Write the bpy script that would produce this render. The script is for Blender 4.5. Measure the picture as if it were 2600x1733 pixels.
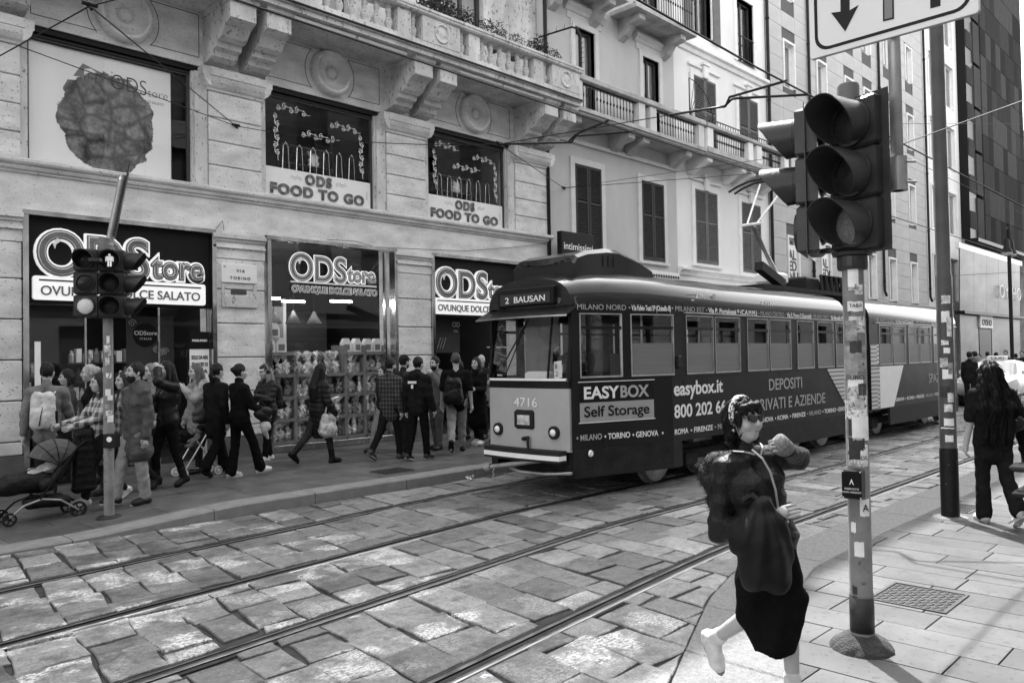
import bpy, bmesh, math, random
import numpy as np
from mathutils import Vector, Matrix, Euler
random.seed(11); RNG = np.random.default_rng(11)
for o in list(bpy.data.objects): bpy.data.objects.remove(o)
sc = bpy.context.scene; C = sc.collection; rad = math.radians; PI = math.pi

# ---------------------------------------------------------------- camera
# World: +X runs along the street (to the right / away), +Y across it to the far facade, Z up. Metres.
FPX, CX, CY, CAMH = 2022., 1300., 866.5, 1.8
TH, PITCH, ROLL = rad(44.4), rad(1.2), rad(1.0)
_F0 = np.array([math.cos(TH), math.sin(TH), 0]); _R0 = np.array([math.sin(TH), -math.cos(TH), 0]); _U0 = np.array([0, 0, 1.])
CF = _F0*math.cos(PITCH) + _U0*math.sin(PITCH); _U = -_F0*math.sin(PITCH) + _U0*math.cos(PITCH)
CR = _R0*math.cos(ROLL) - _U*math.sin(ROLL); CU = _R0*math.sin(ROLL) + _U*math.cos(ROLL)
cam = bpy.data.cameras.new('camera'); cam.sensor_width = 36; cam.lens = 36*FPX/2600; cam.clip_end = 2000; cam.clip_start = .05
camo = bpy.data.objects.new('camera', cam); C.objects.link(camo); sc.camera = camo
camo.matrix_world = Matrix(((CR[0], CU[0], -CF[0], 0), (CR[1], CU[1], -CF[1], 0), (CR[2], CU[2], -CF[2], CAMH), (0, 0, 0, 1)))
def _ray(x, y): return CF + (x-CX)/FPX*CR - (y-CY)/FPX*CU
# survey helpers: where a sight line meets a real plane of the place
def onY(x, y, Y):
    d = _ray(x, y); t = Y/d[1]; return Vector((t*d[0], Y, CAMH+t*d[2]))
def onX(x, y, X):
    d = _ray(x, y); t = X/d[0]; return Vector((X, t*d[1], CAMH+t*d[2]))
def onZ(x, y, z=0.):
    d = _ray(x, y); t = (z-CAMH)/d[2]; return Vector((t*d[0], t*d[1], z))
def onB(x, y, bx, by):          # upright plane through (bx,by) square to the sight line
    d = _ray(x, y); n = np.array([bx, by, 0]); t = (bx*bx+by*by)/(d@n); return Vector((t*d[0], t*d[1], CAMH+t*d[2]))

# ---------------------------------------------------------------- light
SUN_AZ, SUN_EL = math.atan2(.75, .66), rad(52)
w = bpy.data.worlds.new('World'); sc.world = w; w.use_nodes = True
nt = w.node_tree; nt.nodes.clear()
sky = nt.nodes.new('ShaderNodeTexSky'); sky.sky_type = 'NISHITA'; sky.sun_disc = False
sky.sun_elevation = SUN_EL; sky.sun_rotation = PI/2 - SUN_AZ; sky.air_density = 1.0; sky.dust_density = 2.5
bw = nt.nodes.new('ShaderNodeRGBToBW'); bg = nt.nodes.new('ShaderNodeBackground'); bg.inputs[1].default_value = .15
wo = nt.nodes.new('ShaderNodeOutputWorld')
nt.links.new(sky.outputs[0], bw.inputs[0]); nt.links.new(bw.outputs[0], bg.inputs[0]); nt.links.new(bg.outputs[0], wo.inputs[0])
sun = bpy.data.lights.new('sun', 'SUN'); sun.energy = 2.0; sun.angle = rad(.5); sun.color = (1, 1, 1)
suno = bpy.data.objects.new('sun', sun); C.objects.link(suno)
_sd = Vector((math.cos(SUN_EL)*math.cos(SUN_AZ), math.cos(SUN_EL)*math.sin(SUN_AZ), math.sin(SUN_EL)))
suno.rotation_euler = _sd.to_track_quat('Z', 'Y').to_euler(); suno.location = (0, 0, 60)
sc.render.engine = 'CYCLES'
sc.view_settings.view_transform = 'Standard'; sc.view_settings.look = 'None'; sc.view_settings.gamma = 1
sc.view_settings.exposure = 2.92; sc.view_settings.use_curve_mapping = False
sc.cycles.max_bounces = 7; sc.cycles.diffuse_bounces = 3; sc.cycles.glossy_bounces = 3; sc.cycles.transparent_max_bounces = 16
sc.render.resolution_x = 1024; sc.render.resolution_y = 682

# ---------------------------------------------------------------- materials
MATS = {}
def _nodes(n):
    m = bpy.data.materials.new(n); m.use_nodes = True; t = m.node_tree
    return m, t, t.nodes['Principled BSDF'], (lambda k: t.nodes.new(k)), t.links.new
def _maths(t, op, a, b=None, clamp=False):
    n = t.nodes.new('ShaderNodeMath'); n.operation = op; n.use_clamp = clamp
    for i, v in enumerate((a, b)):
        if v is None: continue
        if isinstance(v, (int, float)): n.inputs[i].default_value = v
        else: t.links.new(v, n.inputs[i])
    return n.outputs[0]
def _noise(t, vec, scale, det=4, st=(1, 1, 1), rough=.55):
    mp = t.nodes.new('ShaderNodeMapping'); mp.inputs['Scale'].default_value = st; t.links.new(vec, mp.inputs[0])
    n = t.nodes.new('ShaderNodeTexNoise'); n.inputs['Scale'].default_value = scale; n.inputs['Detail'].default_value = det
    n.inputs['Roughness'].default_value = rough; t.links.new(mp.outputs[0], n.inputs['Vector']); return n.outputs[0]
def _mr(t, v, a, b, c, d):
    n = t.nodes.new('ShaderNodeMapRange'); t.links.new(v, n.inputs[0])
    for i, x in enumerate((a, b, c, d)): n.inputs[i+1].default_value = x
    return n.outputs[0]
def mat(n, v, r=.6, m=0, var=.12, sc=5, bump=0, bsc=60, st=(1, 1, 1), spots=0, ssc=30, sv=.3, coat=0, attr=None, emit=0, spec=.15, rvar=0, sst=None):
    """grey procedural material: base value v, low-frequency variation, optional dark pits and bump"""
    if n in MATS: return MATS[n]
    M, t, b, N, L = _nodes(n)
    tc = N('ShaderNodeTexCoord').outputs['Object']
    val = None
    if var:
        a = _mr(t, _noise(t, tc, sc, 5, st), .25, .75, 1-var, 1+var); val = _maths(t, 'MULTIPLY', a, v)
    if spots:
        s = _mr(t, _noise(t, tc, ssc, 3, sst or st), .5+.22*(1-spots), .5+.22*(1-spots)+.06, 1, sv)
        val = _maths(t, 'MULTIPLY', val if val is not None else v, s)
    if attr:
        an = N('ShaderNodeAttribute'); an.attribute_name = attr
        val = _maths(t, 'MULTIPLY', val if val is not None else v, an.outputs['Fac'])
    if val is not None: L(val, b.inputs['Base Color'])
    else: b.inputs['Base Color'].default_value = (v, v, v, 1)
    b.inputs['Roughness'].default_value = r; b.inputs['Metallic'].default_value = m
    if rvar: L(_mr(t, _noise(t, tc, sc*1.7, 4, st), .3, .7, max(0, r-rvar), min(1, r+rvar)), b.inputs['Roughness'])
    b.inputs['Specular IOR Level'].default_value = spec
    if coat: b.inputs['Coat Weight'].default_value = coat; b.inputs['Coat Roughness'].default_value = .08
    if bump:
        bp = N('ShaderNodeBump'); bp.inputs['Strength'].default_value = bump; bp.inputs['Distance'].default_value = .02
        L(_noise(t, tc, bsc, 4, st), bp.inputs['Height']); L(bp.outputs[0], b.inputs['Normal'])
    if emit:
        b.inputs['Emission Color'].default_value = (1, 1, 1, 1); b.inputs['Emission Strength'].default_value = emit
    MATS[n] = M; return M
def glass(n, tint=.8, refl=1., rough=.01, dirt=0):
    if n in MATS: return MATS[n]
    M, t, b, N, L = _nodes(n); t.nodes.remove(b); out = t.nodes['Material Output']
    lw = N('ShaderNodeLayerWeight'); lw.inputs[0].default_value = .5
    fr = _maths(t, 'MULTIPLY', _maths(t, 'ADD', _maths(t, 'MULTIPLY', _maths(t, 'POWER', lw.outputs['Facing'], 5), .6), .035), refl, True)
    tr = N('ShaderNodeBsdfTransparent'); tr.inputs[0].default_value = (tint,)*3+(1,)
    gl = N('ShaderNodeBsdfGlossy'); gl.inputs['Roughness'].default_value = rough; gl.inputs[0].default_value = (1, 1, 1, 1)
    mx = N('ShaderNodeMixShader'); L(fr, mx.inputs[0]); L(tr.outputs[0], mx.inputs[1]); L(gl.outputs[0], mx.inputs[2])
    last = mx
    if dirt:
        df = N('ShaderNodeBsdfDiffuse'); df.inputs[0].default_value = (.45,)*3+(1,); m2 = N('ShaderNodeMixShader'); m2.inputs[0].default_value = dirt
        L(mx.outputs[0], m2.inputs[1]); L(df.outputs[0], m2.inputs[2]); last = m2
    L(last.outputs[0], out.inputs[0]); MATS[n] = M; return M

# ---------------------------------------------------------------- objects
ORG = {}
def tag(o, label=None, cat=None, group=None, kind=None):
    if label: o['label'] = label
    if cat: o['category'] = cat
    if group: o['group'] = group
    if kind: o['kind'] = kind
    return o
def thing(name, label, cat, loc=(0, 0, 0), rotz=0, group=None):
    o = bpy.data.objects.new(name, None); C.objects.link(o); o.location = loc; o.rotation_euler = (0, 0, rotz); o.empty_display_size = .2
    ORG[o.name] = (Vector(loc), rotz); return tag(o, label, cat, group)
def link(name, me, parent=None):
    o = bpy.data.objects.new(name, me); C.objects.link(o)
    if parent: o.parent = parent
    return o
def dup(root, loc=None, rotz=None, label=None, group=None):
    def cp(o, par):
        c = o.copy(); C.objects.link(c)
        if par: c.parent = par
        for ch in KIDS.get(o.name, []): cp(ch, c)
        return c
    r = cp(root, None)
    if loc is not None: r.location = loc
    if rotz is not None: r.rotation_euler = (0, 0, rotz)
    if label: r['label'] = label
    if group: r['group'] = group
    return r
KIDS = {}
class MB:
    """collects shapes; build() links them as ONE mesh object"""
    def __init__(s): s.v = []; s.f = []; s.mi = []; s.cur = 0; s.a = []; s.av = 1.
    def add(s, vs, fs):
        n = len(s.v); s.v += [tuple(p) for p in vs]; s.f += [tuple(i+n for i in q) for q in fs]; s.mi += [s.cur]*len(fs); s.a += [s.av]*len(vs); return s
    def box(s, x0, x1, y0, y1, z0, z1, bev=0):
        if bev:
            b = bev; vs = []
            for z, i in ((z0, b), (z0+b, 0), (z1-b, 0), (z1, b)):
                vs += [(x0+i+0, y0+i, z), (x1-i, y0+i, z), (x1-i, y1-i, z), (x0+i, y1-i, z)]
            fs = [(3, 2, 1, 0), (12, 13, 14, 15)]
            for k in range(3):
                for j in range(4): fs.append((4*k+j, 4*k+(j+1) % 4, 4*k+4+(j+1) % 4, 4*k+4+j))
            return s.add(vs, fs)
        return s.add([(x0, y0, z0), (x1, y0, z0), (x1, y1, z0), (x0, y1, z0), (x0, y0, z1), (x1, y0, z1), (x1, y1, z1), (x0, y1, z1)],
                     [(3, 2, 1, 0), (4, 5, 6, 7), (0, 1, 5, 4), (1, 2, 6, 5), (2, 3, 7, 6), (3, 0, 4, 7)])
    def xf(s, M): s.v = [tuple(M @ Vector(p)) for p in s.v]; return s
    def quad(s, *p): return s.add(p, [tuple(range(len(p)))])
    def bar(s, a, b, w, h=None, up=(0, 0, 1)):
        a, b = Vector(a), Vector(b); h = h or w; d = (b-a).normalized(); u = Vector(up)
        if abs(d.dot(u)) > .98: u = Vector((1, 0, 0))
        r = d.cross(u).normalized(); u = r.cross(d); vs = []
        for p in (a, b): vs += [p-r*w/2-u*h/2, p+r*w/2-u*h/2, p+r*w/2+u*h/2, p-r*w/2+u*h/2]
        return s.add(vs, [(3, 2, 1, 0), (4, 5, 6, 7), (0, 1, 5, 4), (1, 2, 6, 5), (2, 3, 7, 6), (3, 0, 4, 7)])
    def tube(s, pts, r, n=8, cap=True):
        pts = [Vector(p) for p in pts]; m = len(pts); rs = r if hasattr(r, '__len__') else [r]*m; vs = []; pr = None
        for i, p in enumerate(pts):
            d = (pts[min(i+1, m-1)]-pts[max(i-1, 0)]).normalized()
            if pr is None: pr = d.orthogonal().normalized()
            pr = (pr - d*pr.dot(d)).normalized(); q = d.cross(pr)
            vs += [p+(pr*math.cos(2*PI*k/n)+q*math.sin(2*PI*k/n))*rs[i] for k in range(n)]
        fs = [(i*n+k, i*n+(k+1) % n, (i+1)*n+(k+1) % n, (i+1)*n+k) for i in range(m-1) for k in range(n)]
        if cap: fs += [tuple(range(n-1, -1, -1)), tuple((m-1)*n+k for k in range(n))]
        return s.add(vs, fs)
    def lathe(s, prof, c=(0, 0, 0), n=16, axis='z', cap=True, sweep=2*PI, a0=0):
        c = Vector(c); vs = []; full = sweep > 6.28; nn = n if full else n+1
        for r, h in prof:
            for k in range(nn):
                a = a0+sweep*k/n; x, y = r*math.cos(a), r*math.sin(a)
                vs.append(c + (Vector((x, y, h)) if axis == 'z' else Vector((h, x, y)) if axis == 'x' else Vector((x, h, y))))
        fs = []
        for i in range(len(prof)-1):
            for k in range(n):
                k2 = (k+1) % nn; q = (i*nn+k, i*nn+k2, (i+1)*nn+k2, (i+1)*nn+k); fs.append(q if axis != 'y' else q[::-1])
        if cap and full:
            fs += [tuple(range(n-1, -1, -1)) if axis != 'y' else tuple(range(n)), tuple((len(prof)-1)*nn+k for k in range(n)) if axis != 'y' else tuple((len(prof)-1)*nn+k for k in range(n-1, -1, -1))]
        return s.add(vs, fs)
    def prism(s, poly, y0, y1, axis='y', ):
        """polygon in the plane square to axis, extruded from y0 to y1"""
        n = len(poly)
        def P(a, b, h): return (a, h, b) if axis == 'y' else (h, a, b) if axis == 'x' else (a, b, h)
        ar = sum(poly[i][0]*poly[(i+1) % n][1]-poly[(i+1) % n][0]*poly[i][1] for i in range(n))
        if (ar < 0) != (axis == 'y'): poly = poly[::-1]
        if y1 < y0: y0, y1 = y1, y0
        vs = [P(a, b, y0) for a, b in poly]+[P(a, b, y1) for a, b in poly]
        return s.add(vs, [tuple(range(n-1, -1, -1)), tuple(range(n, 2*n))]+[(i, (i+1) % n, n+(i+1) % n, n+i) for i in range(n)])
    def mesh(s, name, mats, smooth=False, off=None, rz=0):
        me = bpy.data.meshes.new(name); vs = s.v
        if off is not None:
            c, sn = math.cos(-rz), math.sin(-rz)
            vs = [((x-off[0])*c-(y-off[1])*sn, (x-off[0])*sn+(y-off[1])*c, z-off[2]) for x, y, z in vs]
        me.from_pydata(vs, [], s.f)
        for m in (mats if isinstance(mats, (list, tuple)) else [mats]): me.materials.append(m)
        if isinstance(mats, (list, tuple)): me.polygons.foreach_set('material_index', s.mi)
        if smooth: me.polygons.foreach_set('use_smooth', [True]*len(s.f))
        if any(a != 1. for a in s.a):
            at = me.attributes.new('tone', 'FLOAT', 'POINT'); at.data.foreach_set('value', s.a)
        me.update(); return me
    def build(s, name, mats, parent=None, smooth=False, world=False, angle=None):
        off = rz = None
        if world and parent:
            off, rz = ORG[parent.name]
        me = s.mesh(name, mats, smooth, off, rz or 0)
        if angle: me.set_sharp_from_angle(angle=rad(angle))
        o = link(name, me, parent)
        if parent: KIDS.setdefault(parent.name, []).append(o)
        return o
def struct(o): o['kind'] = 'structure'; return o
def text(s, size, mat_, parent, at, ext=.004, rot=(PI/2, 0, 0), align='LEFT', sx=1., bold=0, name='lettering', world=True, width=None, shear=0, res=6, sp=1.):
    cu = bpy.data.curves.new('txt', 'FONT'); cu.body = s; cu.size = size; cu.extrude = ext; cu.offset = bold; cu.align_x = align; cu.shear = shear
    cu.resolution_u = res; cu.space_character = sp
    ob = bpy.data.objects.new('txt', cu); me = bpy.data.meshes.new_from_object(ob); bpy.data.objects.remove(ob); bpy.data.curves.remove(cu)
    n = len(me.vertices); co = np.empty(n*3); me.vertices.foreach_get('co', co); co = co.reshape(-1, 3)
    if width and n:
        sx = width/max(1e-6, co[:, 0].max()-co[:, 0].min()); x0 = co[:, 0].min() if align == 'LEFT' else 0; co[:, 0] -= x0
    co[:, 0] *= sx
    R = np.array(Euler(rot).to_matrix()); p = Vector(at)
    co = co@R.T
    if world and parent:
        off, rz = ORG[parent.name]; co += np.array(p-off)
        c, sn = math.cos(-rz), math.sin(-rz); x, y = co[:, 0].copy(), co[:, 1].copy(); co[:, 0] = x*c-y*sn; co[:, 1] = x*sn+y*c
    else: co += np.array(p)
    me.vertices.foreach_set('co', co.ravel()); me.materials.clear(); me.materials.append(mat_); me.name = name; me.update()
    o = link(name, me, parent)
    if parent: KIDS.setdefault(parent.name, []).append(o)
    return o

# ---------------------------------------------------------------- implicit surfaces (bodies, clothes, cloth-like lumps)
def snet(prims, h=.014, k=.03, disp=None):
    lo = np.min([p[-1][0] for p in (_bb(q) for q in prims if q[0][0] != '-')], axis=0)-3*h-k
    hi = np.max([p[-1][1] for p in (_bb(q) for q in prims if q[0][0] != '-')], axis=0)+3*h+k
    n = np.ceil((hi-lo)/h).astype(int)+1
    V = np.full(n, .2, np.float32); ax = [lo[i]+h*np.arange(n[i]) for i in range(3)]
    for q in prims:
        t = q[0]; kk = q[-1] if (len(q) > 5 and t[-1] == 'c') or (len(q) > 4 and t[-1] == 'e') else k
        a, b = _bb(q)[-1]; i0 = np.maximum(np.floor((a-kk-2*h-lo)/h).astype(int), 0); i1 = np.minimum(np.ceil((b+kk+2*h-lo)/h).astype(int)+1, n)
        if np.any(i1 <= i0): continue
        sl = tuple(slice(i0[j], i1[j]) for j in range(3))
        X = np.stack(np.meshgrid(*[ax[j][i0[j]:i1[j]] for j in range(3)], indexing='ij'), -1).astype(np.float32)
        if t[-1] == 'c':
            A, B, ra, rb = np.array(q[1], np.float32), np.array(q[2], np.float32), q[3], q[4]; ba = B-A
            u = np.clip(((X-A)@ba)/max(1e-9, float(ba@ba)), 0, 1); d = np.linalg.norm(X-A-u[..., None]*ba, axis=-1)-(ra+(rb-ra)*u)
        else:
            R = np.array(q[3]) if len(q) > 3 and q[3] is not None else np.eye(3)
            r = np.array(q[2]); Y = (X-np.array(q[1], np.float32))@R; d = (np.linalg.norm(Y/r, axis=-1)-1)*r.min()
        v = V[sl]
        if t[0] == '-':
            hh = np.clip(.5-.5*(v+d)/kk, 0, 1); V[sl] = v*(1-hh)-d*hh+kk*hh*(1-hh)
        else:
            hh = np.clip(.5+.5*(v-d)/kk, 0, 1); V[sl] = v*(1-hh)+d*hh-kk*hh*(1-hh)
    if disp is not None:
        m = np.abs(V) < .06; ii = np.argwhere(m); P = lo+ii*h; V[m] += disp(P).astype(np.float32)
    S = V < 0
    cs = [V[dx:n[0]-1+dx, dy:n[1]-1+dy, dz:n[2]-1+dz] for dx in (0, 1) for dy in (0, 1) for dz in (0, 1)]
    cb = np.array([c < 0 for c in cs]).sum(0); act = (cb > 0) & (cb < 8); idx = np.full(act.shape, -1); ci = np.argwhere(act); idx[act] = np.arange(len(ci))
    corner = [(dx, dy, dz) for dx in (0, 1) for dy in (0, 1) for dz in (0, 1)]
    vals = np.stack([c[act] for c in cs], -1); acc = np.zeros((len(ci), 3)); cnt = np.zeros(len(ci))
    for i in range(8):
        for j in range(i+1, 8):
            df = [abs(corner[i][q]-corner[j][q]) for q in range(3)]
            if sum(df) != 1: continue
            a, b = vals[:, i], vals[:, j]; m = (a < 0) != (b < 0); tt = np.where(m, a/np.where(np.abs(a-b) < 1e-9, 1, a-b), 0)
            p = np.array(corner[i])+tt[:, None]*(np.array(corner[j])-np.array(corner[i])); acc[m] += p[m]; cnt[m] += 1
    verts = lo+(ci+acc/np.maximum(cnt, 1)[:, None])*h; faces = []
    for d in range(3):
        e = [(1, 2), (2, 0), (0, 1)][d]; A = S[tuple(slice(0, -1) if q == d else slice(None) for q in range(3))]; B = S[tuple(slice(1, None) if q == d else slice(None) for q in range(3))]
        for flip, mm in ((False, A & ~B), (True, ~A & B)):
            p = np.argwhere(mm)
            if not len(p): continue
            ok = (p[:, e[0]] > 0) & (p[:, e[1]] > 0) & (p[:, e[0]] < n[e[0]]-1) & (p[:, e[1]] < n[e[1]]-1); p = p[ok]
            o1 = np.zeros(3, int); o1[e[0]] = 1; o2 = np.zeros(3, int); o2[e[1]] = 1
            g = lambda q: idx[q[:, 0], q[:, 1], q[:, 2]]
            Q = np.stack([g(p-o1-o2), g(p-o2), g(p), g(p-o1)], -1)
            faces.append(Q[:, ::-1] if flip else Q)
    return verts, np.concatenate(faces) if faces else np.zeros((0, 4), int)
def _bb(q):
    if q[0][-1] == 'c':
        r = max(q[3], q[4]); a, b = np.array(q[1]), np.array(q[2]); return (q, (np.minimum(a, b)-r, np.maximum(a, b)+r))
    r = max(q[2]); c = np.array(q[1]); return (q, (c-r, c+r))
def smesh(name, prims, mats, h=.014, k=.03, disp=None, parent=None, extra=None, matfn=None):
    v, f = snet(prims, h, k, disp); me = bpy.data.meshes.new(name)
    vs = v.tolist(); fs = f.tolist()
    if extra: n = len(vs); vs += [tuple(p) for p in extra.v]; fs += [tuple(i+n for i in q) for q in extra.f]
    me.from_pydata(vs, [], fs)
    for m in (mats if isinstance(mats, (list, tuple)) else [mats]): me.materials.append(m)
    me.polygons.foreach_set('use_smooth', [True]*len(me.polygons)); me.update()
    if parent is None and name is None: return me
    o = link(name, me, parent)
    if parent: KIDS.setdefault(parent.name, []).append(o)
    return o
# ================================================================ GROUND
def zs(X): t = min(1, max(0, (X-2.4)/2.4)); return .02+.11*t*t*(3-2*t)
def roff(X):
    t = 7-X
    return 0 if t <= 0 else -.11*t*t/(t+.8)
RAILS = [8.03, 6.585, 5.255, 3.84]
def yk(X):        # outer edge of the near kerb
    xs = [-3, 1.5, 2.6, 3.75, 4.42, 5.22, 5.93, 6.6, 8, 200]; ys = [-.6, 1.35, 1.95, 2.49, 2.78, 3.12, 3.33, 3.42, 3.42, 3.42]
    return float(np.interp(X, xs, ys))
def yi(X):        # its inner edge, where the slabs begin
    xs = [-3, 2.2, 3.2, 3.95, 4.7, 5.63, 6.6, 8, 200]; ys = [-1.6, 1.0, 1.5, 1.87, 2.28, 2.68, 2.91, 2.93, 2.93]
    return float(np.interp(X, xs, ys))
def clip(poly, a, b, c):     # keep a*x+b*y<=c
    out = []
    for i in range(len(poly)):
        p, q = poly[i], poly[(i+1) % len(poly)]; dp, dq = a*p[0]+b*p[1]-c, a*q[0]+b*q[1]-c
        if dp <= 0: out.append(p)
        if (dp < 0 < dq) or (dq < 0 < dp):
            t = dp/(dp-dq); out.append((p[0]+t*(q[0]-p[0]), p[1]+t*(q[1]-p[1])))
    return out
def below(poly, fn, m=0):    # keep y <= fn(x)-m, line taken where the polygon stands
    x = sum(p[0] for p in poly)/len(poly); s = (fn(x+.15)-fn(x-.15))/.3; return clip(poly, -s, 1, fn(x)-s*x-m)
def above(poly, fn, m=0):
    x = sum(p[0] for p in poly)/len(poly); s = (fn(x+.15)-fn(x-.15))/.3; return clip(poly, s, -1, -(fn(x)-s*x)-m)
def area(p): return abs(sum(p[i][0]*p[(i+1) % len(p)][1]-p[(i+1) % len(p)][0]*p[i][1] for i in range(len(p))))/2
def rough(poly, j):
    out = []
    for i in range(len(poly)):
        p, q = poly[i], poly[(i+1) % len(poly)]; L_ = math.hypot(q[0]-p[0], q[1]-p[1]); out.append((p[0]+random.uniform(-j, j), p[1]+random.uniform(-j, j)))
        if L_ > .12:
            n = 3 if L_ > .3 else 2; nx, ny = -(q[1]-p[1])/L_, (q[0]-p[0])/L_
            for k in range(1, n): d = random.uniform(-j*.3, j*1.4); t = k/n+random.uniform(-.06, .06); out.append((p[0]+t*(q[0]-p[0])+nx*d, p[1]+t*(q[1]-p[1])+ny*d))
    return out
def slab(mb, poly, zt, zb, bev, dome=0., tilt=(0, 0), rnd=0):
    cx = sum(p[0] for p in poly)/len(poly); cy = sum(p[1] for p in poly)/len(poly); n = len(poly)
    ar = sum(poly[i][0]*poly[(i+1) % n][1]-poly[(i+1) % n][0]*poly[i][1] for i in range(n))
    if ar < 0: poly = poly[::-1]
    Z = lambda x, y: (zt(x) if callable(zt) else zt)+tilt[0]*(x-cx)+tilt[1]*(y-cy)
    r = math.sqrt(area(poly)); s = max(.6, 1-2*bev/max(.05, r)); vs = []
    for x, y in poly: vs.append((x, y, zb))
    for x, y in poly: vs.append((x, y, Z(x, y)-bev*.6-random.random()*rnd))
    for x, y in poly: vs.append((cx+(x-cx)*s, cy+(y-cy)*s, Z(x, y)-random.random()*rnd*.5))
    vs.append((cx, cy, Z(cx, cy)+dome)); fs = []
    for k in range(2):
        for i in range(n): fs.append((k*n+i, k*n+(i+1) % n, (k+1)*n+(i+1) % n, (k+1)*n+i))
    for i in range(n): fs.append((2*n+i, 2*n+(i+1) % n, 3*n))
    mb.add(vs, fs)

def stone_material(n, base, paint):
    M, t, b, N, L = _nodes(n)
    g = N('ShaderNodeNewGeometry'); pos = g.outputs['Position']; at = N('ShaderNodeAttribute'); at.attribute_name = 'tone'
    lo = _mr(t, _noise(t, pos, 1.1, 4), .3, .7, .8, 1.2); fi = _mr(t, _noise(t, pos, 60, 8, rough=.85), .33, .67, .5, 1.5)
    md = _mr(t, _noise(t, pos, 17, 8, rough=.8), .36, .64, .68, 1.32); v = _maths(t, 'MULTIPLY', _maths(t, 'MULTIPLY', _maths(t, 'MULTIPLY', _maths(t, 'MULTIPLY', lo, md), fi), at.outputs['Fac']), base)
    dirt = _mr(t, _noise(t, pos, 5, 7, rough=.65), .5, .66, 1, .5); v = _maths(t, 'MULTIPLY', v, dirt)
    if paint:
        sp = N('ShaderNodeSeparateXYZ'); L(pos, sp.inputs[0]); X, Y = sp.outputs[0], sp.outputs[1]
        wob = _mr(t, _noise(t, pos, 2.2, 3), .3, .7, -.14, .14); yy = _maths(t, 'ADD', Y, wob)
        fr = _maths(t, 'FRACT', _maths(t, 'DIVIDE', _maths(t, 'SUBTRACT', yy, 2.78), .985))
        band = _maths(t, 'MULTIPLY', _maths(t, 'LESS_THAN', fr, .56), _maths(t, 'MULTIPLY', _mr(t, X, 4.35, 5.0, 1, 0), _mr(t, Y, 2.85, 2.95, 0, 1)))
        wear = _mr(t, _noise(t, pos, 42, 8, st=(.8, 1.15, 1), rough=.82), .46, .54, 0, 1)
        wear2 = _mr(t, _noise(t, pos, 3.4, 5), .45, .56, .0, 1)
        pm = _maths(t, 'MULTIPLY', _maths(t, 'MULTIPLY', _maths(t, 'MULTIPLY', band, wear), wear2), _mr(t, at.outputs['Fac'], .78, 1.0, .25, 1))
        # stray scraps of old marking further along the track
        w3 = _mr(t, _noise(t, pos, 3.3, 6, st=(.5, 1.6, 1), rough=.65), .70, .73, 0, 1)
        w4 = _maths(t, 'MULTIPLY', w3, _mr(t, X, 16, 24, 1, .3)); pm = _maths(t, 'MAXIMUM', pm, _maths(t, 'MULTIPLY', w4, wear))
        mx = N('ShaderNodeMix'); L(pm, mx.inputs[0]); L(v, mx.inputs[2]); mx.inputs[3].default_value = .62; v = mx.outputs[0]
    L(v, b.inputs['Base Color']); L(_mr(t, _noise(t, pos, 9, 4), .3, .7, .38, .7), b.inputs['Roughness']); b.inputs['Specular IOR Level'].default_value = .4
    bp = N('ShaderNodeBump'); bp.inputs['Strength'].default_value = .8; bp.inputs['Distance'].default_value = .01
    L(_noise(t, pos, 55, 7, rough=.7), bp.inputs['Height']); L(bp.outputs[0], b.inputs['Normal']); return M
m_stone = stone_material('road_stone', .155, True)
m_mortar = mat('joint_grit', .045, .9, var=.4, sc=9, bump=.6, bsc=90)
m_pave = mat('pale_granite_slab', .078, .75, var=.24, sc=2.6, bump=.3, bsc=200, attr='tone', spots=.55, ssc=24, sv=.72)
m_kerbn = mat('near_kerb_granite', .17, .8, var=.25, sc=30, bump=.7, bsc=120, spots=.6, ssc=90, sv=.45)
m_fpave = mat('dark_sidewalk_slab', .09, .42, var=.3, sc=2.2, bump=.12, bsc=120, attr='tone', rvar=.14)
m_kerbf = mat('far_kerb_granite', .2, .7, var=.2, sc=7, bump=.3, bsc=130, spots=.4, ssc=120, sv=.6)

ground = MB(); ground.quad((-300, -300, -.06), (400, -300, -.06), (400, 400, -.06), (-300, 400, -.06))
struct(ground.build('ground', mat('ground_asphalt', .07, .9, var=.2)))
rd = MB()
rd.quad((-20, -8.2, -.022), (160, -8.2, -.022), (160, 9.1, -.022), (-20, 9.1, -.022))
road = struct(rd.build('road', m_mortar))
# --- paving stones between the rails
def railfn(i): return lambda X: RAILS[i]+roff(X)
strips = [(lambda X: 8.9, railfn(0)), (railfn(0), railfn(1)), (railfn(1), railfn(2)), (railfn(2), railfn(3)), (railfn(3), yk)]
stones = []
x = -.2; row = 0
while x < 34:
    wd = random.uniform(.30, .44); sk = .12; y = 1.2+random.random()*.4
    while y < 9.1:
        ln = random.uniform(.36, .62); g = random.uniform(.003, .011); J = lambda: random.uniform(-.03, .03)
        ym = y+ln/2
        def X_(xx, yy): return xx+sk*(yy-5.5)
        base = [(X_(x, y)+g+J(), y+g+J()), (X_(x+wd, y)-g+J(), y+g+J()), (X_(x+wd, y+ln)-g+J(), y+ln-g+J()), (X_(x, y+ln)+g+J(), y+ln-g+J())]
        for hi, lo in strips:
            ml = .105 if lo is not yk else .012; mh = .012 if hi(9) > 8.5 else .085
            pl = below(base, hi, mh)
            if len(pl) >= 3: pl = above(pl, lo, ml)
            if len(pl) >= 3 and area(pl) > .012:
                mx = sum(p[0] for p in pl)/len(pl); my = sum(p[1] for p in pl)/len(pl)
                if mx > .1 and my > 1.2: stones.append((mx, my, pl))
        y += ln
    x += wd; row += 1
dep = lambda s: s[0]*_F0[0]+s[1]*_F0[1]
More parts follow.
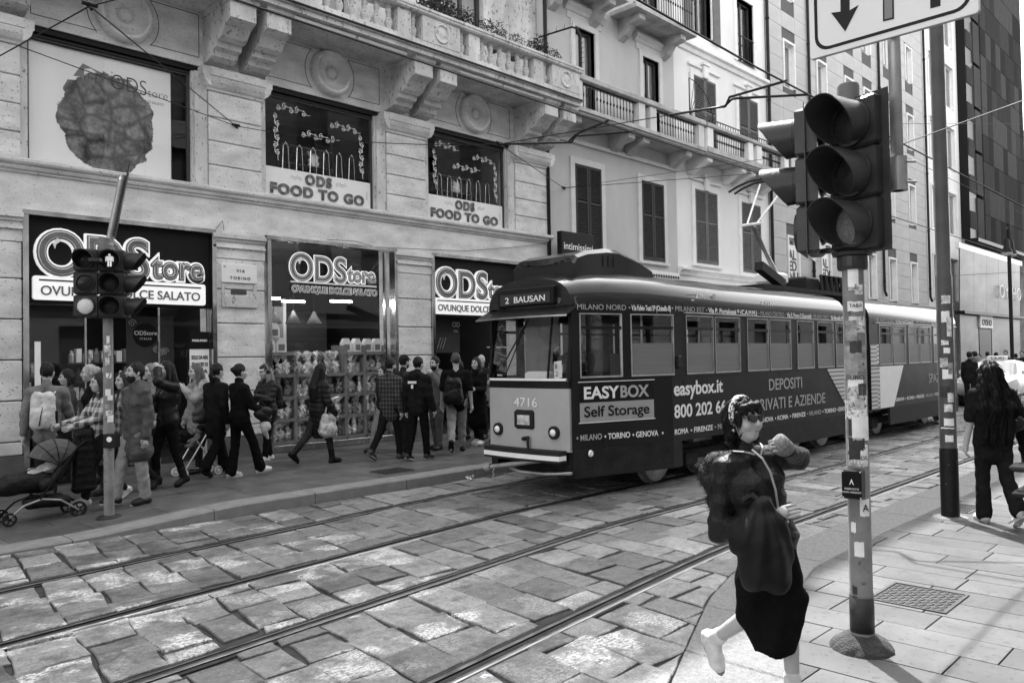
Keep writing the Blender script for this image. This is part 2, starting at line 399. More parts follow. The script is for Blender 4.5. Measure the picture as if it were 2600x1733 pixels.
def seen(s):
    d = dep(s); u = (s[0]*_R0[0]+s[1]*_R0[1])/d
    return d > 1 and abs(u) < .72 and not (s[0] < 5 and s[1] < 2.2)
stones.sort(key=lambda s: (not seen(s), dep(s)))
rest = MB()
for i, (mx, my, pl) in enumerate(stones):
    mb = MB() if i < 300 else rest; mb.av = random.choice((.6, .78, .9, 1.02, 1.15, 1.38))*random.uniform(.92, 1.08)+1e-4
    if sum(pl[k][0]*pl[(k+1) % len(pl)][1]-pl[(k+1) % len(pl)][0]*pl[k][1] for k in range(len(pl))) < 0: pl = pl[::-1]
    slab(mb, rough(pl, .008), random.uniform(-.006, .005), -.045, .008, dome=random.uniform(-.001, .004), tilt=(random.uniform(-.014, .014), random.uniform(-.014, .014)), rnd=.004)
    if i < 300: mb.build('paving_stone', m_stone, road, smooth=False)
tag(rest.build('paving_stones', m_stone, road), kind='stuff')
# beyond 34 m the road carries on as one sheet
far = MB(); far.quad((34, -6, -.004), (160, -6, -.004), (160, 8.9, -.004), (34, 8.9, -.004)); far.build('distant_road_surface', mat('distant_stone', .2, .6, var=.25, sc=3), road)

# --- tram rails: head, groove and guard lip
m_rail = mat('worn_rail_steel', .2, .4, m=1, var=.25, sc=4, rvar=.1); m_groove = mat('rail_groove', .008, .8, var=.2); m_bed = mat('rail_bed_tar', .03, .8, var=.5, sc=8, bump=.5, bsc=60)
RL = ['tram rail under the far side of the tram, nearest the shops', 'second tram rail from the shops, under the near wheels of the tram', 'third tram rail from the shops, first rail of the empty near track', 'tram rail closest to the near kerb, with the wide dark groove']
for i, rb in enumerate(RAILS):
    prof = [(-.052, -.05, 1), (-.052, -.004, 1), (-.040, -.001, 0), (-.016, -.001, 0), (-.008, -.035, 1), (.034, -.035, 1), (.04, -.006, 1), (.06, -.006, 0), (.07, -.012, 1), (.07, -.05, 1)]
    if i in (1, 3): prof = [(-a, b, m) for a, b, m in prof][::-1]
    xs = [-4+.25*k for k in range(48)]+[9+2*k for k in range(1, 56)]
    mb = MB(); n = len(prof); vs = []
    for X in xs:
        s = (roff(X+.05)-roff(X-.05))/.1; L_ = math.hypot(1, s)
        for a, b, m in prof: vs.append((X-s/L_*a, rb+roff(X)+a/L_, b))
    fs = []; mis = []
    for k in range(len(xs)-1):
        for j in range(n-1):
            fs.append((k*n+j, (k+1)*n+j, (k+1)*n+j+1, k*n+j+1)); dark = prof[j][1] < -.02 or prof[j+1][1] < -.02; mis.append(1 if dark else 0)
    mb.add(vs, fs); mb.mi = mis
    bed = MB(); bxs = [-4+.5*k for k in range(24)]+[8.5, 40, 110]
    for a, b in zip(bxs[:-1], bxs[1:]): bed.quad((a, rb+roff(a)-.1, -.012), (b, rb+roff(b)-.1, -.012), (b, rb+roff(b)+.1, -.012), (a, rb+roff(a)+.1, -.012))
    bed.build('rail_bed', m_bed, road)
    tag(mb.build('tram_rail', [m_rail, m_groove]), RL[i], 'tram rail', 'tram rails in the road')

# --- near kerb and sidewalk
ns = MB(); xs = [-3+.4*k for k in range(30)]+[9, 20, 60, 160]
for a, b in zip(xs[:-1], xs[1:]): ns.quad((a, -8.2, -.003), (b, -8.2, -.003), (b, yi(b), -.003), (a, yi(a), -.003))
near = struct(ns.build('near_sidewalk', m_mortar))
x = 2.33
while x < 17:
    y = -1.6+random.random()*.8
    while y < 3:
        ln = random.choice((.62, .75, .9, 1.05)); g = .005
        pl = [(x+g, y+g), (x+.355-g, y+g), (x+.355-g, y+ln-g), (x+g, y+ln-g)]; pl = below(pl, yi, .006)
        if len(pl) >= 3 and area(pl) > .01:
            mb = MB(); mb.av = random.uniform(.78, 1.15); slab(mb, pl, .012+random.uniform(-.0015, .0015), -.02, .003); mb.build('paving_slab', m_pave, near)
        y += ln
    x += .355
xs = [1.6, 2.5, 3.4, 4.2, 5.05, 5.9, 6.75]+[6.75+1.25*k for k in range(1, 20)]
for a, b in zip(xs[:-1], xs[1:]):
    n = 4; pl = [(a+.003+(b-a-.006)*k/n, yi(a+(b-a)*k/n)+.004) for k in range(n+1)]+[(b-.003-(b-a-.006)*k/n, yk(b-(b-a)*k/n)) for k in range(n+1)]
    mb = MB(); slab(mb, pl, .010, -.04, .012); mb.build('kerb_stone', m_kerbn, near)

# --- far kerb and sidewalk
fs_ = MB(); xs = [-4+.5*k for k in range(20)]+[8, 20, 60, 160]
for a, b in zip(xs[:-1], xs[1:]): fs_.quad((a, 9.1, zs(a)-.015), (b, 9.1, zs(b)-.015), (b, 14.2, zs(b)-.015), (a, 14.2, zs(a)-.015))
fars = struct(fs_.build('far_sidewalk', m_mortar))
y = 9.275; r_ = 0
while y < 13.5:
    x = -.6+random.random()*.5
    while x < 20:
        ln = random.choice((.8, .95, 1.1)); g = .004; mb = MB(); mb.av = random.uniform(.8, 1.2)
        slab(mb, [(x+g, y+g), (x+ln-g, y+g), (x+ln-g, y+.58-g), (x+g, y+.58-g)], (lambda q: zs(q)), zs(x)-.05, .003); mb.build('sidewalk_slab', m_fpave, fars); x += ln
    y += .58; r_ += 1
fs2 = MB(); fs2.quad((20.5, 9.1, .12), (160, 9.1, .12), (160, 13.5, .12), (20.5, 13.5, .12)); fs2.build('distant_sidewalk', mat('dark_sidewalk_far', .1, .5), fars)
x = -.4
while x < 30:
    ln = random.uniform(1.2, 1.6); mb = MB(); N_ = 4
    for k in range(N_):
        a, b = x+.004+(ln-.008)*k/N_, x+.004+(ln-.008)*(k+1)/N_
        za, zb = zs(a)+.004, zs(b)+.004; yo = 8.93
        mb.quad((a, yo, -.04), (b, yo, -.04), (b, yo+.003, zb-.018), (a, yo+.003, za-.018)); mb.quad((a, yo+.003, za-.018), (b, yo+.003, zb-.018), (b, yo+.02, zb), (a, yo+.02, za)); mb.quad((a, yo+.02, za), (b, yo+.02, zb), (b, 9.27, zb), (a, 9.27, za))
    mb.quad((x+.004, 8.93, -.04), (x+.004, 8.95, zs(x)), (x+.004, 9.27, zs(x)), (x+.004, 9.27, -.04)); b = x+ln-.004
    mb.quad((b, 8.93, -.04), (b, 9.27, -.04), (b, 9.27, zs(b)), (b, 8.95, zs(b)))
    mb.build('kerb_stone', m_kerbf, fars); x += ln

# --- manhole covers
m_iron = mat('cast_iron_cover', .045, .55, m=.2, var=.25, sc=6, rvar=.12)
def manhole(x0, x1, y0, y1, z, label):
    t = thing('manhole_cover', label, 'manhole cover', ((x0+x1)/2, (y0+y1)/2, z), 0, 'square pavement covers')
    a, b = (x1-x0)/2, (y1-y0)/2; mb = MB()
    for p, q, r, s in ((-a, a, -b, -b+.02), (-a, a, b-.02, b), (-a, -a+.02, -b+.02, b-.02), (a-.02, a, -b+.02, b-.02)): mb.box(p, q, r, s, -.02, .008)
    mb.build('frame', m_iron, t); mb = MB(); mb.box(-a+.026, a-.026, -b+.026, b-.026, -.02, .002); mb.build('plate', m_iron, t)
    mb = MB(); nx, ny = int(2*a/.045), int(2*b/.045)
    for i in range(nx):
        for j in range(ny):
            px, py = -a+.05+i*(2*a-.1)/(nx-1), -b+.05+j*(2*b-.1)/(ny-1); s = 1 if (i+j) % 2 else -1
            mb.bar((px-.013, py-.013*s, .003), (px+.013, py+.013*s, .003), .012, .008)
    tag(mb.build('tread_studs', m_iron, t), kind='stuff')
manhole(5.93, 6.49, 1.73, 2.25, .012, 'checker plate cover in the sunny slabs beside the sticker covered traffic light pole')
manhole(9.72, 10.28, 2.57, 3.05-.2, .012, 'checker plate cover beside the foot of the tall dark lamp post')
manhole(7.05, 7.6, 9.55, 9.95, .135, 'worn cover in the dark far sidewalk in front of the candy window')
# ================================================================ BUILDING 1: travertine shop building
m_trav = mat('travertine', .64, .62, var=.30, sc=2.4, st=(.7, .7, 1.7), spots=.46, ssc=24, sv=.42, bump=.4, bsc=45, sst=(1, 1, 1.5))
m_trav2 = mat('weathered_travertine', .56, .68, var=.35, sc=2.2, st=(1, 1, .5), spots=.6, ssc=18, sv=.45, bump=.35, bsc=30)
m_plast = mat('pale_plaster', .5, .85, var=.12, sc=2, bump=.12, bsc=90)
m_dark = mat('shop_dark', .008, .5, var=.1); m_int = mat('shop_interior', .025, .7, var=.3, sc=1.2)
m_chrome = mat('chrome_trim', .62, .2, m=1, var=.35, sc=3, st=(1, 1, .6), rvar=.1)
m_wframe = mat('dark_window_frame', .06, .45, var=.2); m_joint = mat('stone_joint', .07, .9)
m_glass = glass('shop_glass', .97, .8); m_uglass = glass('upper_window_glass', .97, .35); m_aglow = mat('added_glow_acrylic', .78, .4, var=.05, emit=.06); m_wglass = glass('window_glass', .85, 1.6)  # acrylic of sign letter outlines and taglines: faint glow added to brighten them
m_white = mat('white_print', .85, .5, var=.05); m_lgrey = mat('light_grey_acrylic', .78, .35, var=.06); m_mid = mat('mid_grey_print', .2, .4, var=.15, sc=3)
m_black = mat('black_paint', .009, .4, var=.1); m_sil = mat('silver_letter', .16, .25, m=.6, var=.9, sc=14)
FY = 13.4
b1 = thing('shop_building', 'travertine building with stone balcony over the candy shop', 'building', (8.7, FY, 0))
def part(mb, name, m, p, **k): return mb.build(name, m, p, world=True, **k)
PIL = [(2.35, 3.33), (6.26, 7.22), (10.2, 11.16), (14.06, 15.03)]
UPP = [(2.3, 3.33), (6.19, 7.2), (10.01, 11.07), (13.86, 15.03)]
mb = MB()      # masonry mass
mb.box(-14, 15.03, 17.4, 27, 0, 17.3); mb.box(-14, 2.35, 13.42, 17.4, 0, 7.9); mb.box(-14, 15.03, 13.62, 17.4, 4.16, 4.8); mb.box(-14, 15.03, 14.02, 17.4, 7.3, 7.9)
mb.box(14.9, 15.03, 14.0, 17.4, .1, 17.3); mb.box(-14, 15.06, 13.0, 27, 17.3, 17.78); mb.box(-14, 15.03, 13.4, 17.4, 17.1, 17.3)
for a, b in PIL[1:]: mb.box(a+.04, b-.04, 13.46, 14.0, .1, 4.16)
for a, b in UPP: mb.box(a+.04, b-.04, 13.46, 14.0, 4.8, 7.3)
part(mb, 'wall', m_trav, b1)
mb = MB(); mb.box(-14, 15.03, FY, 13.62, 4.14, 4.68); part(mb, 'frieze', m_trav, b1)
# upper storey wall with tall windows
mb = MB(); WX = [.95, 4.81, 8.69, 12.55]; xs = [-14]
for c in WX: xs += [c-.62, c+.62]
xs.append(15.03)
for k in range(0, len(xs), 2): mb.box(xs[k], xs[k+1], 13.66, 14.02, 7.9, 17.1)
for c in WX:
    for z0, z1 in ((10.6, 12.0), (14.4, 17.1)): mb.box(c-.62, c+.62, 13.66, 14.02, z0, z1)
part(mb, 'upper_wall', m_trav2, b1)
for c in WX[1:]:
    for z0 in (8.0, 12.0):
        fr = MB(); fr.box(c-.6, c-.52, 13.8, 13.86, z0, z0+2.55); fr.box(c+.52, c+.6, 13.8, 13.86, z0, z0+2.55); fr.box(c-.05, c+.05, 13.8, 13.86, z0, z0+2.5); fr.box(c-.52, c+.52, 13.8, 13.86, z0+2.47, z0+2.55)
        fo = part(fr, 'window_frame', m_wframe, b1); g = MB(); g.box(c-.52, c+.52, 13.83, 13.836, z0, z0+2.47); g.build('pane', m_wglass, fo, world=False) if False else part(g, 'pane', m_wglass, b1)
        bk = MB(); bk.box(c-.6, c+.6, 13.98, 14.0, z0, z0+2.55); part(bk, 'curtain', mat('grey_curtain', .3, .8, var=.3, sc=4, st=(4, 1, .2)), b1)
# ground floor piers: stone blocks with recessed joints
for a, b in PIL:
    z = .13; hs = [.55, .6, .6, .6, .6, .52]
    mb = MB(); mb.box(a-.02, b+.02, FY-.05, 13.5, 0, .5); part(mb, 'plinth', mat('dark_plinth', .12, .6, var=.3), b1)
    z = .5
    for h in (.2, .6, .6, .6, .6, .55):
        mb = MB(); mb.box(a, b, FY-.02, 13.5, z+.008, z+h-.008, .012); part(mb, 'stone_block', m_trav, b1); z += h
    mb = MB()
    for z0, z1, pr in ((z, z+.18, -.01), (z+.18, z+.22, -.05), (z+.22, z+.3, -.01), (z+.3, z+.35, -.045), (z+.35, z+.42, -.085), (z+.42, 4.14, -.02)): mb.box(a-.015, b+.015, FY+pr-.02, 13.5, z0, z1)
    part(mb, 'pilaster_cap', m_trav, b1)
# string course over the shops
prof = [(FY, 4.66), (FY-.035, 4.68), (FY-.035, 4.71), (FY-.07, 4.72), (FY-.085, 4.75), (FY-.085, 4.775), (FY-.12, 4.79), (FY-.14, 4.82), (FY-.14, 4.86), (FY-.09, 4.885), (13.6, 4.89), (13.6, 4.66)]
cuts = [-14, 2.9, 6.85, 10.75, 15.12]
for a, b in zip(cuts[:-1], cuts[1:]): mb = MB(); mb.prism(prof, a+.002, b-.002, 'x'); part(mb, 'string_course', m_trav, b1)
# upper piers, capitals
for a, b in UPP:
    z = 4.89
    for h in (.38, .42, .42, .45): mb = MB(); mb.box(a+.012, b-.012, FY-.03, 13.5, z+.007, z+h-.007, .012); part(mb, 'stone_block', m_trav, b1); z += h
    mb = MB(); p2 = [(FY-.02, 6.56), (FY-.05, 6.57), (FY-.06, 6.6), (FY-.1, 6.63), (FY-.15, 6.7), (FY-.17, 6.76), (FY-.17, 6.78), (FY-.19, 6.79), (FY-.19, 6.93), (13.5, 6.93), (13.5, 6.56)]
    mb.prism(p2, a-.02, b+.02, 'x')
    for s, e in ((-1, a), (1, b)):   # flared returns
        mb.prism([(e, 6.6), (e+s*.05, 6.63), (e+s*.11, 6.7), (e+s*.13, 6.78), (e+s*.15, 6.79), (e+s*.15, 6.925), (e, 6.925)], FY-.168, 13.46, 'y')
    part(mb, 'capital', m_trav, b1)
    mb = MB(); mb.box(a+.03, b-.03, FY-.02, 13.6, 6.93, 7.12); part(mb, 'stone_block', m_trav, b1)
# spandrel with roundels and incised panels
for i, (a, b) in enumerate([(3.33, 6.19), (7.2, 10.01), (11.07, 13.86), (-1, 2.3)]):
    mb = MB(); mb.box(a-1.0, b+1.0 if b < 13 else 15.03, FY+.0, 14.02, 6.95, 7.9); part(mb, 'spandrel', m_trav, b1) if i in (0,) else None
    if i == 0:
        pass
    if i == 3: continue
    c = (4.81, 8.69, 12.55)[i]
    mb = MB(); y = FY; mb.lathe([(.455, .01), (.45, -.06), (.43, -.12), (.39, -.15), (.35, -.145), (.325, -.10), (.29, -.05), (.25, -.028), (.2, -.03), (.16, -.05), (.145, -.06), (.12, -.03), (.105, -.07), (.08, -.1), (.04, -.115), (.0, -.117)], (c, FY, 7.46), 40, 'y', cap=False)
    part(mb, 'roundel', m_trav, b1, smooth=True, angle=40)
    for s in (-1, 1):
        mb = MB(); x1 = (a-.02 if s < 0 else b+.02)+s*-.16; R = .56
        arc = [(c+s*R*math.cos(t), 7.46+R*math.sin(t)) for t in [rad(x) for x in range(-42, 43, 12)]]
        arc = [p for p in arc]; loop = [(x1, 7.10), (arc[0][0], 7.10)]+arc+[(arc[-1][0], 7.84), (x1, 7.84)]
        for k in range(len(loop)):
            p, q = loop[k], loop[(k+1) % len(loop)]
            if math.hypot(p[0]-q[0], p[1]-q[1]) > .01: mb.bar((p[0], FY-.001, p[1]), (q[0], FY-.001, q[1]), .012, .006, (0, 1, 0))
        part(mb, 'incised_panel_line', m_joint, b1)
mb = MB(); mb.box(-14, 2.25, FY, 14.02, 6.95, 7.9); mb.box(2.25, 15.03, FY+.003, 14.02, 7.86, 7.9); part(mb, 'spandrel', m_trav, b1)
mb = MB(); mb.box(7.3, 15.03, FY, 14.02, 6.951, 7.86); part(mb, 'spandrel', m_trav, b1)
# balcony slab, paired corbels, balustrade
BYF = 12.2
mb = MB(); mb.box(-14, 14.98, BYF, 13.66, 7.88, 7.97); mb.box(-14, 15.0, BYF-.05, 13.66, 7.971, 8.05); part(mb, 'balcony_slab', m_trav2, b1)
mb = MB(); mb.box(-14, 15.0, BYF-.08, BYF-.045, 7.99, 8.02); part(mb, 'gutter_strip', m_black, b1)
cp = [(13.45, 7.875), (BYF+.12, 7.875), (BYF+.12, 7.79), (BYF+.16, 7.77), (BYF+.16, 7.52), (BYF+.2, 7.5), (BYF+.36, 7.44), (BYF+.5, 7.3), (BYF+.62, 7.26), (BYF+.66, 7.3), (BYF+.7, 7.18), (BYF+.82, 7.15), (BYF+.86, 7.07), (BYF+1.0, 7.02), (13.45, 7.0)]
CB = [2.82, 6.68, 10.55, 14.43]
for c in CB:
    for s in (-.56, .1):
        mb = MB(); mb.prism(cp, c+s, c+s+.46, 'x'); mb.prism([(13.44, 7.874), (BYF+.09, 7.874), (BYF+.09, 7.81), (BYF+.12, 7.79), (13.44, 7.79)], c+s-.03, c+s+.49, 'x'); part(mb, 'corbel', m_trav2, b1)
mb = MB(); mb.box(-14, 14.95, BYF-.02, BYF+.26, 8.05, 8.14); part(mb, 'balustrade_base', m_trav2, b1)
mb = MB(); mb.prism([(BYF-.05, 8.66), (BYF-.08, 8.69), (BYF-.08, 8.72), (BYF-.1, 8.74), (BYF-.1, 8.79), (BYF-.06, 8.81), (BYF+.3, 8.81), (BYF+.33, 8.78), (BYF+.33, 8.74), (BYF+.28, 8.66)], -14, 15.0, 'x'); part(mb, 'handrail', m_trav2, b1)
bp = [(.075, 0), (.075, .04), (.05, .05), (.045, .07), (.06, .1), (.078, .15), (.08, .19), (.06, .25), (.042, .28), (.05, .29), (.05, .31), (.042, .32), (.052, .36), (.06, .4), (.05, .44), (.042, .46), (.07, .475), (.07, .52)]
bal = MB(); bal.lathe(bp, (0, 0, 0), 10); bme = bal.mesh('baluster', m_trav2, True)
def baluster(x):
    o = link('baluster', bme, b1); o.location = (x-8.7, BYF+.12-FY, 8.14); KIDS.setdefault(b1.name, []).append(o)
for c in CB[:-1]+[14.43]:
    mb = MB(); mb.box(c-.5, c+.5, BYF-.03, BYF+.27, 8.14, 8.66, .01); part(mb, 'pedestal', m_trav2, b1)
    mb = MB(); mb.lathe([(.2, 0), (.2, -.015), (.17, -.022), (.165, -.006), (.09, -.012), (.05, -.02), (0, -.02)], (c, BYF-.03, 8.4), 24, 'y', cap=False); part(mb, 'rosette', m_trav2, b1, smooth=True)
    for s in (-1, 1):
        if c > 14 and s > 0: continue
        baluster(c+s*.64); mb = MB(); mb.box(c+s*.93-.16, c+s*.93+.16, BYF, BYF+.24, 8.14, 8.66, .01); part(mb, 'pedestal', m_trav2, b1)
for c in CB[:-1]:
    for k in range(6): baluster(c+1.235+k*.28)
# white strip lamps clipped under the balcony edge
m_strip = mat('white_strip_lamp', .8, .4, var=.03)
for a, b in ((7.2, 8.55), (8.6, 9.75), (11.15, 12.4), (12.45, 13.75)):
    mb = MB(); mb.box(a, b, BYF+.1, BYF+.16, 7.8, 7.86, .01); tag(part(mb, 'strip_lamp', m_strip, None), f'white strip lamp under the balcony, {"left" if a in (7.2,11.15) else "right"} one of the pair over the {"middle" if a < 10 else "right"} upper window', 'lamp', 'strip lamps under the balcony')
# --- upper windows
for i, (a, b) in enumerate([(3.33, 6.19), (7.2, 10.01), (11.07, 13.86)]):
    mb = MB(); mb.box(a+.0, b, FY+.1, FY+.22, 6.8, 6.95); mb.box(a, b, FY+.04, FY+.1, 6.86, 6.95); part(mb, 'window_head', m_black, b1)
    mb = MB()
    for z0 in (6.83, 6.78): mb.bar((a+.05, FY+.12, z0), (b-.05, FY+.12, z0), .05, .02)
    part(mb, 'blind_roll', m_wframe, b1)
    mb = MB(); mb.box(b-.22, b, FY+.0, FY+.14, 4.89, 6.86); mb.box(b-.26, b-.22, FY+.05, FY+.14, 4.89, 6.86); mb.box(a, a+.1, FY+.02, FY+.14, 4.89, 6.86); part(mb, 'window_jamb', m_trav2, b1)
    mb = MB(); mb.box(a+.1, b-.26, FY+.135, FY+.141, 4.9, 6.8); part(mb, 'pane', m_glass if i == 0 else m_uglass, b1)
    mb = MB(); mb.box(a+.1, a+.14, FY+.11, FY+.17, 4.9, 6.8); mb.box(b-.31, b-.262, FY+.11, FY+.17, 4.9, 6.8); part(mb, 'window_frame', m_wframe, b1)
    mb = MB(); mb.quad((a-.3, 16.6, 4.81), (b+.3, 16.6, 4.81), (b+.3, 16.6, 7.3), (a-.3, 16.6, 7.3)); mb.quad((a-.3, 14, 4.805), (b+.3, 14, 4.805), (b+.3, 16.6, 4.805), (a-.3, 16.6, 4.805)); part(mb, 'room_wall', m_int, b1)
# first window: big biscuit poster (a flat print behind the glass)
M, t, b_, N, L = _nodes('biscuit_poster'); g = N('ShaderNodeNewGeometry').outputs['Position']; sp = N('ShaderNodeSeparateXYZ'); L(g, sp.inputs[0])
dx = _maths(t, 'MULTIPLY', _maths(t, 'SUBTRACT', sp.outputs[0], 4.62), 1.13); dz = _maths(t, 'SUBTRACT', sp.outputs[2], 5.72)
rr = _maths(t, 'SQRT', _maths(t, 'ADD', _maths(t, 'MULTIPLY', dx, dx), _maths(t, 'MULTIPLY', dz, dz)))
rr = _maths(t, 'ADD', rr, _mr(t, _noise(t, g, 3.2, 5), .3, .7, -.09, .09)); inside = _mr(t, rr, .815, .83, 1, 0)
vo = N('ShaderNodeTexVoronoi'); vo.inputs['Scale'].default_value = 3.4; vo.feature = 'DISTANCE_TO_EDGE'; wv = N('ShaderNodeMix'); wv.data_type = 'VECTOR'; wv.inputs[0].default_value = .12; L(g, wv.inputs[4]); nz = N('ShaderNodeTexNoise'); nz.inputs['Scale'].default_value = 4; L(g, nz.inputs['Vector']); L(nz.outputs['Color'], wv.inputs[5]); L(wv.outputs[1], vo.inputs['Vector'])
lump = _maths(t, 'MULTIPLY', _mr(t, vo.outputs[0], 0, .16, .2, 1), _mr(t, _noise(t, g, 4.5, 8, rough=.72), .38, .64, .004, .3)); mx = N('ShaderNodeMix'); L(inside, mx.inputs[0]); mx.inputs[2].default_value = .9; L(lump, mx.inputs[3]); L(mx.outputs[0], b_.inputs['Base Color']); b_.inputs['Roughness'].default_value = .35
MATS['biscuit_poster'] = M
ps = thing('window_poster', 'large white poster of a dark biscuit in the left upper window', 'poster', (4.65, FY+.16, 4.93))
mb = MB(); mb.box(3.46, 5.62, FY+.16, FY+.165, 4.93, 6.76); part(mb, 'sheet', M, ps)
text('ODS', .36, m_black, ps, (4.66, FY+.157, 6.28), .001, width=.56, bold=-.004); text('tore', .2, m_black, ps, (5.24, FY+.157, 6.28), .001, width=.33, bold=-.004); text('OVUNQUE DOLCE SALATO', .06, m_mid, ps, (4.85, FY+.157, 6.17), .001, width=.65)
mb = MB(); y = FY+.157; mb.prism([(4.1, 6.35), (4.24, 6.58), (4.5, 6.5), (4.5, 6.46), (4.36, 6.53), (4.26, 6.5), (4.26, 6.3), (4.2, 6.36)], y, y+.002, 'y'); mb.box(4.26, 4.5, y, y+.002, 6.3, 6.31)
for k in range(4):
    for j in range(2): mb.box(4.28+k*.055, 4.31+k*.055, y, y+.002, 6.33+j*.06, 6.37+j*.06)
part(mb, 'house_logo', m_mid, ps)
# second and third windows: frosted band with balloon letters, scroll decals, shelves behind
def spiral(c, r, s, turns=1.2, n=14, y=FY+.128): return [(c[0]+s*r*(1-k/n*.85)*math.cos(2*PI*turns*k/n+1.2), y, c[1]+r*(1-k/n*.85)*math.sin(2*PI*turns*k/n+1.2)) for k in range(n+1)]
for i, (a, b, where) in enumerate([(7.3, 9.74, 'middle'), (11.17, 13.59, 'right')]):
    t = thing('window_lettering', f'white band with silver balloon letters across the {where} upper window', 'window sign', (a, FY+.12, 4.9))
    mb = MB(); mb.box(a+.04, b-.03, FY+.124, FY+.131, 4.9, 5.46); part(mb, 'frosted_band', mat('frosted_film', .8, .55, var=.05, sc=2), t)
    c = (a+b)/2; text('ODS', .27, m_sil, t, (c-.05, FY+.115, 5.225), .014, align='CENTER', bold=.012, sx=.95, sp=1.25)
    text('FOOD TO GO', .27, m_sil, t, (a+.14, FY+.115, 4.97), .014, bold=.012, width=b-a-.35, sp=1.15)
    for s in (-1, 1):
        mb = MB()
        for k in range(4): mb.tube(spiral((c-.03+s*(.42+.06*k), 5.3+.02*(k % 2)), .04, s, y=FY+.13), .008, 5)
        part(mb, 'flower_decal', m_sil, t)
    mb = MB(); mb.tube([(b-.12, FY+.13, 4.98), (b-.12, FY+.13, 5.4)], .004, 4)
    for k in range(3): mb.tube(spiral((b-.12, 5.12+.06*k), .03, 1), .006, 4)
    part(mb, 'side_ornament', m_mid, t)
    t = thing('scroll_decal', f'white scrollwork decal on the dark glass of the {where} upper window', 'window decal', (a, FY+.13, 5.5)); mb = MB()
    runs = [((a+.32, 6.62), (1, -.03), 5), ((b-.95, 6.5), (1, -.03), 5), ((a+.85, 6.2), (1, -.02), 6), ((a+.28, 6.42), (0, -1), 6), ((b-.25, 6.35), (0, -1), 6)]
    for (x0, z0), (ux, uz), n in runs:
        for k in range(n):
            s = 1 if k % 2 else -1; cx, cz = x0+ux*.135*k+(uz and ux == 0)*s*.03, z0+uz*.135*k+(ux and 1)*s*.03
            mb.tube(spiral((cx, cz), .055, s, 1.3, y=FY+.127), .0075, 5); mb.tube([(cx+ux*.05*q+.02*math.sin(3*q)*(1-ux), FY+.127, cz+uz*.05*q+.02*math.sin(3*q)*ux) for q in range(4)], .006, 5)
    part(mb, 'scrolls', m_white, t)
    t = thing('upper_display_rack', f'thin wire rack with bags behind the {where} upper window', 'display rack', (c, FY+.7, 4.82)); mb = MB()
    for z0 in (5.35, 5.7, 6.05): mb.box(c-.6, c+.6, FY+.55, FY+.9, z0, z0+.02)
    part(mb, 'shelf', m_wframe, t); mb = MB()
    for k in range(6): x0 = c-.75+k*.3; mb.tube([(x0, FY+.3, 4.9), (x0+.05, FY+.3, 5.95), (x0+.1, FY+.3, 6.02), (x0+.15, FY+.3, 5.95), (x0+.2, FY+.3, 4.9)], .008, 5)
    part(mb, 'wire', m_chrome, t)
    prm = [('e', (0, 0, .1), (.12, .06, .12)), ('e', (.03, 0, .24), (.08, .04, .07)), ('c', (-.04, 0, .2), (-.1, 0, .3), .02, .05)]
    o = smesh('gift_bag', prm, m_white, .02, .03, lambda P: .012*np.sin(P[:, 0]*70)*np.sin(P[:, 2]*50)); o.location = (c+.2, FY+.7, 5.72); tag(o, f'small white wrapped bag on the rack behind the {where} upper window', 'gift bag')

# --- shop fronts
SHOPS = [(3.34, 6.3, 'left'), (7.27, 10.23, 'middle'), (11.17, 14.05, 'right')]
for i, (a, b, where) in enumerate(SHOPS):
    mb = MB(); zt = 4.13; fw = .075
    for p in ((a, b, zt-fw, zt), ): mb.box(p[0], p[1], FY-.07, FY+.12, p[2], p[3], .006)
    for p in ((a, a+fw), (b-fw, b)): mb.box(p[0], p[1], FY-.07, FY+.12, .14, zt-fw, .006)
    if i == 1: mb.box(a+fw, b-fw, FY-.05, FY+.12, .14, .26, .006)
    part(mb, 'shopfront_frame', m_chrome, b1)
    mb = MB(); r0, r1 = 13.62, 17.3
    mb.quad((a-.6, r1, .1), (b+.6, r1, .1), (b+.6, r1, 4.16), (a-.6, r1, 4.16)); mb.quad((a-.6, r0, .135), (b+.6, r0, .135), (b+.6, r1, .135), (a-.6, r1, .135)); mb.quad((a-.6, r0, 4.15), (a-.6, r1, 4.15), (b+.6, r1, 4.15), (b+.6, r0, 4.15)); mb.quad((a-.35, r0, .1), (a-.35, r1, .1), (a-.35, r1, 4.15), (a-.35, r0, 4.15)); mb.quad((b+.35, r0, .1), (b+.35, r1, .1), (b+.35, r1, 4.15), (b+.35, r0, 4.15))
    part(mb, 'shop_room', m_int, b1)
    m_lamp = mat('shop_lamp_glow', .9, .5, var=0, emit=5)
    for k in range(3):
        x0 = a+.35+k*.85; mb = MB(); mb.box(x0, x0+.5, 14.4+.5*(k % 2), 14.48+.5*(k % 2), 2.98 if i != 1 else 3.05, 3.02 if i != 1 else 3.09); tag(part(mb, 'ceiling_light', m_lamp, None), f'lit ceiling strip inside the {where} shop front, {("left", "middle", "right")[k]} of three', 'lamp', 'lit strips inside the shop')
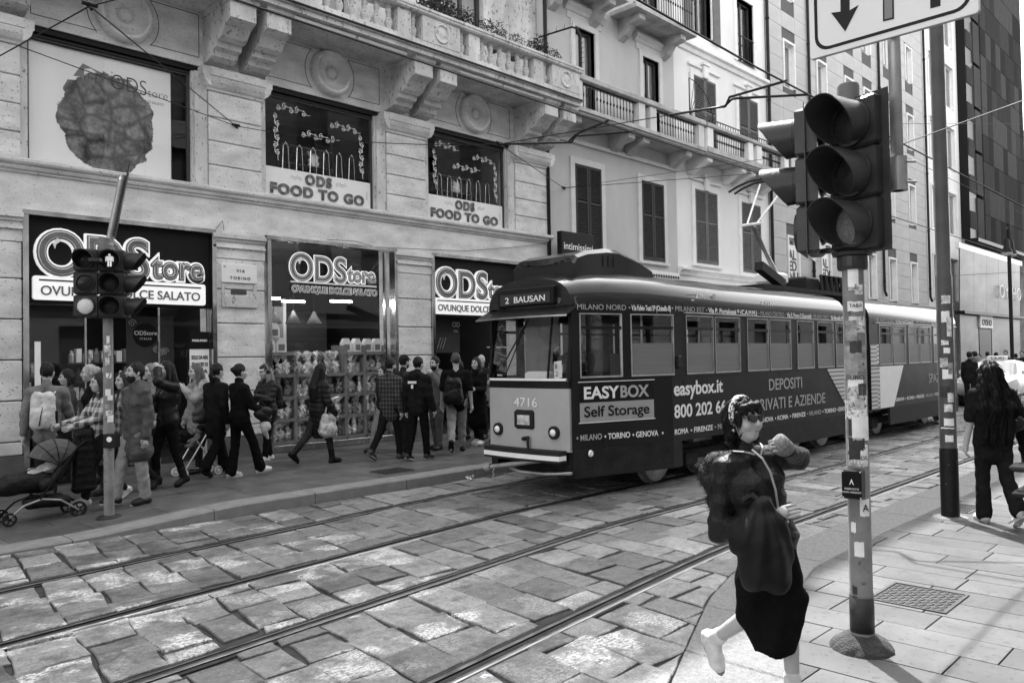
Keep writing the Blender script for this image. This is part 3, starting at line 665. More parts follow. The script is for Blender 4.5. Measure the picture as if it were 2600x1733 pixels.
def sign(i, a, b, where, z0, z1, x0, x1, zl, Y, solid):
    t = thing('shop_sign', f'dark shop sign with large pale outlined letters over the {where} shop front' if solid else f'large pale outlined letters stuck on the glass of the {where} shop front', 'shop sign', ((a+b)/2, Y, z0), 0, 'shop name signs')
    if solid: mb = MB(); mb.box(a+.08, b-.08, Y+.06, Y+.14, z0-.05, z1); part(mb, 'backing_board', m_dark, t)
    W = x1-x0; H = .62*W/2.5
    e = .035 if solid else .003
    m_gf = mat('letter_face', .16, .35, var=.35, sc=2.5, st=(1, 1, 3))
    for s, fx, fw, hz, hs in (('O', 0, .262, 0, 1.06), ('D', .272, .215, .0, 1.0), ('S', .495, .15, -.0, 1.02), ('tore', .645, .35, .03, .62)):
        hx = x0+fx*W; sz = H*hs*1.38; bo = .03*W/2.5
        for lay, (m_, of, dy) in enumerate(((m_aglow, bo*1.75, 0), (m_gf, bo*.9, e*.6), (m_white, bo*.15, e*.8), (m_gf, -bo*.22, e*.95))):
            w_ = fw*W+2*of-bo*2; tx = text(s, sz, m_, t, (hx-of+bo, Y+.03-dy-e*lay*.12, zl+hz), e*(1 if lay == 0 else .5), bold=of, width=w_, name=('letter_halo', 'letter', 'letter_inline', 'letter_core')[lay])
    mb = MB(); mb.prism([(x0+.30*W*.3, zl+H*.72), (x0+.11*W, zl+H*.86), (x0+.135*W, zl+H*.8), (x0+.105*W, zl+H*.7), (x0+.1*W, zl+H*.6)], Y-.02, Y+.02, 'y'); part(mb, 'letter_gleam', m_lgrey, t)
    if solid:
        mb = MB(); rr_ = .04; xa, xb, za, zb = x0-.04, x1+.02, z0+.0, z0+.36
        pts = []
        for cx, cz, q in ((xb-rr_, zb-rr_, 0), (xa+rr_, zb-rr_, 1), (xa+rr_, za+rr_, 2), (xb-rr_, za+rr_, 3)): pts += [(cx+rr_*math.cos(q*PI/2+u*PI/8), cz+rr_*math.sin(q*PI/2+u*PI/8)) for u in range(5)]
        mb.prism(pts, Y-.0, Y+.06, 'y'); part(mb, 'tagline_panel', m_aglow, t); mb = MB(); mb.box(xa+.08, xb-.08, Y-.006, Y+.002, zb-.075, zb-.05); part(mb, 'tagline_bar', mat('dark_grey_bar', .05, .4), t)
        text('OVUNQUE DOLCE SALATO', .2, mat('tagline_grey', .15, .5, var=.3, sc=3), t, (xa+.1, Y-.006, za+.075), .006, width=xb-xa-.2, bold=.003)
    else:
        mb = MB(); mb.box(x0, x1, Y-.0, Y+.006, z0+.22, z0+.25); part(mb, 'tagline_bar', m_lgrey, t)
        text('OVUNQUE DOLCE SALATO', .16, m_lgrey, t, (x0+.02, Y+.004, z0+.05), .002, width=x1-x0, bold=.016); text('OVUNQUE DOLCE SALATO', .16, m_mid, t, (x0+.035, Y-.003, z0+.05), .002, width=x1-x0-.03, bold=.0)
    return t
sign(0, 3.34, 6.3, 'left', 2.8, 4.05, 3.52, 6.1, 3.2, FY-.02, True)
sign(1, 7.27, 10.23, 'middle', 3.08, 4.05, 7.78, 9.75, 3.36, FY+.02, False)
sign(2, 11.17, 14.05, 'right', 2.8, 4.05, 11.3, 13.75, 3.2, FY-.02, True)
mb = MB(); mb.box(7.345, 10.155, FY+.06, FY+.066, .26, 4.055); part(mb, 'pane', m_glass, b1)
mb = MB(); mb.box(9.93, 9.97, FY-.02, FY+.05, .27, 4.04); part(mb, 'window_mullion', m_chrome, b1)
for a, b, z1 in ((3.42, 4.25, 2.75), (5.35, 6.22, 2.75), (13.1, 13.97, 2.75)):
    mb = MB(); mb.box(a, b, FY+.1, FY+.106, .2, z1); part(mb, 'pane', m_glass, b1); mb = MB()
    for q in (a, b-.03): mb.box(q, q+.03, FY+.085, FY+.12, .14, z1)
    part(mb, 'door_post', m_chrome, b1)
# plaque with the street name, and the empty panel under it
t = thing('street_plaque', 'marble street name plaque on the pier between the left and middle shop fronts', 'street sign', (6.7, FY-.03, 2.9))
mb = MB(); mb.box(6.40, 7.06, FY-.055, FY-.02, 3.22, 3.55, .006); part(mb, 'plate', m_lgrey, t)
text('VIA', .075, m_black, t, (6.75, FY-.06, 3.41), .003, align='CENTER', sp=1.5); text('TORINO', .075, m_black, t, (6.74, FY-.06, 3.28), .003, align='CENTER', sp=1.5); text('521', .03, m_black, t, (6.43, FY-.06, 3.49), .002)
t = thing('blank_plaque', 'blank stone panel with a slot under the street name plaque', 'plaque', (6.7, FY-.03, 2.6)); mb = MB(); mb.box(6.40, 7.06, FY-.06, FY-.02, 2.78, 3.0, .01); mb.box(6.40, 6.46, FY-.04, FY-.02, 3.0, 3.2); mb.box(7.0, 7.06, FY-.04, FY-.02, 3.0, 3.2); part(mb, 'frame', m_trav2, t); mb = MB(); mb.box(6.58, 6.86, FY-.05, FY-.02, 3.02, 3.1); part(mb, 'slot', m_joint, t)
# ================================================================ BUILDINGS DOWN THE STREET
m_pl_a = mat('grey_stucco', .5, .9, var=.14, sc=.9, bump=.15, bsc=70, st=(1, 1, .6)); m_pl_b = mat('cream_stucco', .8, .9, var=.10, sc=.8, bump=.12, bsc=70, st=(1, 1, .5))
m_trim_a = mat('pale_trim', .62, .8, var=.1, sc=3); m_trim_b = mat('white_trim', .82, .8, var=.1, sc=3); m_sh_d = mat('dark_shutter', .03, .55, var=.2); m_sh_g = mat('grey_shutter', .13, .6, var=.2)
m_iron_b = mat('black_iron', .02, .5, var=.2); m_clad = mat('stone_cladding', .5, .85, var=.16, sc=.7, bump=.2, bsc=40, st=(1, 1, 1.4)); m_cur = mat('grey_curtain', .3)
m_weath = mat('weathered_balcony', .42, .85, var=.35, sc=2.5, bump=.3, bsc=30)
def P_(name, m, p, *boxes, **k):
    mb = MB()
    for b in boxes: mb.box(*b)
    return part(mb, name, m, p, **k)
def shut_win(b, x0, x1, z0, z1, Y, sh, trim, key=False):
    w = .17
    for q in ((x0-w, x0, z0-.05, z1+w), (x1, x1+w, z0-.05, z1+w), (x0, x1, z1, z1+w)): P_('window_trim', trim, b, (q[0], q[1], Y-.05, Y+.02, q[2], q[3]))
    P_('sill', trim, b, (x0-w-.04, x1+w+.04, Y-.1, Y+.02, z0-.13, z0-.05)); xm = (x0+x1)/2
    if key: P_('keystone', trim, b, (xm-.14, xm+.14, Y-.12, Y-.04, z1+.0, z1+.42, .02)); P_('keystone_cap', trim, b, (xm-.2, xm+.2, Y-.15, Y-.03, z1+.42, z1+.5)); P_('window_hood', trim, b, (x0-.3, xm-.2, Y-.07, Y, z1+.28, z1+.36)); P_('window_hood', trim, b, (xm+.2, x1+.3, Y-.07, Y, z1+.28, z1+.36))
    for a, c in ((x0, xm-.01), (xm+.01, x1)):
        mb = MB(); y0, y1 = Y-.055, Y-.015; fw = .07; mb.box(a, a+fw, y0, y1, z0, z1); mb.box(c-fw, c, y0, y1, z0, z1); mid = z0+(z1-z0)*.55
        for zz in (z0, mid, z1-fw): mb.box(a+fw, c-fw, y0+.002, y1, zz, zz+fw)
        n = int((z1-z0)/.062)
        for k in range(n):
            zz = z0+.08+k*.062
            if zz > z1-.1 or abs(zz-mid-.03) < .05: continue
            mb.add([(a+fw-.005, y0+.004, zz), (c-fw+.005, y0+.004, zz), (c-fw+.005, y1, zz+.045), (a+fw-.005, y1, zz+.045), (a+fw-.005, y0+.004, zz+.012), (c-fw+.005, y0+.004, zz+.012), (c-fw+.005, y1, zz+.057), (a+fw-.005, y1, zz+.057)], [(3, 2, 1, 0), (4, 5, 6, 7), (0, 1, 5, 4), (1, 2, 6, 5), (2, 3, 7, 6), (3, 0, 4, 7)])
        part(mb, 'shutter', sh, b)
    P_('window_recess', m_black, b, (x0, x1, Y-.012, Y-.006, z0, z1))
def glaz_win(b, x0, x1, z0, z1, Y, trim, w=.16, fr=None, dep=.14, cur=.35, split=True):
    for q in ((x0-w, x0, z0, z1+w), (x1, x1+w, z0, z1+w), (x0, x1, z1, z1+w)): P_('window_trim', trim, b, (q[0], q[1], Y-.05, Y+dep, q[2], q[3]))
    fr = fr or m_wframe; f = .07; mb = MB()
    for q in ((x0, x0+f, z0, z1), (x1-f, x1, z0, z1), (x0+f, x1-f, z1-f, z1), (x0+f, x1-f, z0, z0+f))+((((x0+x1)/2-.04, (x0+x1)/2+.04, z0+f, z1-f),) if split else ()): mb.box(q[0], q[1], Y+dep-.09, Y+dep-.03, q[2], q[3])
    part(mb, 'window_frame', fr, b); P_('pane', m_wglass, b, (x0+f, x1-f, Y+dep-.06, Y+dep-.055, z0+f, z1-f)); P_('curtain', mat('curtain_%d' % int(cur*100), cur, .9, var=.3, sc=5, st=(5, 1, .2)), b, (x0, x1, Y+dep-.006, Y+dep, z0, z1))
def wall_holes(b, X0, X1, Z0, Z1, Y, dep, holes, m, name='wall'):
    """solid wall with real openings, cut as a grid of blocks merged per column"""
    xs = sorted({X0, X1}|{h[0] for h in holes}|{h[1] for h in holes}); mb = MB()
    for a, c in zip(xs[:-1], xs[1:]):
        hs = sorted([(h[2], h[3]) for h in holes if h[0] <= a+1e-6 and h[1] >= c-1e-6]); z = Z0
        for q0, q1 in hs: mb.box(a, c, Y, Y+dep, z, q0); z = q1
        mb.box(a, c, Y, Y+dep, z, Z1)
    mb.box(X0, X1, Y+dep, Y+12, Z0, Z1-.01); return part(mb, name, m, b)
def iron_rail(b, x0, x1, Y, z0, z1, pitch=.14, knob=True):
    mb = MB(); mb.box(x0, x1, Y-.012, Y+.012, z1-.03, z1); mb.box(x0, x1, Y-.012, Y+.012, z0, z0+.025); part(mb, 'railing_bar', m_iron_b, b)
    one = MB(); one.tube([(0, 0, 0), (0, 0, z1-z0-.05)], .011, 5)
    if knob: h = (z1-z0)*.55; one.lathe([(.011, h-.05), (.026, h-.02), (.026, h+.02), (.011, h+.05)], (0, 0, 0), 6)
    me = one.mesh('railing_baluster', m_iron_b); n = max(2, int((x1-x0)/pitch)); off = ORG[b.name][0]
    for k in range(1, n): o = link('railing_baluster', me, b); o.location = (x0+(x1-x0)*k/n-off.x, Y-off.y, z0+.025-off.z)
def bracket(b, x, w, z, Y0, Y1, m, h=.45): mb = MB(); mb.prism([(Y1, z), (Y0, z), (Y0, z-.16), (Y0+.06, z-.2), (Y0+(Y1-Y0)*.45, z-.24), (Y0+(Y1-Y0)*.7, z-h*.8), (Y1, z-h)], x, x+w, 'x'); part(mb, 'bracket', m, b)
BY = 13.45
# --- grey stucco house with dark shutters
b2 = thing('stucco_house', 'grey stucco house with dark shutters and an iron railed balcony, right of the travertine building', 'building', (18.1, BY, 0))
hA = [(16.3, 17.15, 8.1, 10.62), (19.4, 20.25, 8.1, 10.62), (16.3, 17.15, 11.9, 14.3), (19.4, 20.25, 11.9, 14.3), (15.6, 17.9, .3, 3.7), (18.5, 20.9, .3, 3.7)]
wall_holes(b2, 15.06, 21.1, 0, 17.3, BY, .3, hA, m_pl_a); P_('eaves', m_trim_a, b2, (15.06, 21.1, 13.0, 25, 17.3, 17.5))
for x0, x1 in ((16.18, 17.3), (19.2, 20.34)): shut_win(b2, x0, x1, 4.62, 6.92, BY, m_sh_d, m_trim_a)
for x0, x1, z0, z1 in hA[:4]: glaz_win(b2, x0, x1, z0, z1, BY, m_trim_a, dep=.2, cur=.45)
for x0 in (16.0, 19.1):
    mb = MB(); mb.prism([(BY, 10.95), (BY-.06, 10.97), (BY-.1, 11.05), (BY-.16, 11.1), (BY-.16, 11.18), (BY, 11.2)], x0-.1, x0+1.55, 'x'); part(mb, 'window_hood', m_trim_a, b2); P_('frieze', m_trim_a, b2, (x0, x0+1.45, BY-.03, BY, 10.78, 10.96))
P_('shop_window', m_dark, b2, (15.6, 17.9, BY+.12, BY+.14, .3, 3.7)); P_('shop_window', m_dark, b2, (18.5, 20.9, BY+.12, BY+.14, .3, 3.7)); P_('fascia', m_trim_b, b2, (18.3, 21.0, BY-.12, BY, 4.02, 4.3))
mb = MB()
for k in range(20): mb.lathe([(.06, 0), (.04, -.01), (.04, .0)], (18.45+k*.13, BY-.122, 4.16), 8, 'y')
tag(part(mb, 'fascia_pattern', m_mid, b2), kind='stuff')
P_('shelf', m_trim_a, b2, (21.0-5.9, 21.05, BY-.08, BY, 7.45, 7.55))
P_('balcony_slab', m_weath, b2, (15.2, 21.45, 12.62, BY, 7.92, 8.06), ); P_('balcony_edge', m_weath, b2, (15.2, 21.47, 12.57, 12.62, 7.98, 8.08))
for x in (15.32, 18.05, 18.6, 21.15): P_('pedestal', m_trim_a, b2, (x, x+.3, 12.64, 12.84, 8.06, 8.78, .02))
P_('handrail', m_weath, b2, (15.22, 21.48, 12.58, 12.9, 8.78, 8.93, .02))
for a, c in ((15.62, 18.05), (18.35, 18.6), (18.9, 21.15)): iron_rail(b2, a, c, 12.74, 8.06, 8.78)
for x in (15.4, 17.7, 18.4, 20.6): bracket(b2, x, .3, 7.92, 12.75, BY, m_weath)
for x0, x1 in ((14.9, 17.55), (17.9, 21.0)):
    P_('balcony_slab', m_weath, b2, (max(15.1, x0), x1, 12.6, BY, 11.35, 11.47)); P_('balcony_edge', m_weath, b2, (max(15.1, x0), x1+.02, 12.56, 12.6, 11.37, 11.5)); iron_rail(b2, max(15.15, x0), x1, 12.64, 11.48, 12.5, .12)
    for x in (x0+.35, x1-.65): bracket(b2, max(15.12, x), .28, 11.35, 12.7, BY, m_weath, .6)
# --- cream stucco house
b3 = thing('stucco_house', 'pale cream stucco house with grey shutters and keystones, next to the grey stucco house', 'building', (24.1, BY, 0))
hB = [(25.1, 26.3, 11.95, 14.2), (22.2, 23.4, 12.2, 14.5), (21.6, 26.9, .3, 3.6)]
wall_holes(b3, 21.1, 27.2, 0, 17.3, BY+.01, .3, hB, m_pl_b); P_('eaves', m_trim_b, b3, (21.1, 27.2, 13.0, 25, 17.3, 17.5))
for x0, z0, z1 in ((22.13, 4.75, 7.08), (25.12, 4.65, 7.05)): shut_win(b3, x0, x0+1.36, z0, z1, BY+.01, m_sh_g, m_trim_b, True)
for x0 in (22.2, 25.1): shut_win(b3, x0, x0+1.35, 8.25, 10.75, BY+.01, m_sh_g, m_trim_b, True)
for x0, x1, z0, z1 in hB[:2]: glaz_win(b3, x0, x1, z0, z1, BY+.01, m_trim_b, dep=.24, cur=.1)
for x0 in (21.75, 23.45): P_('open_shutter', m_sh_g, b3, (x0, x0+.45, BY-.07, BY-.03, 12.1, 14.5))
iron_rail(b3, 25.1, 26.3, BY-.02, 11.95, 12.9, .12, False)
mb = MB(); mb.prism([(BY, 11.42), (BY-.05, 11.44), (BY-.08, 11.55), (BY-.16, 11.6), (BY-.16, 11.7), (BY, 11.74)], 21.1, 27.2, 'x'); part(mb, 'string_course', m_trim_b, b3)
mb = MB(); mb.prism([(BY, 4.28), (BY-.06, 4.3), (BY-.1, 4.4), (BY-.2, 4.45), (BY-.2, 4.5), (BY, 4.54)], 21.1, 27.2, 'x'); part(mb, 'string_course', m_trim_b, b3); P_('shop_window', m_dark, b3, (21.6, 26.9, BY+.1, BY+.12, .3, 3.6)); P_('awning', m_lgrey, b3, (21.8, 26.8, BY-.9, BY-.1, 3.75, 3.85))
P_('balcony_slab', m_weath, b3, (21.55, 27.1, 12.6, BY, 7.94, 8.08)); P_('balcony_edge', m_weath, b3, (21.55, 27.1, 12.55, 12.6, 8.0, 8.16))
for x in (21.6, 24.15, 24.75, 26.75): P_('pedestal', m_trim_b, b3, (x, x+.32, 12.6, 12.86, 8.08, 8.78, .02))
P_('handrail', m_weath, b3, (21.55, 27.1, 12.55, 12.9, 8.78, 8.9, .02)); iron_rail(b3, 21.6, 27.1, 12.72, 8.9, 9.12, .16, False)
for a, c in ((21.92, 24.15), (24.47, 24.75), (25.07, 26.75)): iron_rail(b3, a, c, 12.72, 8.08, 8.78, .11)
for x in (21.75, 23.9, 24.55, 26.5): bracket(b3, x, .3, 7.94, 12.72, BY, m_trim_b)
# --- stone clad office block with drainpipes
b4 = thing('office_block', 'long stone clad block with narrow windows and drainpipes behind the tram', 'building', (39, BY, 0))
cols = [29.1, 32.05, 34.9, 37.0, 39.6, 42.6]; FLS = [(4.15, 6.2), (8.1, 10.1), (11.9, 13.65), (15.3, 17.1), (18.8, 20.6)]
holes = [(c-.47, c+.47, z0, z1) for c in cols for z0, z1 in FLS]
wall_holes(b4, 27.22, 44.8, 0, 22.5, BY+.02, .3, holes, mat('cladding_joint', .12, .9))
big = [(45.6+2.6*k, 47.5+2.6*k, z0, z0+2.5) for k in range(2) for z0 in (4.5, 8.2, 11.9, 15.4, 18.9)]
wall_holes(b4, 44.8, 50.9, 0, 22.5, BY, .3, big, m_pl_b, 'wall_bay')
for c in cols:
    for k, (z0, z1) in enumerate(FLS):
        glaz_win(b4, c-.42, c+.42, z0+.04, z1-.04, BY+.0, m_trim_b, w=.09, fr=m_trim_b if k == 0 else m_lgrey, dep=.22, cur=.5 if (int(c*7)+k) % 3 else .12, split=False)
for x0, x1, z0, z1 in big: glaz_win(b4, x0+.1, x1-.1, z0+.1, z1-.1, BY, m_trim_b, w=.08, fr=m_lgrey, dep=.2, cur=.12)
z = 3.6; ed = [27.25]
for c in cols: ed += [c-.56, c+.56]
ed.append(44.7); pnl = {}
while z < 22.2:
    h = .62
    for k in range(len(ed)-1):
        a, c = ed[k]+.006, ed[k+1]-.006
        if k % 2:
            if any(z0-.1 < z+h and z < z1+.12 for z0, z1 in FLS): continue
        key = (k, round(h, 2))
        if key not in pnl: mb = MB(); mb.box(0, c-a, 0, .03, 0, h-.014); pnl[key] = mb.mesh('cladding_panel', m_clad)
        o = link('cladding_panel', pnl[key], b4); o.location = (a-39, -.012, z)
    z += h
for x in (27.25, 30.72, 38.3, 44.8):
    mb = MB(); mb.tube([(x, BY-.09, 22), (x, BY-.09, 4.6 if x > 28 else 3), (x+.05, BY-.16, 4.35 if x > 28 else 2.8)], .06, 8)
    for zz in range(5, 22, 3): mb.lathe([(.075, 0), (.075, .06)], (x, BY-.09, zz), 8)
    tag(part(mb, 'drainpipe', m_iron_b, None, smooth=True), {27.25: 'dark drainpipe where the cream house meets the stone clad block', 30.72: 'dark drainpipe between the first window columns of the stone clad block', 38.3: 'dark drainpipe halfway along the stone clad block', 44.8: 'dark drainpipe at the far end of the stone clad block, beside the lamp post'}[x], 'drainpipe', 'drainpipes on the facades')
mb = MB(); mb.tube([(15.04, BY-.1, 17), (15.04, BY-.1, .2)], .05, 8); tag(part(mb, 'drainpipe', m_iron_b, None, smooth=True), 'dark drainpipe at the corner where the travertine building meets the grey house', 'drainpipe', 'drainpipes on the facades')
t = thing('window_poster', 'white window sheet with stacked black letters on the stone clad block', 'poster', (28.7, BY+.1, 4.4)); P_('sheet', m_lgrey, t, (28.68, 29.5, BY+.02, BY+.03, 4.3, 5.9))
for k, s in enumerate(('AL', 'ED', 'NU')): text(s, .52, m_black, t, (28.74, BY+.01, 5.35-.42*k), .003, bold=.012)
t = thing('window_poster', 'second white window sheet with stacked black letters, further along the stone clad block', 'poster', (31.7, BY+.1, 4.4)); P_('sheet', m_lgrey, t, (31.65, 32.4, BY+.02, BY+.03, 4.3, 5.9))
for k, s in enumerate(('AL', 'EDO')): text(s, .52, m_black, t, (31.68, BY+.01, 5.25-.42*k), .003, bold=.012)
# --- dark panelled tower over a sloping glass shopfront
b5 = thing('panelled_tower', 'tall dark panelled building with a sloping glass shopfront at its foot', 'building', (56, 12.8, 0))
m_tow = [mat('tower_panel_%d' % k, v, .95, spec=0, var=.25, sc=.8, st=(1, 1, .3)) for k, v in enumerate((.04, .05, .062, .08))]
P_('core', mat('tower_core', .05, .7), b5, (53.6, 64, 12.95, 26, 8.2, 34)); P_('base', mat('tower_base', .25, .7), b5, (50.9, 62, 13.3, 26, 0, 8.2))
P_('stair_strip', m_black, b5, (50.92, 52.3, 12.98, 20, 8.2, 34))
for k in range(12): P_('strip_panel', m_tow[2], b5, (51.0, 52.2, 12.95, 12.98, 8.8+k*2.1, 9.8+k*2.1))
for k in range(10): P_('strip_panel', m_tow[3], b5, (52.32, 53.55, 12.9, 13.0, 8.3+k*2.6, 10.7+k*2.6))
pm = {}
for i in range(9):
    for j in range(16):
        k = random.choice((0, 1, 1, 2, 3))
        if k not in pm: mb = MB(); mb.box(0, 1.12, 0, .1, 0, 1.58); pm[k] = mb.mesh('facade_panel', m_tow[k])
        o = link('facade_panel', pm[k], b5); o.location = (53.62+i*1.15-56, .04, 8.25+j*1.61)
P_('soffit', m_black, b5, (51, 64, 12.6, 13.6, 8.0, 8.2)); P_('canopy_edge', m_lgrey, b5, (46.5, 60.2, 12.4, 12.6, 7.2, 7.5))
m_gl2 = mat('bright_shop_glazing', .16, .35, m=.1, spec=.1, var=.6, sc=.6, st=(.5, 1, 1.3)); xs = [46.6, 49.2, 51.8, 54.3, 56.9, 59.6]
for a, c in zip(xs[:-1], xs[1:]):
    mb = MB(); mb.add([(a+.02, 12.4, 7.2), (c-.02, 12.4, 7.2), (c+.25, 12.55, 3.9), (a+.28, 12.55, 3.9), (a+.02, 12.46, 7.2), (c-.02, 12.46, 7.2), (c+.25, 12.61, 3.9), (a+.28, 12.61, 3.9)], [(0, 3, 2, 1), (4, 5, 6, 7), (0, 1, 5, 4), (1, 2, 6, 5), (2, 3, 7, 6), (3, 0, 4, 7)]); part(mb, 'sloping_pane', m_gl2, b5)
text('OYSHO', 1.15, m_white, b5, (54.2, 12.35, 4.9), .01, width=5.2, bold=-.02)
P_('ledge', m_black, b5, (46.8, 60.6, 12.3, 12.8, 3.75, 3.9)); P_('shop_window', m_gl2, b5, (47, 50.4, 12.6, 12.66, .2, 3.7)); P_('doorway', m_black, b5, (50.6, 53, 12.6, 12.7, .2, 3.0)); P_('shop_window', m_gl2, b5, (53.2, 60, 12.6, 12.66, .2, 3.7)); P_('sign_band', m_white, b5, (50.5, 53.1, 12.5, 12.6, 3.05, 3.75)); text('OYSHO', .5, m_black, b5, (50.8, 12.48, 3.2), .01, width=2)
b6 = thing('classical_building', 'pale classical building at the far right end of the street', 'building', (80, 12.6, 0)); P_('wall', m_trav2, b6, (64.3, 110, 12.6, 30, 0, 17)); P_('cornice', m_trav2, b6, (64.0, 110, 12.2, 12.6, 16.4, 17.2)); P_('cornice', m_trav2, b6, (64.0, 110, 12.3, 12.6, 7.2, 7.7))
for k in range(8):
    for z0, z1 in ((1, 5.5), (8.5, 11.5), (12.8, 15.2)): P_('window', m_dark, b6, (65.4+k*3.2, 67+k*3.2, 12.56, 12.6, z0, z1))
# --- sunlit building across the street, behind the photographer: it lights the shade and shows in the shop glass
b7 = thing('opposite_building', 'sunlit stone building behind the photographer, reflected in the shop glass', 'building', (20, -8, 0)); m_opp = mat('sunlit_stone', .13, .8, var=.12, sc=1)
oh = [(-26+3.6*k, -24.2+3.6*k, z0, z1) for k in range(26) for z0, z1 in ((.3, 3.4), (5.2, 7.8), (9, 11.4), (12.6, 14.8))]
xs_ = []
for k in range(26):
    x0 = -26+3.6*k
    for z0, z1 in ((.3, 3.4), (5.2, 7.8), (9, 11.4), (12.6, 14.8)): xs_.append((x0, x0+1.8, z0, z1))
xsS = sorted({-30, 70}|{h[0] for h in xs_}|{h[1] for h in xs_}); mb = MB()
for a, c in zip(xsS[:-1], xsS[1:]):
    z = 0
    for q0, q1 in sorted([(h[2], h[3]) for h in xs_ if h[0] <= a+1e-6 and h[1] >= c-1e-6]): mb.box(a, c, -8.4, -8, z, q0); z = q1
    mb.box(a, c, -8.4, -8, z, 16.5)
mb.box(-30, 70, -18, -8.4, 0, 16.4); part(mb, 'wall', m_opp, b7)
wp = MB(); wp.box(0, 1.8, 0, .04, 0, 1); wme = wp.mesh('window', mat('opp_window', .05, .1, var=.1))
for x0, x1, z0, z1 in xs_: o = link('window', wme, b7); o.location = (x0-20, -.34, z0); o.scale = (1, 1, z1-z0)
for z in (4.2, 8.3, 16.2): P_('cornice', m_opp, b7, (-30, 70, -8, -7.7, z, z+.3))

# --- balcony plants, spiked fan grilles
m_leaf = [mat('leaf_%d' % k, v, .6, var=.35, sc=9) for k, v in enumerate((.035, .06, .1))]
def leaves(mb, c, r, n, s, droop=0, up=.4):
    for _ in range(n):
        d = Vector((random.gauss(0, 1), random.gauss(0, 1), random.gauss(0, 1))).normalized()*random.random()**.4; p = Vector(c)+Vector((d.x*r[0], d.y*r[1], d.z*r[2]-droop*d.x*d.x))
        a = Vector((random.gauss(0, 1), random.gauss(0, 1), random.gauss(0, .6)+up)).normalized(); b = a.orthogonal().normalized(); b.rotate(Matrix.Rotation(random.random()*6.28, 3, a)); L_ = s*random.uniform(.6, 1.4)
        mb.add([p, p+a*L_*.5+b*L_*.18, p+a*L_, p+a*L_*.5-b*L_*.18], [(0, 1, 2, 3)])
def potplant(x, y, z, r, n, s, label, k=1, stems=0):
    t = thing('potted_plant', label, 'plant', (x, y, z), 0, 'plants along the stone balcony'); mb = MB(); mb.lathe([(.1, 0), (.14, .22), (.16, .24), (.15, .24)], (0, 0, 0), 12); mb.build('pot', mat('plant_pot', .12, .8), t, smooth=True)
    mb = MB()
    for _ in range(stems or 7): a = random.uniform(0, 6.28); mb.tube([(0, 0, .2), (r[0]*.3*math.cos(a), r[1]*.3*math.sin(a), .2+r[2]*.8), (r[0]*.8*math.cos(a), r[1]*.8*math.sin(a), .25+r[2]*random.uniform(.8, 2))], [.012, .008, .004], 4)
    mb.build('stems', m_leaf[0], t); mb = MB(); leaves(mb, (0, 0, .3+r[2]), r, n, s); mb.build('foliage', m_leaf[k], t)
for x, r, n, s, lab, k in ((10.95, (.6, .25, .32), 900, .1, 'big shaggy plant leaning over the balcony handrail near the upper window', 1), (11.75, (.4, .2, .22), 420, .07, 'low leafy plant in the middle of the row on the stone balcony', 0), (12.55, (.45, .2, .22), 380, .07, 'thin twiggy plant on the stone balcony, second from the right end', 1), (13.25, (.35, .2, .16), 260, .06, 'small straggling plant between two bigger ones on the stone balcony', 2), (14.1, (.36, .22, .3), 520, .07, 'bushy dark plant at the right end of the stone balcony, by the curved iron screen', 0), (14.65, (.25, .15, .16), 200, .06, 'small trailing plant at the very corner of the stone balcony', 1)):
    potplant(x, BYF+.55, 8.62 if r[2] > .25 else 8.72, r, n, s, lab, k)
t = thing('iron_screen', 'curved iron screen with spikes at the right end of the stone balcony', 'screen', (14.95, 12.9, 8.05)); pts = [(14.95, 12.15, 8.8), (14.95, 12.15, 9.6), (14.95, 12.22, 9.78), (14.95, 12.4, 9.88), (14.95, 13.5, 9.95)]; mb = MB(); mb.tube(pts, .025, 6); part(mb, 'frame', m_iron_b, t)
for k in range(10):
    if k < 6: a = Vector((14.95, 12.15, 8.9+.12*k)); d = Vector((0, -.14, .03))
    else: a = Vector((14.95, 12.4+.26*(k-6), 9.89)); d = Vector((0, -.04, .16))
    mb = MB(); mb.tube([a, a+d], [.009, .002], 4); part(mb, 'spike', m_iron_b, t)
t = thing('fan_grille', 'spiked iron fan grille between the two house balconies', 'grille', (21.5, 12.75, 8.9)); o = Vector((21.5, 12.7, 8.95)); pts = [o+Vector((math.cos(a)*.15, -math.cos(a)*1.0 if 0 else 0, math.sin(a)))*1.05 for a in []]
R = 1.15; arc = [Vector((o.x-.75+R*1.2*math.sin(a), 12.7, o.z+R*math.cos(a))) for a in [rad(q) for q in range(0, 96, 12)]]; mb = MB(); mb.tube([(o.x-.75, 12.7, o.z)]+arc, .018, 5); part(mb, 'rim', m_iron_b, t)
for p in arc: mb = MB(); c = Vector((o.x-.75, 12.7, o.z)); d = (p-c).normalized(); mb.tube([c, p+d*.18], [.012, .006], 4); part(mb, 'spoke', m_iron_b, t)
# --- hanging sign box
t = thing('box_sign', 'black projecting shop sign with small white letters above the tram roof', 'sign', (15.6, 12.9, 4.4)); P_('box', m_black, t, (15.0, 16.3, 12.9, 13.05, 4.38, 4.95, .01)); text('intimissimi', .26, m_white, t, (15.08, 12.894, 4.5), .003, width=1.14); P_('arm', m_iron_b, t, (15.5, 15.55, 13.05, 13.45, 4.6, 4.65))
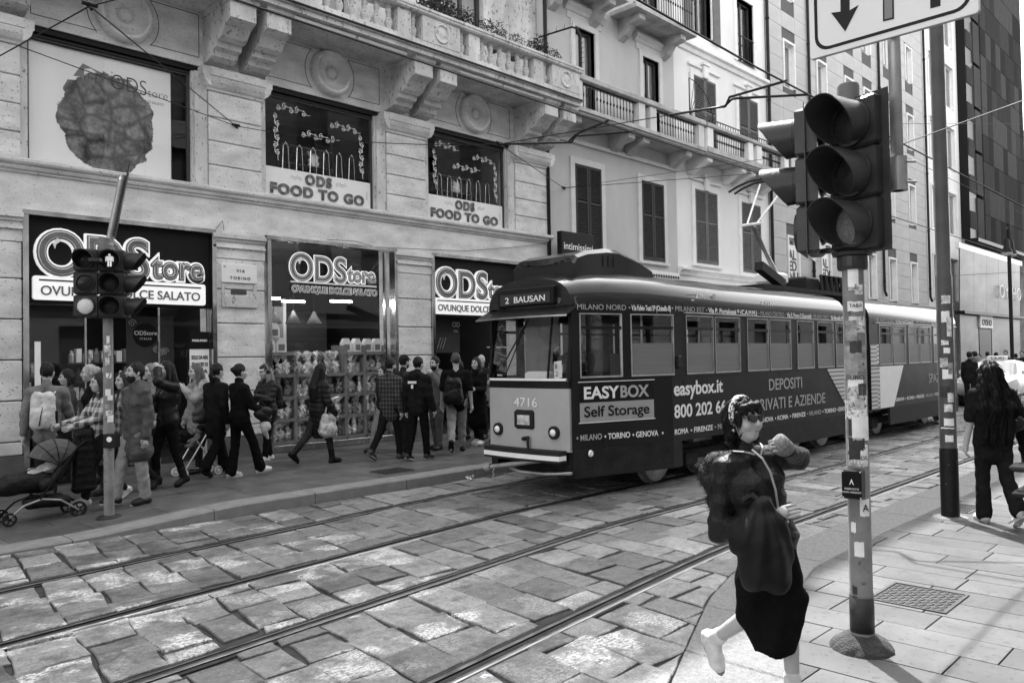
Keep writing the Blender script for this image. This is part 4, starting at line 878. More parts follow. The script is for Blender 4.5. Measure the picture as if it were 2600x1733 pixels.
# ================================================================ TRAM
m_tb = mat('tram_dark_wrap', .014, .34, var=.18, sc=1.5, spec=.12, coat=.06, rvar=.08); m_skirt = mat('tram_dusty_skirt', .016, .6, var=.5, sc=5, spots=.5, ssc=60, sv=2.6)
m_roof = mat('tram_roof_enamel', .016, .2, var=.2, sc=1.2, coat=.35); m_tf = mat('tram_front_grey', .36, .4, var=.08, sc=2, coat=.3); m_under = mat('tram_underframe', .03, .8, var=.4, sc=6); m_rub = mat('black_rubber', .02, .6)
m_trim = mat('window_trim_alu', .5, .3, m=.8, var=.2); m_tin = mat('tram_interior', .3, .7, var=.2); m_tg = glass('tram_glass', .94, 1.0); m_film = mat('window_ad_film', .16, .4, var=.12, sc=3, st=(.3, 1, 8)); m_txw = mat('ad_white', .75, .5, var=0); m_txg = mat('ad_grey', .36, .5, var=0); m_steel = mat('worn_steel', .3, .45, m=.6, var=.3, sc=8)
TY = 7.25
def hw(X):
    if X < 9.3: return .74+(max(7.5, X)-7.7)/1.6*.45
    if X > 22.2: return 1.19-(X-22.2)*.3
    return 1.19
tram = thing('tram', 'two car tram in dark advertising wrap with light grey front on the far track', 'tram', (15.4, TY, 0))
def tp(mb, n, m, **k): return part(mb, n, m, tram, **k)
def strip(mb, prof, xs, side, cap=True):
    """prof: list of (inset from side line, z); lofted along the side line"""
    n = len(prof); vs = []
    for X in xs:
        h = hw(X)
        for i, z in prof: vs.append((X, TY+side*(h-i), z))
    fs = []
    for k in range(len(xs)-1):
        for j in range(n): q = (k*n+j, (k+1)*n+j, (k+1)*n+(j+1) % n, k*n+(j+1) % n); fs.append(q if side > 0 else q[::-1])
    if cap: a = tuple(range(n)); b = tuple((len(xs)-1)*n+j for j in range(n)); fs += [a if side > 0 else a[::-1], b[::-1] if side > 0 else b]
    mb.add(vs, fs)
def rng(a, b):
    s = [a, b]+[x for x in (7.7, 8.2, 8.8, 9.3, 9.31, 22.2) if a < x < b]; return sorted(s)
def rect(i0, i1, z0, z1): return [(i0, z0), (i1, z0), (i1, z1), (i0, z1)]
WIN1 = [(7.84, 8.49), (8.63, 9.36), (9.68, 10.41), (10.46, 11.2), (11.43, 12.13), (12.18, 12.94), (13.18, 13.84), (14.0, 14.7), (14.8, 15.22)]
WIN2 = [(16.98, 17.72), (17.78, 18.52), (18.72, 19.45), (19.51, 20.24), (20.44, 21.15), (21.21, 21.92), (22.2, 22.95)]
for car, (xa, xb, wins) in enumerate(((7.72, 15.3, WIN1), (16.45, 23.2, WIN2))):
    for side in (-1, 1):
        mb = MB(); strip(mb, rect(0, .05, .62, 1.5), rng(xa, xb), side); tp(mb, 'side_panel', m_tb)
        mb = MB(); sk0, sk1 = (xa+.02, 9.5) if car == 0 else (xa+1.0, xb-.4)
        strip(mb, rect(-.012, .04, .27, .63), rng(sk0, sk1), side); tp(mb, 'skirt', m_skirt)
        if car == 0: mb = MB(); strip(mb, rect(-.01, .04, .27, .63), rng(11.1, 15.2), side); tp(mb, 'skirt', m_skirt)
        mb = MB(); strip(mb, [(-.008, 1.5), (.05, 1.5), (.05, 1.53), (-.008, 1.525)], rng(xa, xb), side); tp(mb, 'belt_rail', m_tb)
        mb = MB(); strip(mb, rect(0, .05, 2.36, 2.47), rng(xa, xb), side); tp(mb, 'cant_rail', m_tb)
        mb = MB(); strip(mb, [(-.03, 2.385), (.0, 2.38), (.0, 2.405), (-.03, 2.4)], rng(xa+1.9 if car == 0 else xa+.3, xb), side); tp(mb, 'rain_gutter', m_trim)
        ed = [xa]+[v for w_ in wins for v in w_]+[xb]
        for k in range(0, len(ed), 2):
            mb = MB(); strip(mb, rect(.004, .05, 1.53, 2.36), rng(ed[k], ed[k+1]), side); tp(mb, 'pillar', m_tb)
        for k, (a, b) in enumerate(wins):
            mb = MB(); r = .045
            for q in ((a, a+.012, 1.53, 2.36), (b-.012, b, 1.53, 2.36)): strip(mb, rect(-.006, .03, q[2], q[3]), rng(q[0], q[1]), side)
            for z0, z1 in ((1.53, 1.552), (2.346, 2.36)): strip(mb, rect(-.006, .03, z0, z1), rng(a+.012, b-.012), side)
            tp(mb, 'window_frame', m_trim if side < 0 else m_tb); mb = MB(); strip(mb, rect(-.004, .03, 2.155, 2.195), rng(a+.012, b-.012), side); tp(mb, 'transom', m_tb)
            mb = MB(); strip(mb, rect(.014, .018, 1.556, 2.34), rng(a+.018, b-.018), side); tp(mb, 'pane', m_tg)
            if side < 0 and a > 8.6: mb = MB(); strip(mb, rect(.006, .009, 1.556, 1.97), rng(a+.018, b-.018), side); tp(mb, 'ad_film', m_film)
    # roof
    xs = [xa, xa+.25, xa+.6, xa+1.2]+[xa+1.2+(xb-xa-1.2)*k/6 for k in range(1, 7)] if car == 0 else [xa+(xb-xa)*k/8 for k in range(8)]+[xb-.3, xb]
    vs = []; fs = []; arc = [(1.0, 2.47), (1.0, 2.52), (.97, 2.64), (.9, 2.76), (.78, 2.86), (.6, 2.93), (.3, 2.975), (0, 2.985)]; prof = arc+[(-y, z) for y, z in arc[-2::-1]]; n = len(prof)
    for X in xs:
        h = hw(X); dz = -.0
        f = 1. if car else min(1, .72+.28*math.sqrt(max(0, min(1, (X-xa)/1.0))))
        if car and X > xb-.5: f = 1-.35*(X-xb+.5)
        for y, z in prof: vs.append((X, TY+h*y, 2.47+(z-2.47)*f))
    for k in range(len(xs)-1):
        for j in range(n-1): fs.append((k*n+j, k*n+j+1, (k+1)*n+j+1, (k+1)*n+j))
    fs += [tuple(range(n))[::-1], tuple((len(xs)-1)*n+j for j in range(n))]
    mb = MB(); mb.add(vs, fs); tp(mb, 'roof', m_roof, smooth=True, angle=50)
    mb = MB(); mb.box(xa+.2, xb-.1, TY-.68, TY+.68, .8, .86); tp(mb, 'floor', m_tin); mb = MB(); mb.box(xa+.5, xb-.3, TY-.7, TY+.7, 2.5, 2.53); tp(mb, 'ceiling', mat('tram_ceiling', .55, .7), )
    for k in range(5 if car == 0 else 5):
        for s in (-1, 1):
            x = (10.2 if car == 0 else 17.4)+k*1.0; mb = MB(); mb.box(x, x+.42, TY+s*.62-.22, TY+s*.62+.22, 1.2, 1.27, .02); mb.box(x+.38, x+.44, TY+s*.62-.22, TY+s*.62+.22, 1.27, 1.85, .02); mb.box(x+.1, x+.3, TY+s*.62-.05, TY+s*.62+.05, .86, 1.2); tp(mb, 'seat', m_mid)
    for k in range(4): mb = MB(); x = (9.8 if car == 0 else 17)+k*1.6; mb.tube([(x, TY-.35, .86), (x, TY-.35, 2.5)], .018, 6); tp(mb, 'grab_pole', m_trim)
mb = MB()      # bellows
for k in range(8): x = 15.3+k*.144; mb.box(x, x+.08, TY-1.02, TY+1.02, .6, 2.75); mb.box(x+.08, x+.144, TY-.96, TY+.96, .62, 2.7)
tp(mb, 'bellows', m_rub)
mb = MB(); mb.box(8.2, 23, TY-.6, TY+.6, .38, .78); tp(mb, 'underframe', m_under)
for bx in (10.1, 14.4, 17.2, 21.6):
    mb = MB(); mb.box(bx-1.1, bx+1.1, TY-.9, TY-.8, .28, .42, .02); mb.box(bx-1.1, bx+1.1, TY+.8, TY+.9, .28, .42, .02); mb.box(bx-.9, bx+.9, TY-.8, TY+.8, .25, .5); tp(mb, 'bogie_frame', m_under)
    for dx in (-.62, .62):
        for s in (-1, 1):
            mb = MB(); mb.lathe([(.09, -.06), (.2, -.06), (.32, -.05), (.33, -.02), (.33, .05), (.36, .055), (.36, .07), (.1, .07)][::1], (bx+dx, TY+s*.74, .352), 20, 'y'); w_ = tp(mb, 'wheel', m_steel, smooth=True, angle=40)
    mb = MB(); mb.box(bx-.15, bx+.15, TY-.98, TY-.9, .2, .4, .03); tp(mb, 'axle_box', m_under)
# ---- front end
FX = 7.68; ys = [-.72, -.55, -.3, 0, .3, .55, .72]; bow = lambda y: FX-.05*(1-(y/.72)**2)
def face(z0, z1, m, n, dx=0, y0=-.72, y1=.72, dx1=None, th=.05):
    yy = [y0+(y1-y0)*k/8 for k in range(9)]; vs = []; dx1 = dx if dx1 is None else dx1
    for y in yy: b = bow(y); vs += [(b+dx, TY+y, z0), (b+dx1, TY+y, z1), (b+dx1+th, TY+y, z1), (b+dx+th, TY+y, z0)]
    fs = []
    for k in range(8):
        for j in range(4): fs.append((4*k+j, 4*k+(j+1) % 4, 4*k+4+(j+1) % 4, 4*k+4+j)[::-1])
    fs += [(0, 1, 2, 3), (35, 34, 33, 32)]; mb = MB(); mb.add(vs, fs); return tp(mb, n, m)
face(.6, 1.4, m_tf, 'front_panel'); face(1.4, 1.5, m_tb, 'front_band'); face(1.5, 1.53, m_lgrey, 'windscreen_sill', -.02)
face(1.535, 2.36, m_tg, 'windscreen', .0, -.7, .7, .12, .006)
face(2.36, 2.62, m_tb, 'front_header', .06, -.74, .74, .13)
mb = MB(); vs = []; yy = [-.82+1.64*k/10 for k in range(11)]     # sun visor over the windscreen
for y in yy: b = bow(y*.85); vs += [(b+.1, TY+y*.95, 2.47), (b-.22+.12*abs(y)**2, TY+y, 2.335), (b-.215+.12*abs(y)**2, TY+y, 2.32), (b+.12, TY+y*.95, 2.44)]
fs = []
for k in range(10):
    for j in range(4): fs.append((4*k+j, 4*k+(j+1) % 4, 4*k+4+(j+1) % 4, 4*k+4+j)[::-1])
fs += [(0, 1, 2, 3), (43, 42, 41, 40)]; mb.add(vs, fs); tp(mb, 'sun_visor', m_tb)
mb = MB(); mb.tube([(v[0]-.004, v[1], v[2]) for v in vs[2::4]], .012, 6); tp(mb, 'visor_rim', m_trim)
for s in (-1, 1):
    for yy_ in (.72,): mb = MB(); mb.bar((FX+.0, TY+s*.71, 1.5), (FX+.13, TY+s*.71, 2.38), .045, .05); tp(mb, 'windscreen_post', m_tb)
mb = MB(); mb.bar((FX-.02, TY-.38, 1.52), (FX+.1, TY-.38, 2.36), .02, .02); tp(mb, 'windscreen_divider', m_rub)
# roof nose and destination display
vs = []; fs = []; n = 13; rows = [(.06, 2.44, .78), (.04, 2.55, .78), (.1, 2.7, .76), (.24, 2.82, .72), (.5, 2.93, .62)]
for dx, z, w_ in rows:
    for k in range(n): y = -w_+2*w_*k/(n-1); e = 1-abs(y/w_)**3; vs.append((FX+dx-.05*e+(1-e)*.06, TY+y, z-(.0 if z < 2.6 else .12*(1-e))))
for i in range(len(rows)-1):
    for k in range(n-1): fs.append((i*n+k, (i+1)*n+k, (i+1)*n+k+1, i*n+k+1))
mb = MB(); mb.add(vs, fs); tp(mb, 'roof_nose', m_roof, smooth=True)
mb = MB(); mb.box(FX-.035, FX+.1, TY-.52, TY+.5, 2.48, 2.73, .02); tp(mb, 'display_housing', m_tb)
mb = MB(); mb.box(FX-.042, FX-.034, TY-.46, TY+.44, 2.51, 2.65); tp(mb, 'display_window', mat('display_glass', .045, .25))
text('2  BAUSAN', .115, m_lgrey, tram, (FX-.046, TY+.34, 2.535), .002, (PI/2, 0, -PI/2), width=.72, bold=.001, name='display_text')
text('4716', .17, m_txw, tram, (FX-.055, TY+.2, 1.16), .002, (PI/2, 0, -PI/2), width=.42, name='fleet_number')
mb = MB(); mb.box(FX-.075, FX-.02, TY-.16, TY+.18, .86, 1.12, .03); hl = tp(mb, 'headlight', m_rub); mb = MB(); mb.box(FX-.083, FX-.074, TY-.1, TY+.12, .92, 1.05, .003); tp(mb, 'headlight_lens', mat('lamp_lens', .6, .15, var=.6, sc=14, m=.3))
for s, yy_ in ((-1, TY-.49), (1, TY+.52)):
    mb = MB(); mb.lathe([(.085, 0), (.085, -.03), (.07, -.045), (.05, -.045)], (FX-.02, yy_, .84), 20, 'x'); mb.lathe([(.085, 0), (.08, .03)], (FX-.06, yy_, .84), 20, 'x'); tp(mb, 'indicator_lamp', m_rub, smooth=True, angle=40); mb = MB(); mb.lathe([(.0, -.095), (.035, -.085), (.05, -.06)], (FX-.0, yy_, .84), 16, 'x', cap=False); tp(mb, 'lamp_lens', m_lgrey, smooth=True)
mb = MB(); mb.lathe([(.025, -.09), (.03, -.05), (.03, 0)], (FX-.02, TY-.0, .74), 10, 'x'); mb.tube([(FX-.09, TY-.08, .78), (FX-.1, TY-.08, .68), (FX-.1, TY-.09, .62)], .02, 6); tp(mb, 'socket', m_rub)
face(.47, .5, m_rub, 'bumper_lower', -.16, -.68, .68, th=.14); face(.5, .56, m_lgrey, 'bumper_strip', -.165, -.68, .68, th=.14); face(.56, .62, m_rub, 'bumper_upper', -.16, -.68, .68, th=.14)
for s in (-1, 1):
    mb = MB(); pts = [(7.72, TY+s*.74), (8.3, TY+s*.9)]; mb.prism([(7.72, TY+s*.70), (8.5, TY+s*.93), (8.5, TY+s*.86), (7.72, TY+s*.62)], .28, .62, 'z'); tp(mb, 'corner_skirt', m_skirt)
mb = MB(); mb.prism([(7.75, .6), (8.6, .6), (8.6, .2), (8.1, .2)], TY-.6, TY+.6, 'y'); tp(mb, 'plough', m_under)
a = onX(1237, 1186, 7.42); c = onX(1420, 1162, 7.62)
mb = MB(); mb.tube([a, a.lerp(c, .35), c], [.035, .034, .03], 10); mb.tube([a-(c-a)*.02, a+(c-a)*.06], .055, 12); tp(mb, 'coupler_bar', m_steel, smooth=True, angle=40)
mb = MB(); pts = [onX(1295, 1187, 7.5), onX(1320, 1197, 7.52), onX(1380, 1203, 7.56), onX(1452, 1202, 7.62)]; mb.tube(pts, .022, 8); tp(mb, 'guard_tube', m_steel, smooth=True)
mb = MB()
for k in range(6): p = onX(1252+2*(k % 2), 1185+6*k, 7.41); mb.lathe([(.012, -.01), (.016, 0), (.012, .01)], p, 6)
tag(tp(mb, 'chain', m_steel), kind='stuff')
mb = MB(); mb.bar((FX-.03, TY+.35, 1.62), (FX+.06, TY+.05, 2.26), .012); mb.bar((FX-.035, TY+.42, 1.7), (FX+.05, TY+.0, 2.32), .02, .012); tp(mb, 'wiper', m_rub)
mb = MB(); mb.box(FX+.1, FX+.5, TY-.62, TY+.62, 1.35, 1.5); tp(mb, 'dashboard', m_mid); mb = MB(); mb.box(FX+.06, FX+.2, TY-.3, TY+.1, 1.5, 1.62, .03); tp(mb, 'ticket_machine', m_lgrey)
mb = MB(); mb.bar((FX+.05, TY-.5, 1.53), (FX+.08, TY-.47, 1.75), .13, .005, (1, 0, 0)); tp(mb, 'route_card', m_white); text('8', .09, m_black, tram, (FX+.03, TY-.46, 1.655), .001, (PI/2, 0, -PI/2)); text('2', .09, m_black, tram, (FX+.025, TY-.475, 1.56), .001, (PI/2, 0, -PI/2))
mb = MB(); mb.box(8.6, 8.64, TY-.9, TY+.9, .86, 2.5) ; mb2 = MB(); mb2.box(8.6, 8.63, TY+.25, TY+.9, .86, 2.5); tp(mb2, 'cab_partition', m_tin)
mb = MB(); mb.box(9.41, 9.5, TY-1.235, TY-1.18, 1.62, 1.8, .02); tp(mb, 'side_repeater', m_rub); mb = MB(); mb.lathe([(.045, .0), (.035, -.02)], (7.95, TY-.83, .57), 16, 'y')
tp(mb, 'marker_reflector', m_lgrey)
# roof equipment
mb = MB(); pf = [(8.05, 2.86), (8.03, 3.05), (8.1, 3.15), (8.3, 3.22), (8.75, 3.29), (9.0, 3.29), (9.5, 3.17), (9.8, 3.06), (9.86, 2.9)]; n = len(pf); vs = []; fs = []
for w_, sc_ in ((-.56, .86), (-.5, 1), (.5, 1), (.56, .86)):
    for x, z in pf: vs.append((x, TY+w_, 2.86+(z-2.86)*sc_))
for k in range(3):
    for j in range(n-1): fs.append((k*n+j, (k+1)*n+j, (k+1)*n+j+1, k*n+j+1)[::-1])
fs += [tuple(range(n))[::-1], tuple(3*n+j for j in range(n))]; mb.add(vs, fs); rb = tp(mb, 'roof_unit', m_roof, smooth=True, angle=35)
for k in range(3): mb = MB(); mb.box(8.62+k*.12, 8.65+k*.12, TY-.57, TY-.5, 3.03, 3.17); tp(mb, 'vent_slot', m_black)
for k in range(9): mb = MB(); y = TY+.42-k*.105; mb.bar((8.025, y, 3.03+.06*abs(k-4)/4), (8.025, y-.06, 3.03+.06*abs(k-3.6)/4), .025, .012); tp(mb, 'vent_slot', m_black)
mb = MB(); mb.box(13.4, 17.9, TY-.5, TY+.5, 2.98, 3.06); tp(mb, 'pantograph_base', m_under)
for x0, x1, z1, w_ in ((15.6, 16.2, 3.35, .3), (16.4, 17.0, 3.3, .34), (17.1, 17.8, 3.22, .4)): mb = MB(); mb.box(x0, x1, TY-w_, TY+w_, 3.06, z1, .04); tp(mb, 'roof_box', m_rub)
mb = MB()
for k in range(5): mb.tube([(16.0+.25*k, TY-.45, 3.05), (16.05+.25*k, TY-.4, 3.38), (16.3+.25*k, TY-.35, 3.4), (16.4+.25*k, TY-.3, 3.1)], .03, 6)
tp(mb, 'roof_cable', m_rub)
mb = MB(); mb.bar((13.5, TY-.35, 3.4), (14.4, TY-.35, 3.12), .16, .16); tp(mb, 'pantograph_spring', m_rub); mb = MB(); mb.box(14.4, 15.0, TY-.2, TY+.2, 3.15, 3.38, .05); tp(mb, 'pantograph_drive', m_lgrey)
K = Vector((13.95, TY, 4.25)); Bp = Vector((15.05, TY, 3.25)); Hd = Vector((14.95, TY, 5.2))
mb = MB(); mb.tube([Bp, K], [.05, .035], 8); tp(mb, 'lower_arm', m_steel); mb = MB(); mb.tube([(14.7, TY-.12, 3.3), K+Vector((.05, -.05, -.05))], .016, 6); tp(mb, 'control_rod', m_steel)
for s in (-1, 1): mb = MB(); mb.tube([K+Vector((0, s*.1, 0)), Hd+Vector((0, s*.32, 0))], .02, 6); tp(mb, 'upper_arm', m_lgrey)
mb = MB(); mb.tube([K+Vector((0, -.2, 0)), K+Vector((0, .2, 0))], .03, 8); tp(mb, 'knee_joint', m_lgrey)
for dx in (-.12, .12): mb = MB(); mb.tube([Hd+Vector((dx, y, .08-.22*max(0, abs(y)-.55)**1.2*2)) for y in (-.95, -.75, -.5, 0, .5, .75, .95)], .022, 6); tp(mb, 'contact_bow', m_under)
# ---- lettering on the near side
def side_text(s, X0, X1, z, h, m, bold=0, out=.006, **k):
    a = TY-hw(X0)-out; b = TY-hw(X1)-out; ang = math.atan2(b-a, X1-X0)
    return text(s, h, m, tram, (X0, a, z), .001, (PI/2, 0, ang), width=math.hypot(X1-X0, b-a), bold=bold, **k)
side_text('MILANO NORD \u2022', 7.8, 8.62, 2.405, .1, m_txg, out=.012); side_text('V.le Fulvio Testi 59 (Cinisello B)', 8.64, 9.29, 2.405, .1, m_txw, .002, out=.012); side_text('\u2022 MILANO EST \u2022', 9.32, 10.25, 2.412, .1, m_txg); side_text('Via P. Portaluppi 9 (C.A.M.M.)', 10.28, 11.75, 2.412, .1, m_txw, .002); side_text('\u2022 MILANO CENTRO \u2022', 11.8, 12.75, 2.412, .1, m_txg); side_text('Via E. Porro 2 (Lancetti)', 12.8, 13.75, 2.412, .1, m_txw, .002); side_text('\u2022 MILANO OVEST \u2022', 13.78, 14.55, 2.412, .1, m_txg); side_text('Via Bisceglie 89/91', 14.58, 15.25, 2.412, .1, m_txw, .002)
side_text('4716', 11.95, 12.35, 2.56, .15, m_txw, out=-.02); side_text('ATM', 9.98, 10.25, 2.6, .11, m_txw, .003, out=-.03, shear=.3)
mb = MB()
for z in (2.58, 2.71): mb.bar((9.88, TY-1.165, z), (10.3, TY-1.165, z), .006, .015)
tp(mb, 'badge_frame', m_txw); mb = MB(); mb.lathe([(.05, 0), (.05, -.005)], (10.5, TY-1.16, 2.65), 14, 'y'); tp(mb, 'city_crest', m_txg)
def side_quad(X0, X1, z0, z1, m, n, out=.004):
    mb = MB(); strip(mb, rect(-out, -out+.002, z0, z1), rng(X0, X1), -1); return tp(mb, n, m)
side_quad(7.82, 8.98, 1.215, 1.475, m_black, 'ad_panel'); side_quad(7.82, 8.98, .965, 1.215, mat('ad_panel_grey', .3, .5, var=.05), 'ad_panel', .0045)
side_quad(7.8, 9.0, 1.475, 1.485, m_txw, 'ad_panel_edge', .005); side_quad(7.8, 9.0, .955, .965, m_txw, 'ad_panel_edge', .005)
side_text('EASY', 7.88, 8.42, 1.265, .215, m_txw, .006, out=.008); side_text('BOX', 8.44, 8.9, 1.265, .215, m_txg, .006, out=.008); side_text('Self Storage', 7.88, 8.9, 1.035, .19, m_black, .003, out=.008)
side_text('easybox.it', 9.33, 10.64, 1.25, .27, m_txw, .006); side_text('800 202 66', 9.33, 10.72, .945, .25, m_txw, .005)
side_text('DEPOSITI', 12.1, 13.31, 1.21, .26, m_txg, .002); side_text('PER PRIVATI E AZIENDE', 11.05, 14.25, .9, .26, m_txg, .002)
for s, x, l, w_ in [('\u2022 MILANO', 7.76, .4, 0), ('\u2022 TORINO', 8.18, .42, 1), ('\u2022 GENOVA', 8.62, .44, 1), ('\u2022', 9.1, .05, 1), ('ROMA', 9.33, .36, 1), ('\u2022 FIRENZE', 9.73, .62, 1), ('\u2022 MILANO', 10.38, .6, 0), ('\u2022 TORINO', 11.0, .6, 1), ('\u2022 GENOVA', 11.64, .6, 1), ('\u2022 ROMA', 12.28, .5, 1), ('\u2022 FIRENZE', 12.82, .62, 1), ('\u2022 MILANO', 13.48, .6, 0), ('\u2022 TORINO', 14.12, .6, 1), ('\u2022 GENOVA', 14.74, .5, 1)]:
    side_text(s, x, x+l-.02, .74-.03*min(1, (x-7.74)/2), .105, m_txw if w_ else m_txg, .002)
x = 17.75
for k in range(8): s = ('\u2022 GENOVA', '\u2022 ROMA', '\u2022 FIRENZE', '\u2022 MILANO', '\u2022 TORINO')[k % 5]; side_text(s, x, x+.6, .74, .1, m_txg if 'MIL' in s else m_txw, .002); x += .65
for k, s in enumerate(('\u2022 MILANO NORD', '\u2022 V.le Fulvio Testi 59 (Cinisello B)', '\u2022 MILANO EST', '\u2022 Via P. Portaluppi 9 (C.A.M.M.)', '\u2022 MILANO CENTRO')): side_text(s, 16.7+k*1.2, 17.85+k*1.2, 2.412, .095, m_txg if k % 2 == 0 else m_txw, .001)
side_text('SPAZIO A VOI', 20.0, 22.15, 1.06, .3, m_txg, .003)
# picture print wrapping the car ends
M, t_, b_, N, L = _nodes('corridor_print'); g = N('ShaderNodeNewGeometry').outputs['Position']; sp = N('ShaderNodeSeparateXYZ'); L(g, sp.inputs[0])
ang = _maths(t_, 'ARCTAN2', _maths(t_, 'SUBTRACT', sp.outputs[2], 1.35), _maths(t_, 'ADD', _maths(t_, 'FLOOR', _maths(t_, 'DIVIDE', sp.outputs[0], 1.2)), .0)); fr = _maths(t_, 'FRACT', _maths(t_, 'MULTIPLY', ang, 160))
L(_mr(t_, fr, .2, .8, .12, .62), b_.inputs['Base Color']); b_.inputs['Roughness'].default_value = .4
def side_poly(pts, m, n):
    mb = MB(); q = [(x, TY-hw(x)-.0075, z) for x, z in pts]; mb.add(q+[(x, y+.002, z) for x, y, z in q], [tuple(range(len(q))), tuple(range(2*len(q)-1, len(q)-1, -1))]); return tp(mb, n, m)
side_poly([(14.35, 1.5), (15.28, 1.5), (15.28, .7)], M, 'picture_print'); side_poly([(16.47, 1.95), (16.93, 1.95), (16.93, .64), (16.47, .64)], M, 'picture_print'); side_poly([(16.94, 1.5), (18.35, 1.5), (17.7, .64), (16.94, .64)], m_lgrey, 'picture_print')
# ================================================================ STREET FURNITURE
m_pole = mat('grey_painted_pole', .20, .55, var=.35, sc=5, spots=.35, ssc=14, sv=.45, bump=.15, bsc=30); m_sig = mat('signal_black', .03, .36, var=.3, sc=6, spec=.3, bump=.1, bsc=50); m_lensd = mat('dark_lens', .02, .2, var=.4, sc=60); m_lensl = mat('lit_lens', .62, .3, var=.3, sc=90); m_galv = mat('galvanised_pipe', .34, .45, m=.5, var=.25, sc=6)
def signal(par, x, y, z0, head, lenses, pitch, R, visors=(1, 1, 1), plate=0, depth=.13, vl=2.1, bulge=False):
    """one signal head looking along heading (radians); built upright about (x,y)"""
    T = Matrix.Translation((x, y, z0)) @ Matrix.Rotation(head, 4, 'Z'); n = len(lenses); H = pitch*n; W = R*1.32
    for k in range(n):
        mb = MB(); mb.box(-depth, 0, -W, W, k*pitch+.003, (k+1)*pitch-.003, .018); part(mb.xf(T), 'signal_housing', m_sig, par)
        zc = (k+.5)*pitch
        mb = MB(); mb.lathe([(R*1.1, -.01), (R*1.12, .02), (R, .025), (R*.97, .006)], (0, 0, zc), 28, 'x', cap=False); part(mb.xf(T), 'lens_ring', m_sig, par, smooth=True, angle=40)
        mb = MB(); mb.lathe([(R*.98, .006), (R*.75, .02), (R*.4, .03), (.0001, .034)], (0, 0, zc), 28, 'x', cap=False); part(mb.xf(T), 'lens', lenses[k], par, smooth=True)
        if visors[k]:
            mb = MB(); N_ = 30; vs = []; fs = []; RR = R*1.1
            for rr in (RR, RR-.006):
                for q in (0, 1):
                    for j in range(N_+1):
                        a = rad(-62)+rad(304)*j/N_; up = (math.sin(a)+1)/2; l = .012 if q == 0 else R*vl*(.28+.72*min(1, up*1.25))
                        vs.append((l+.01, rr*(1+.05*q)*math.cos(a), zc+rr*(1+.05*q)*math.sin(a)))
            m = N_+1
            for j in range(N_): fs += [(j, j+1, m+j+1, m+j), (2*m+j, 3*m+j, 3*m+j+1, 2*m+j+1), (m+j, m+j+1, 3*m+j+1, 3*m+j)]
            mb.add(vs, fs); part(mb.xf(T), 'visor', m_sig, par, smooth=True, angle=50)
        if bulge: mb = MB(); mb.lathe([(R*1.05, 0), (R*1.0, -.05), (R*.8, -.1), (R*.45, -.135), (.001, -.145)], (-depth*.3, 0, zc), 20, 'x', cap=False); part(mb.xf(T), 'lamp_back', m_sig, par, smooth=True)
    if plate: mb = MB(); mb.box(-depth*.5, -depth*.5+.006, -W-plate, W+plate, -.02, H+.02); part(mb.xf(T), 'backing_plate', m_sig, par)
def stickers(par, bx, by, r, items, cap):
    """paper stickers wrapped on a round pole: (azimuth deg from the photographer's side, z, width, height, material)"""
    a0 = math.atan2(-by, -bx)
    for k, (az, z, w_, h, m) in enumerate(items):
        N_ = 5; mb = MB(); vs = []; rr = r+.0015+.0008*(k % 5)
        for q in (0, 1):
            for j in range(N_+1): a = a0+rad(az)+(j/N_-.5)*w_/r; vs.append((bx+rr*math.cos(a), by+rr*math.sin(a), z+q*h+random.uniform(-.004, .004)))
        mb.add(vs, [(j, j+1, N_+2+j, N_+1+j) for j in range(N_)]); part(mb, 'sticker', m, par)
m_stk = [mat('sticker_%d' % k, v, .6, var=vr, sc=s_, spots=sp_, ssc=45, sv=.25) for k, (v, vr, s_, sp_) in enumerate(((.75, .2, 10, 0), (.6, .5, 16, .6), (.05, .3, 10, 0), (.45, .5, 22, .7), (.28, .6, 14, .4), (.68, .35, 30, .8)))]
# --- right, sticker covered traffic light
BX, BY_ = 4.92, 1.9
tl = thing('traffic_light', 'large traffic light on a sticker covered pole on the near sidewalk', 'traffic light', (BX, BY_, 0), 0, 'traffic lights')
mb = MB(); mb.lathe([(.068, .05), (.068, .34), (.07, .342), (.066, .36), (.064, 1.6), (.062, 2.34)], (BX, BY_, 0), 24); part(mb, 'pole', m_pole, tl, smooth=True, angle=40)
mb = MB(); mb.lathe([(.0705, .12), (.0705, .33)], (BX, BY_, 0), 24); part(mb, 'pole_sleeve', m_sig, tl, smooth=True)
o = smesh('concrete_foot', [('e', (0, 0, -.03), (.185, .185, .14)), ('e', (.03, .03, -.03), (.17, .16, .12))], mat('rough_concrete', .05, .9, var=.4, sc=12, bump=.8, bsc=90), .01, .05, lambda P: .003*np.sin(P[:, 0]*70)*np.cos(P[:, 1]*60+P[:, 2]*40), tl)
mb = MB(); mb.lathe([(.085, 2.3), (.09, 2.32), (.09, 2.38), (.07, 2.4)], (BX, BY_, 0), 20); part(mb, 'collar', m_sig, tl)
mb = MB(); mb.tube([(BX, BY_, 2.4), (BX, BY_, 3.36)], .045, 12); part(mb, 'mast', m_sig, tl)
mb = MB(); mb.lathe([(.066, 3.22), (.066, 3.42), (.06, 3.435), (.0, 3.438)], (BX, BY_-.0, 0), 20); part(mb, 'mast_cap', mat('grey_cap', .14, .5, var=.2), tl, smooth=True, angle=40)
signal(tl, BX-.1, BY_-.05, 2.41, rad(163), (mat('clear_lens', .14, .2, var=.5, sc=70), m_lensd, m_lensd), .302, .122, plate=.045, vl=2.15)
signal(tl, BX-.03, BY_+.31, 2.41, rad(106), (m_lensd,)*3, .302, .11, plate=.03, vl=2.0, bulge=True, visors=(0, 1, 1))
for z in (2.43, 3.2): mb = MB(); mb.bar((BX-.02, BY_-.1, z), (BX-.02, BY_+.2, z), .05, .03); part(mb, 'mount_arm', m_sig, tl)
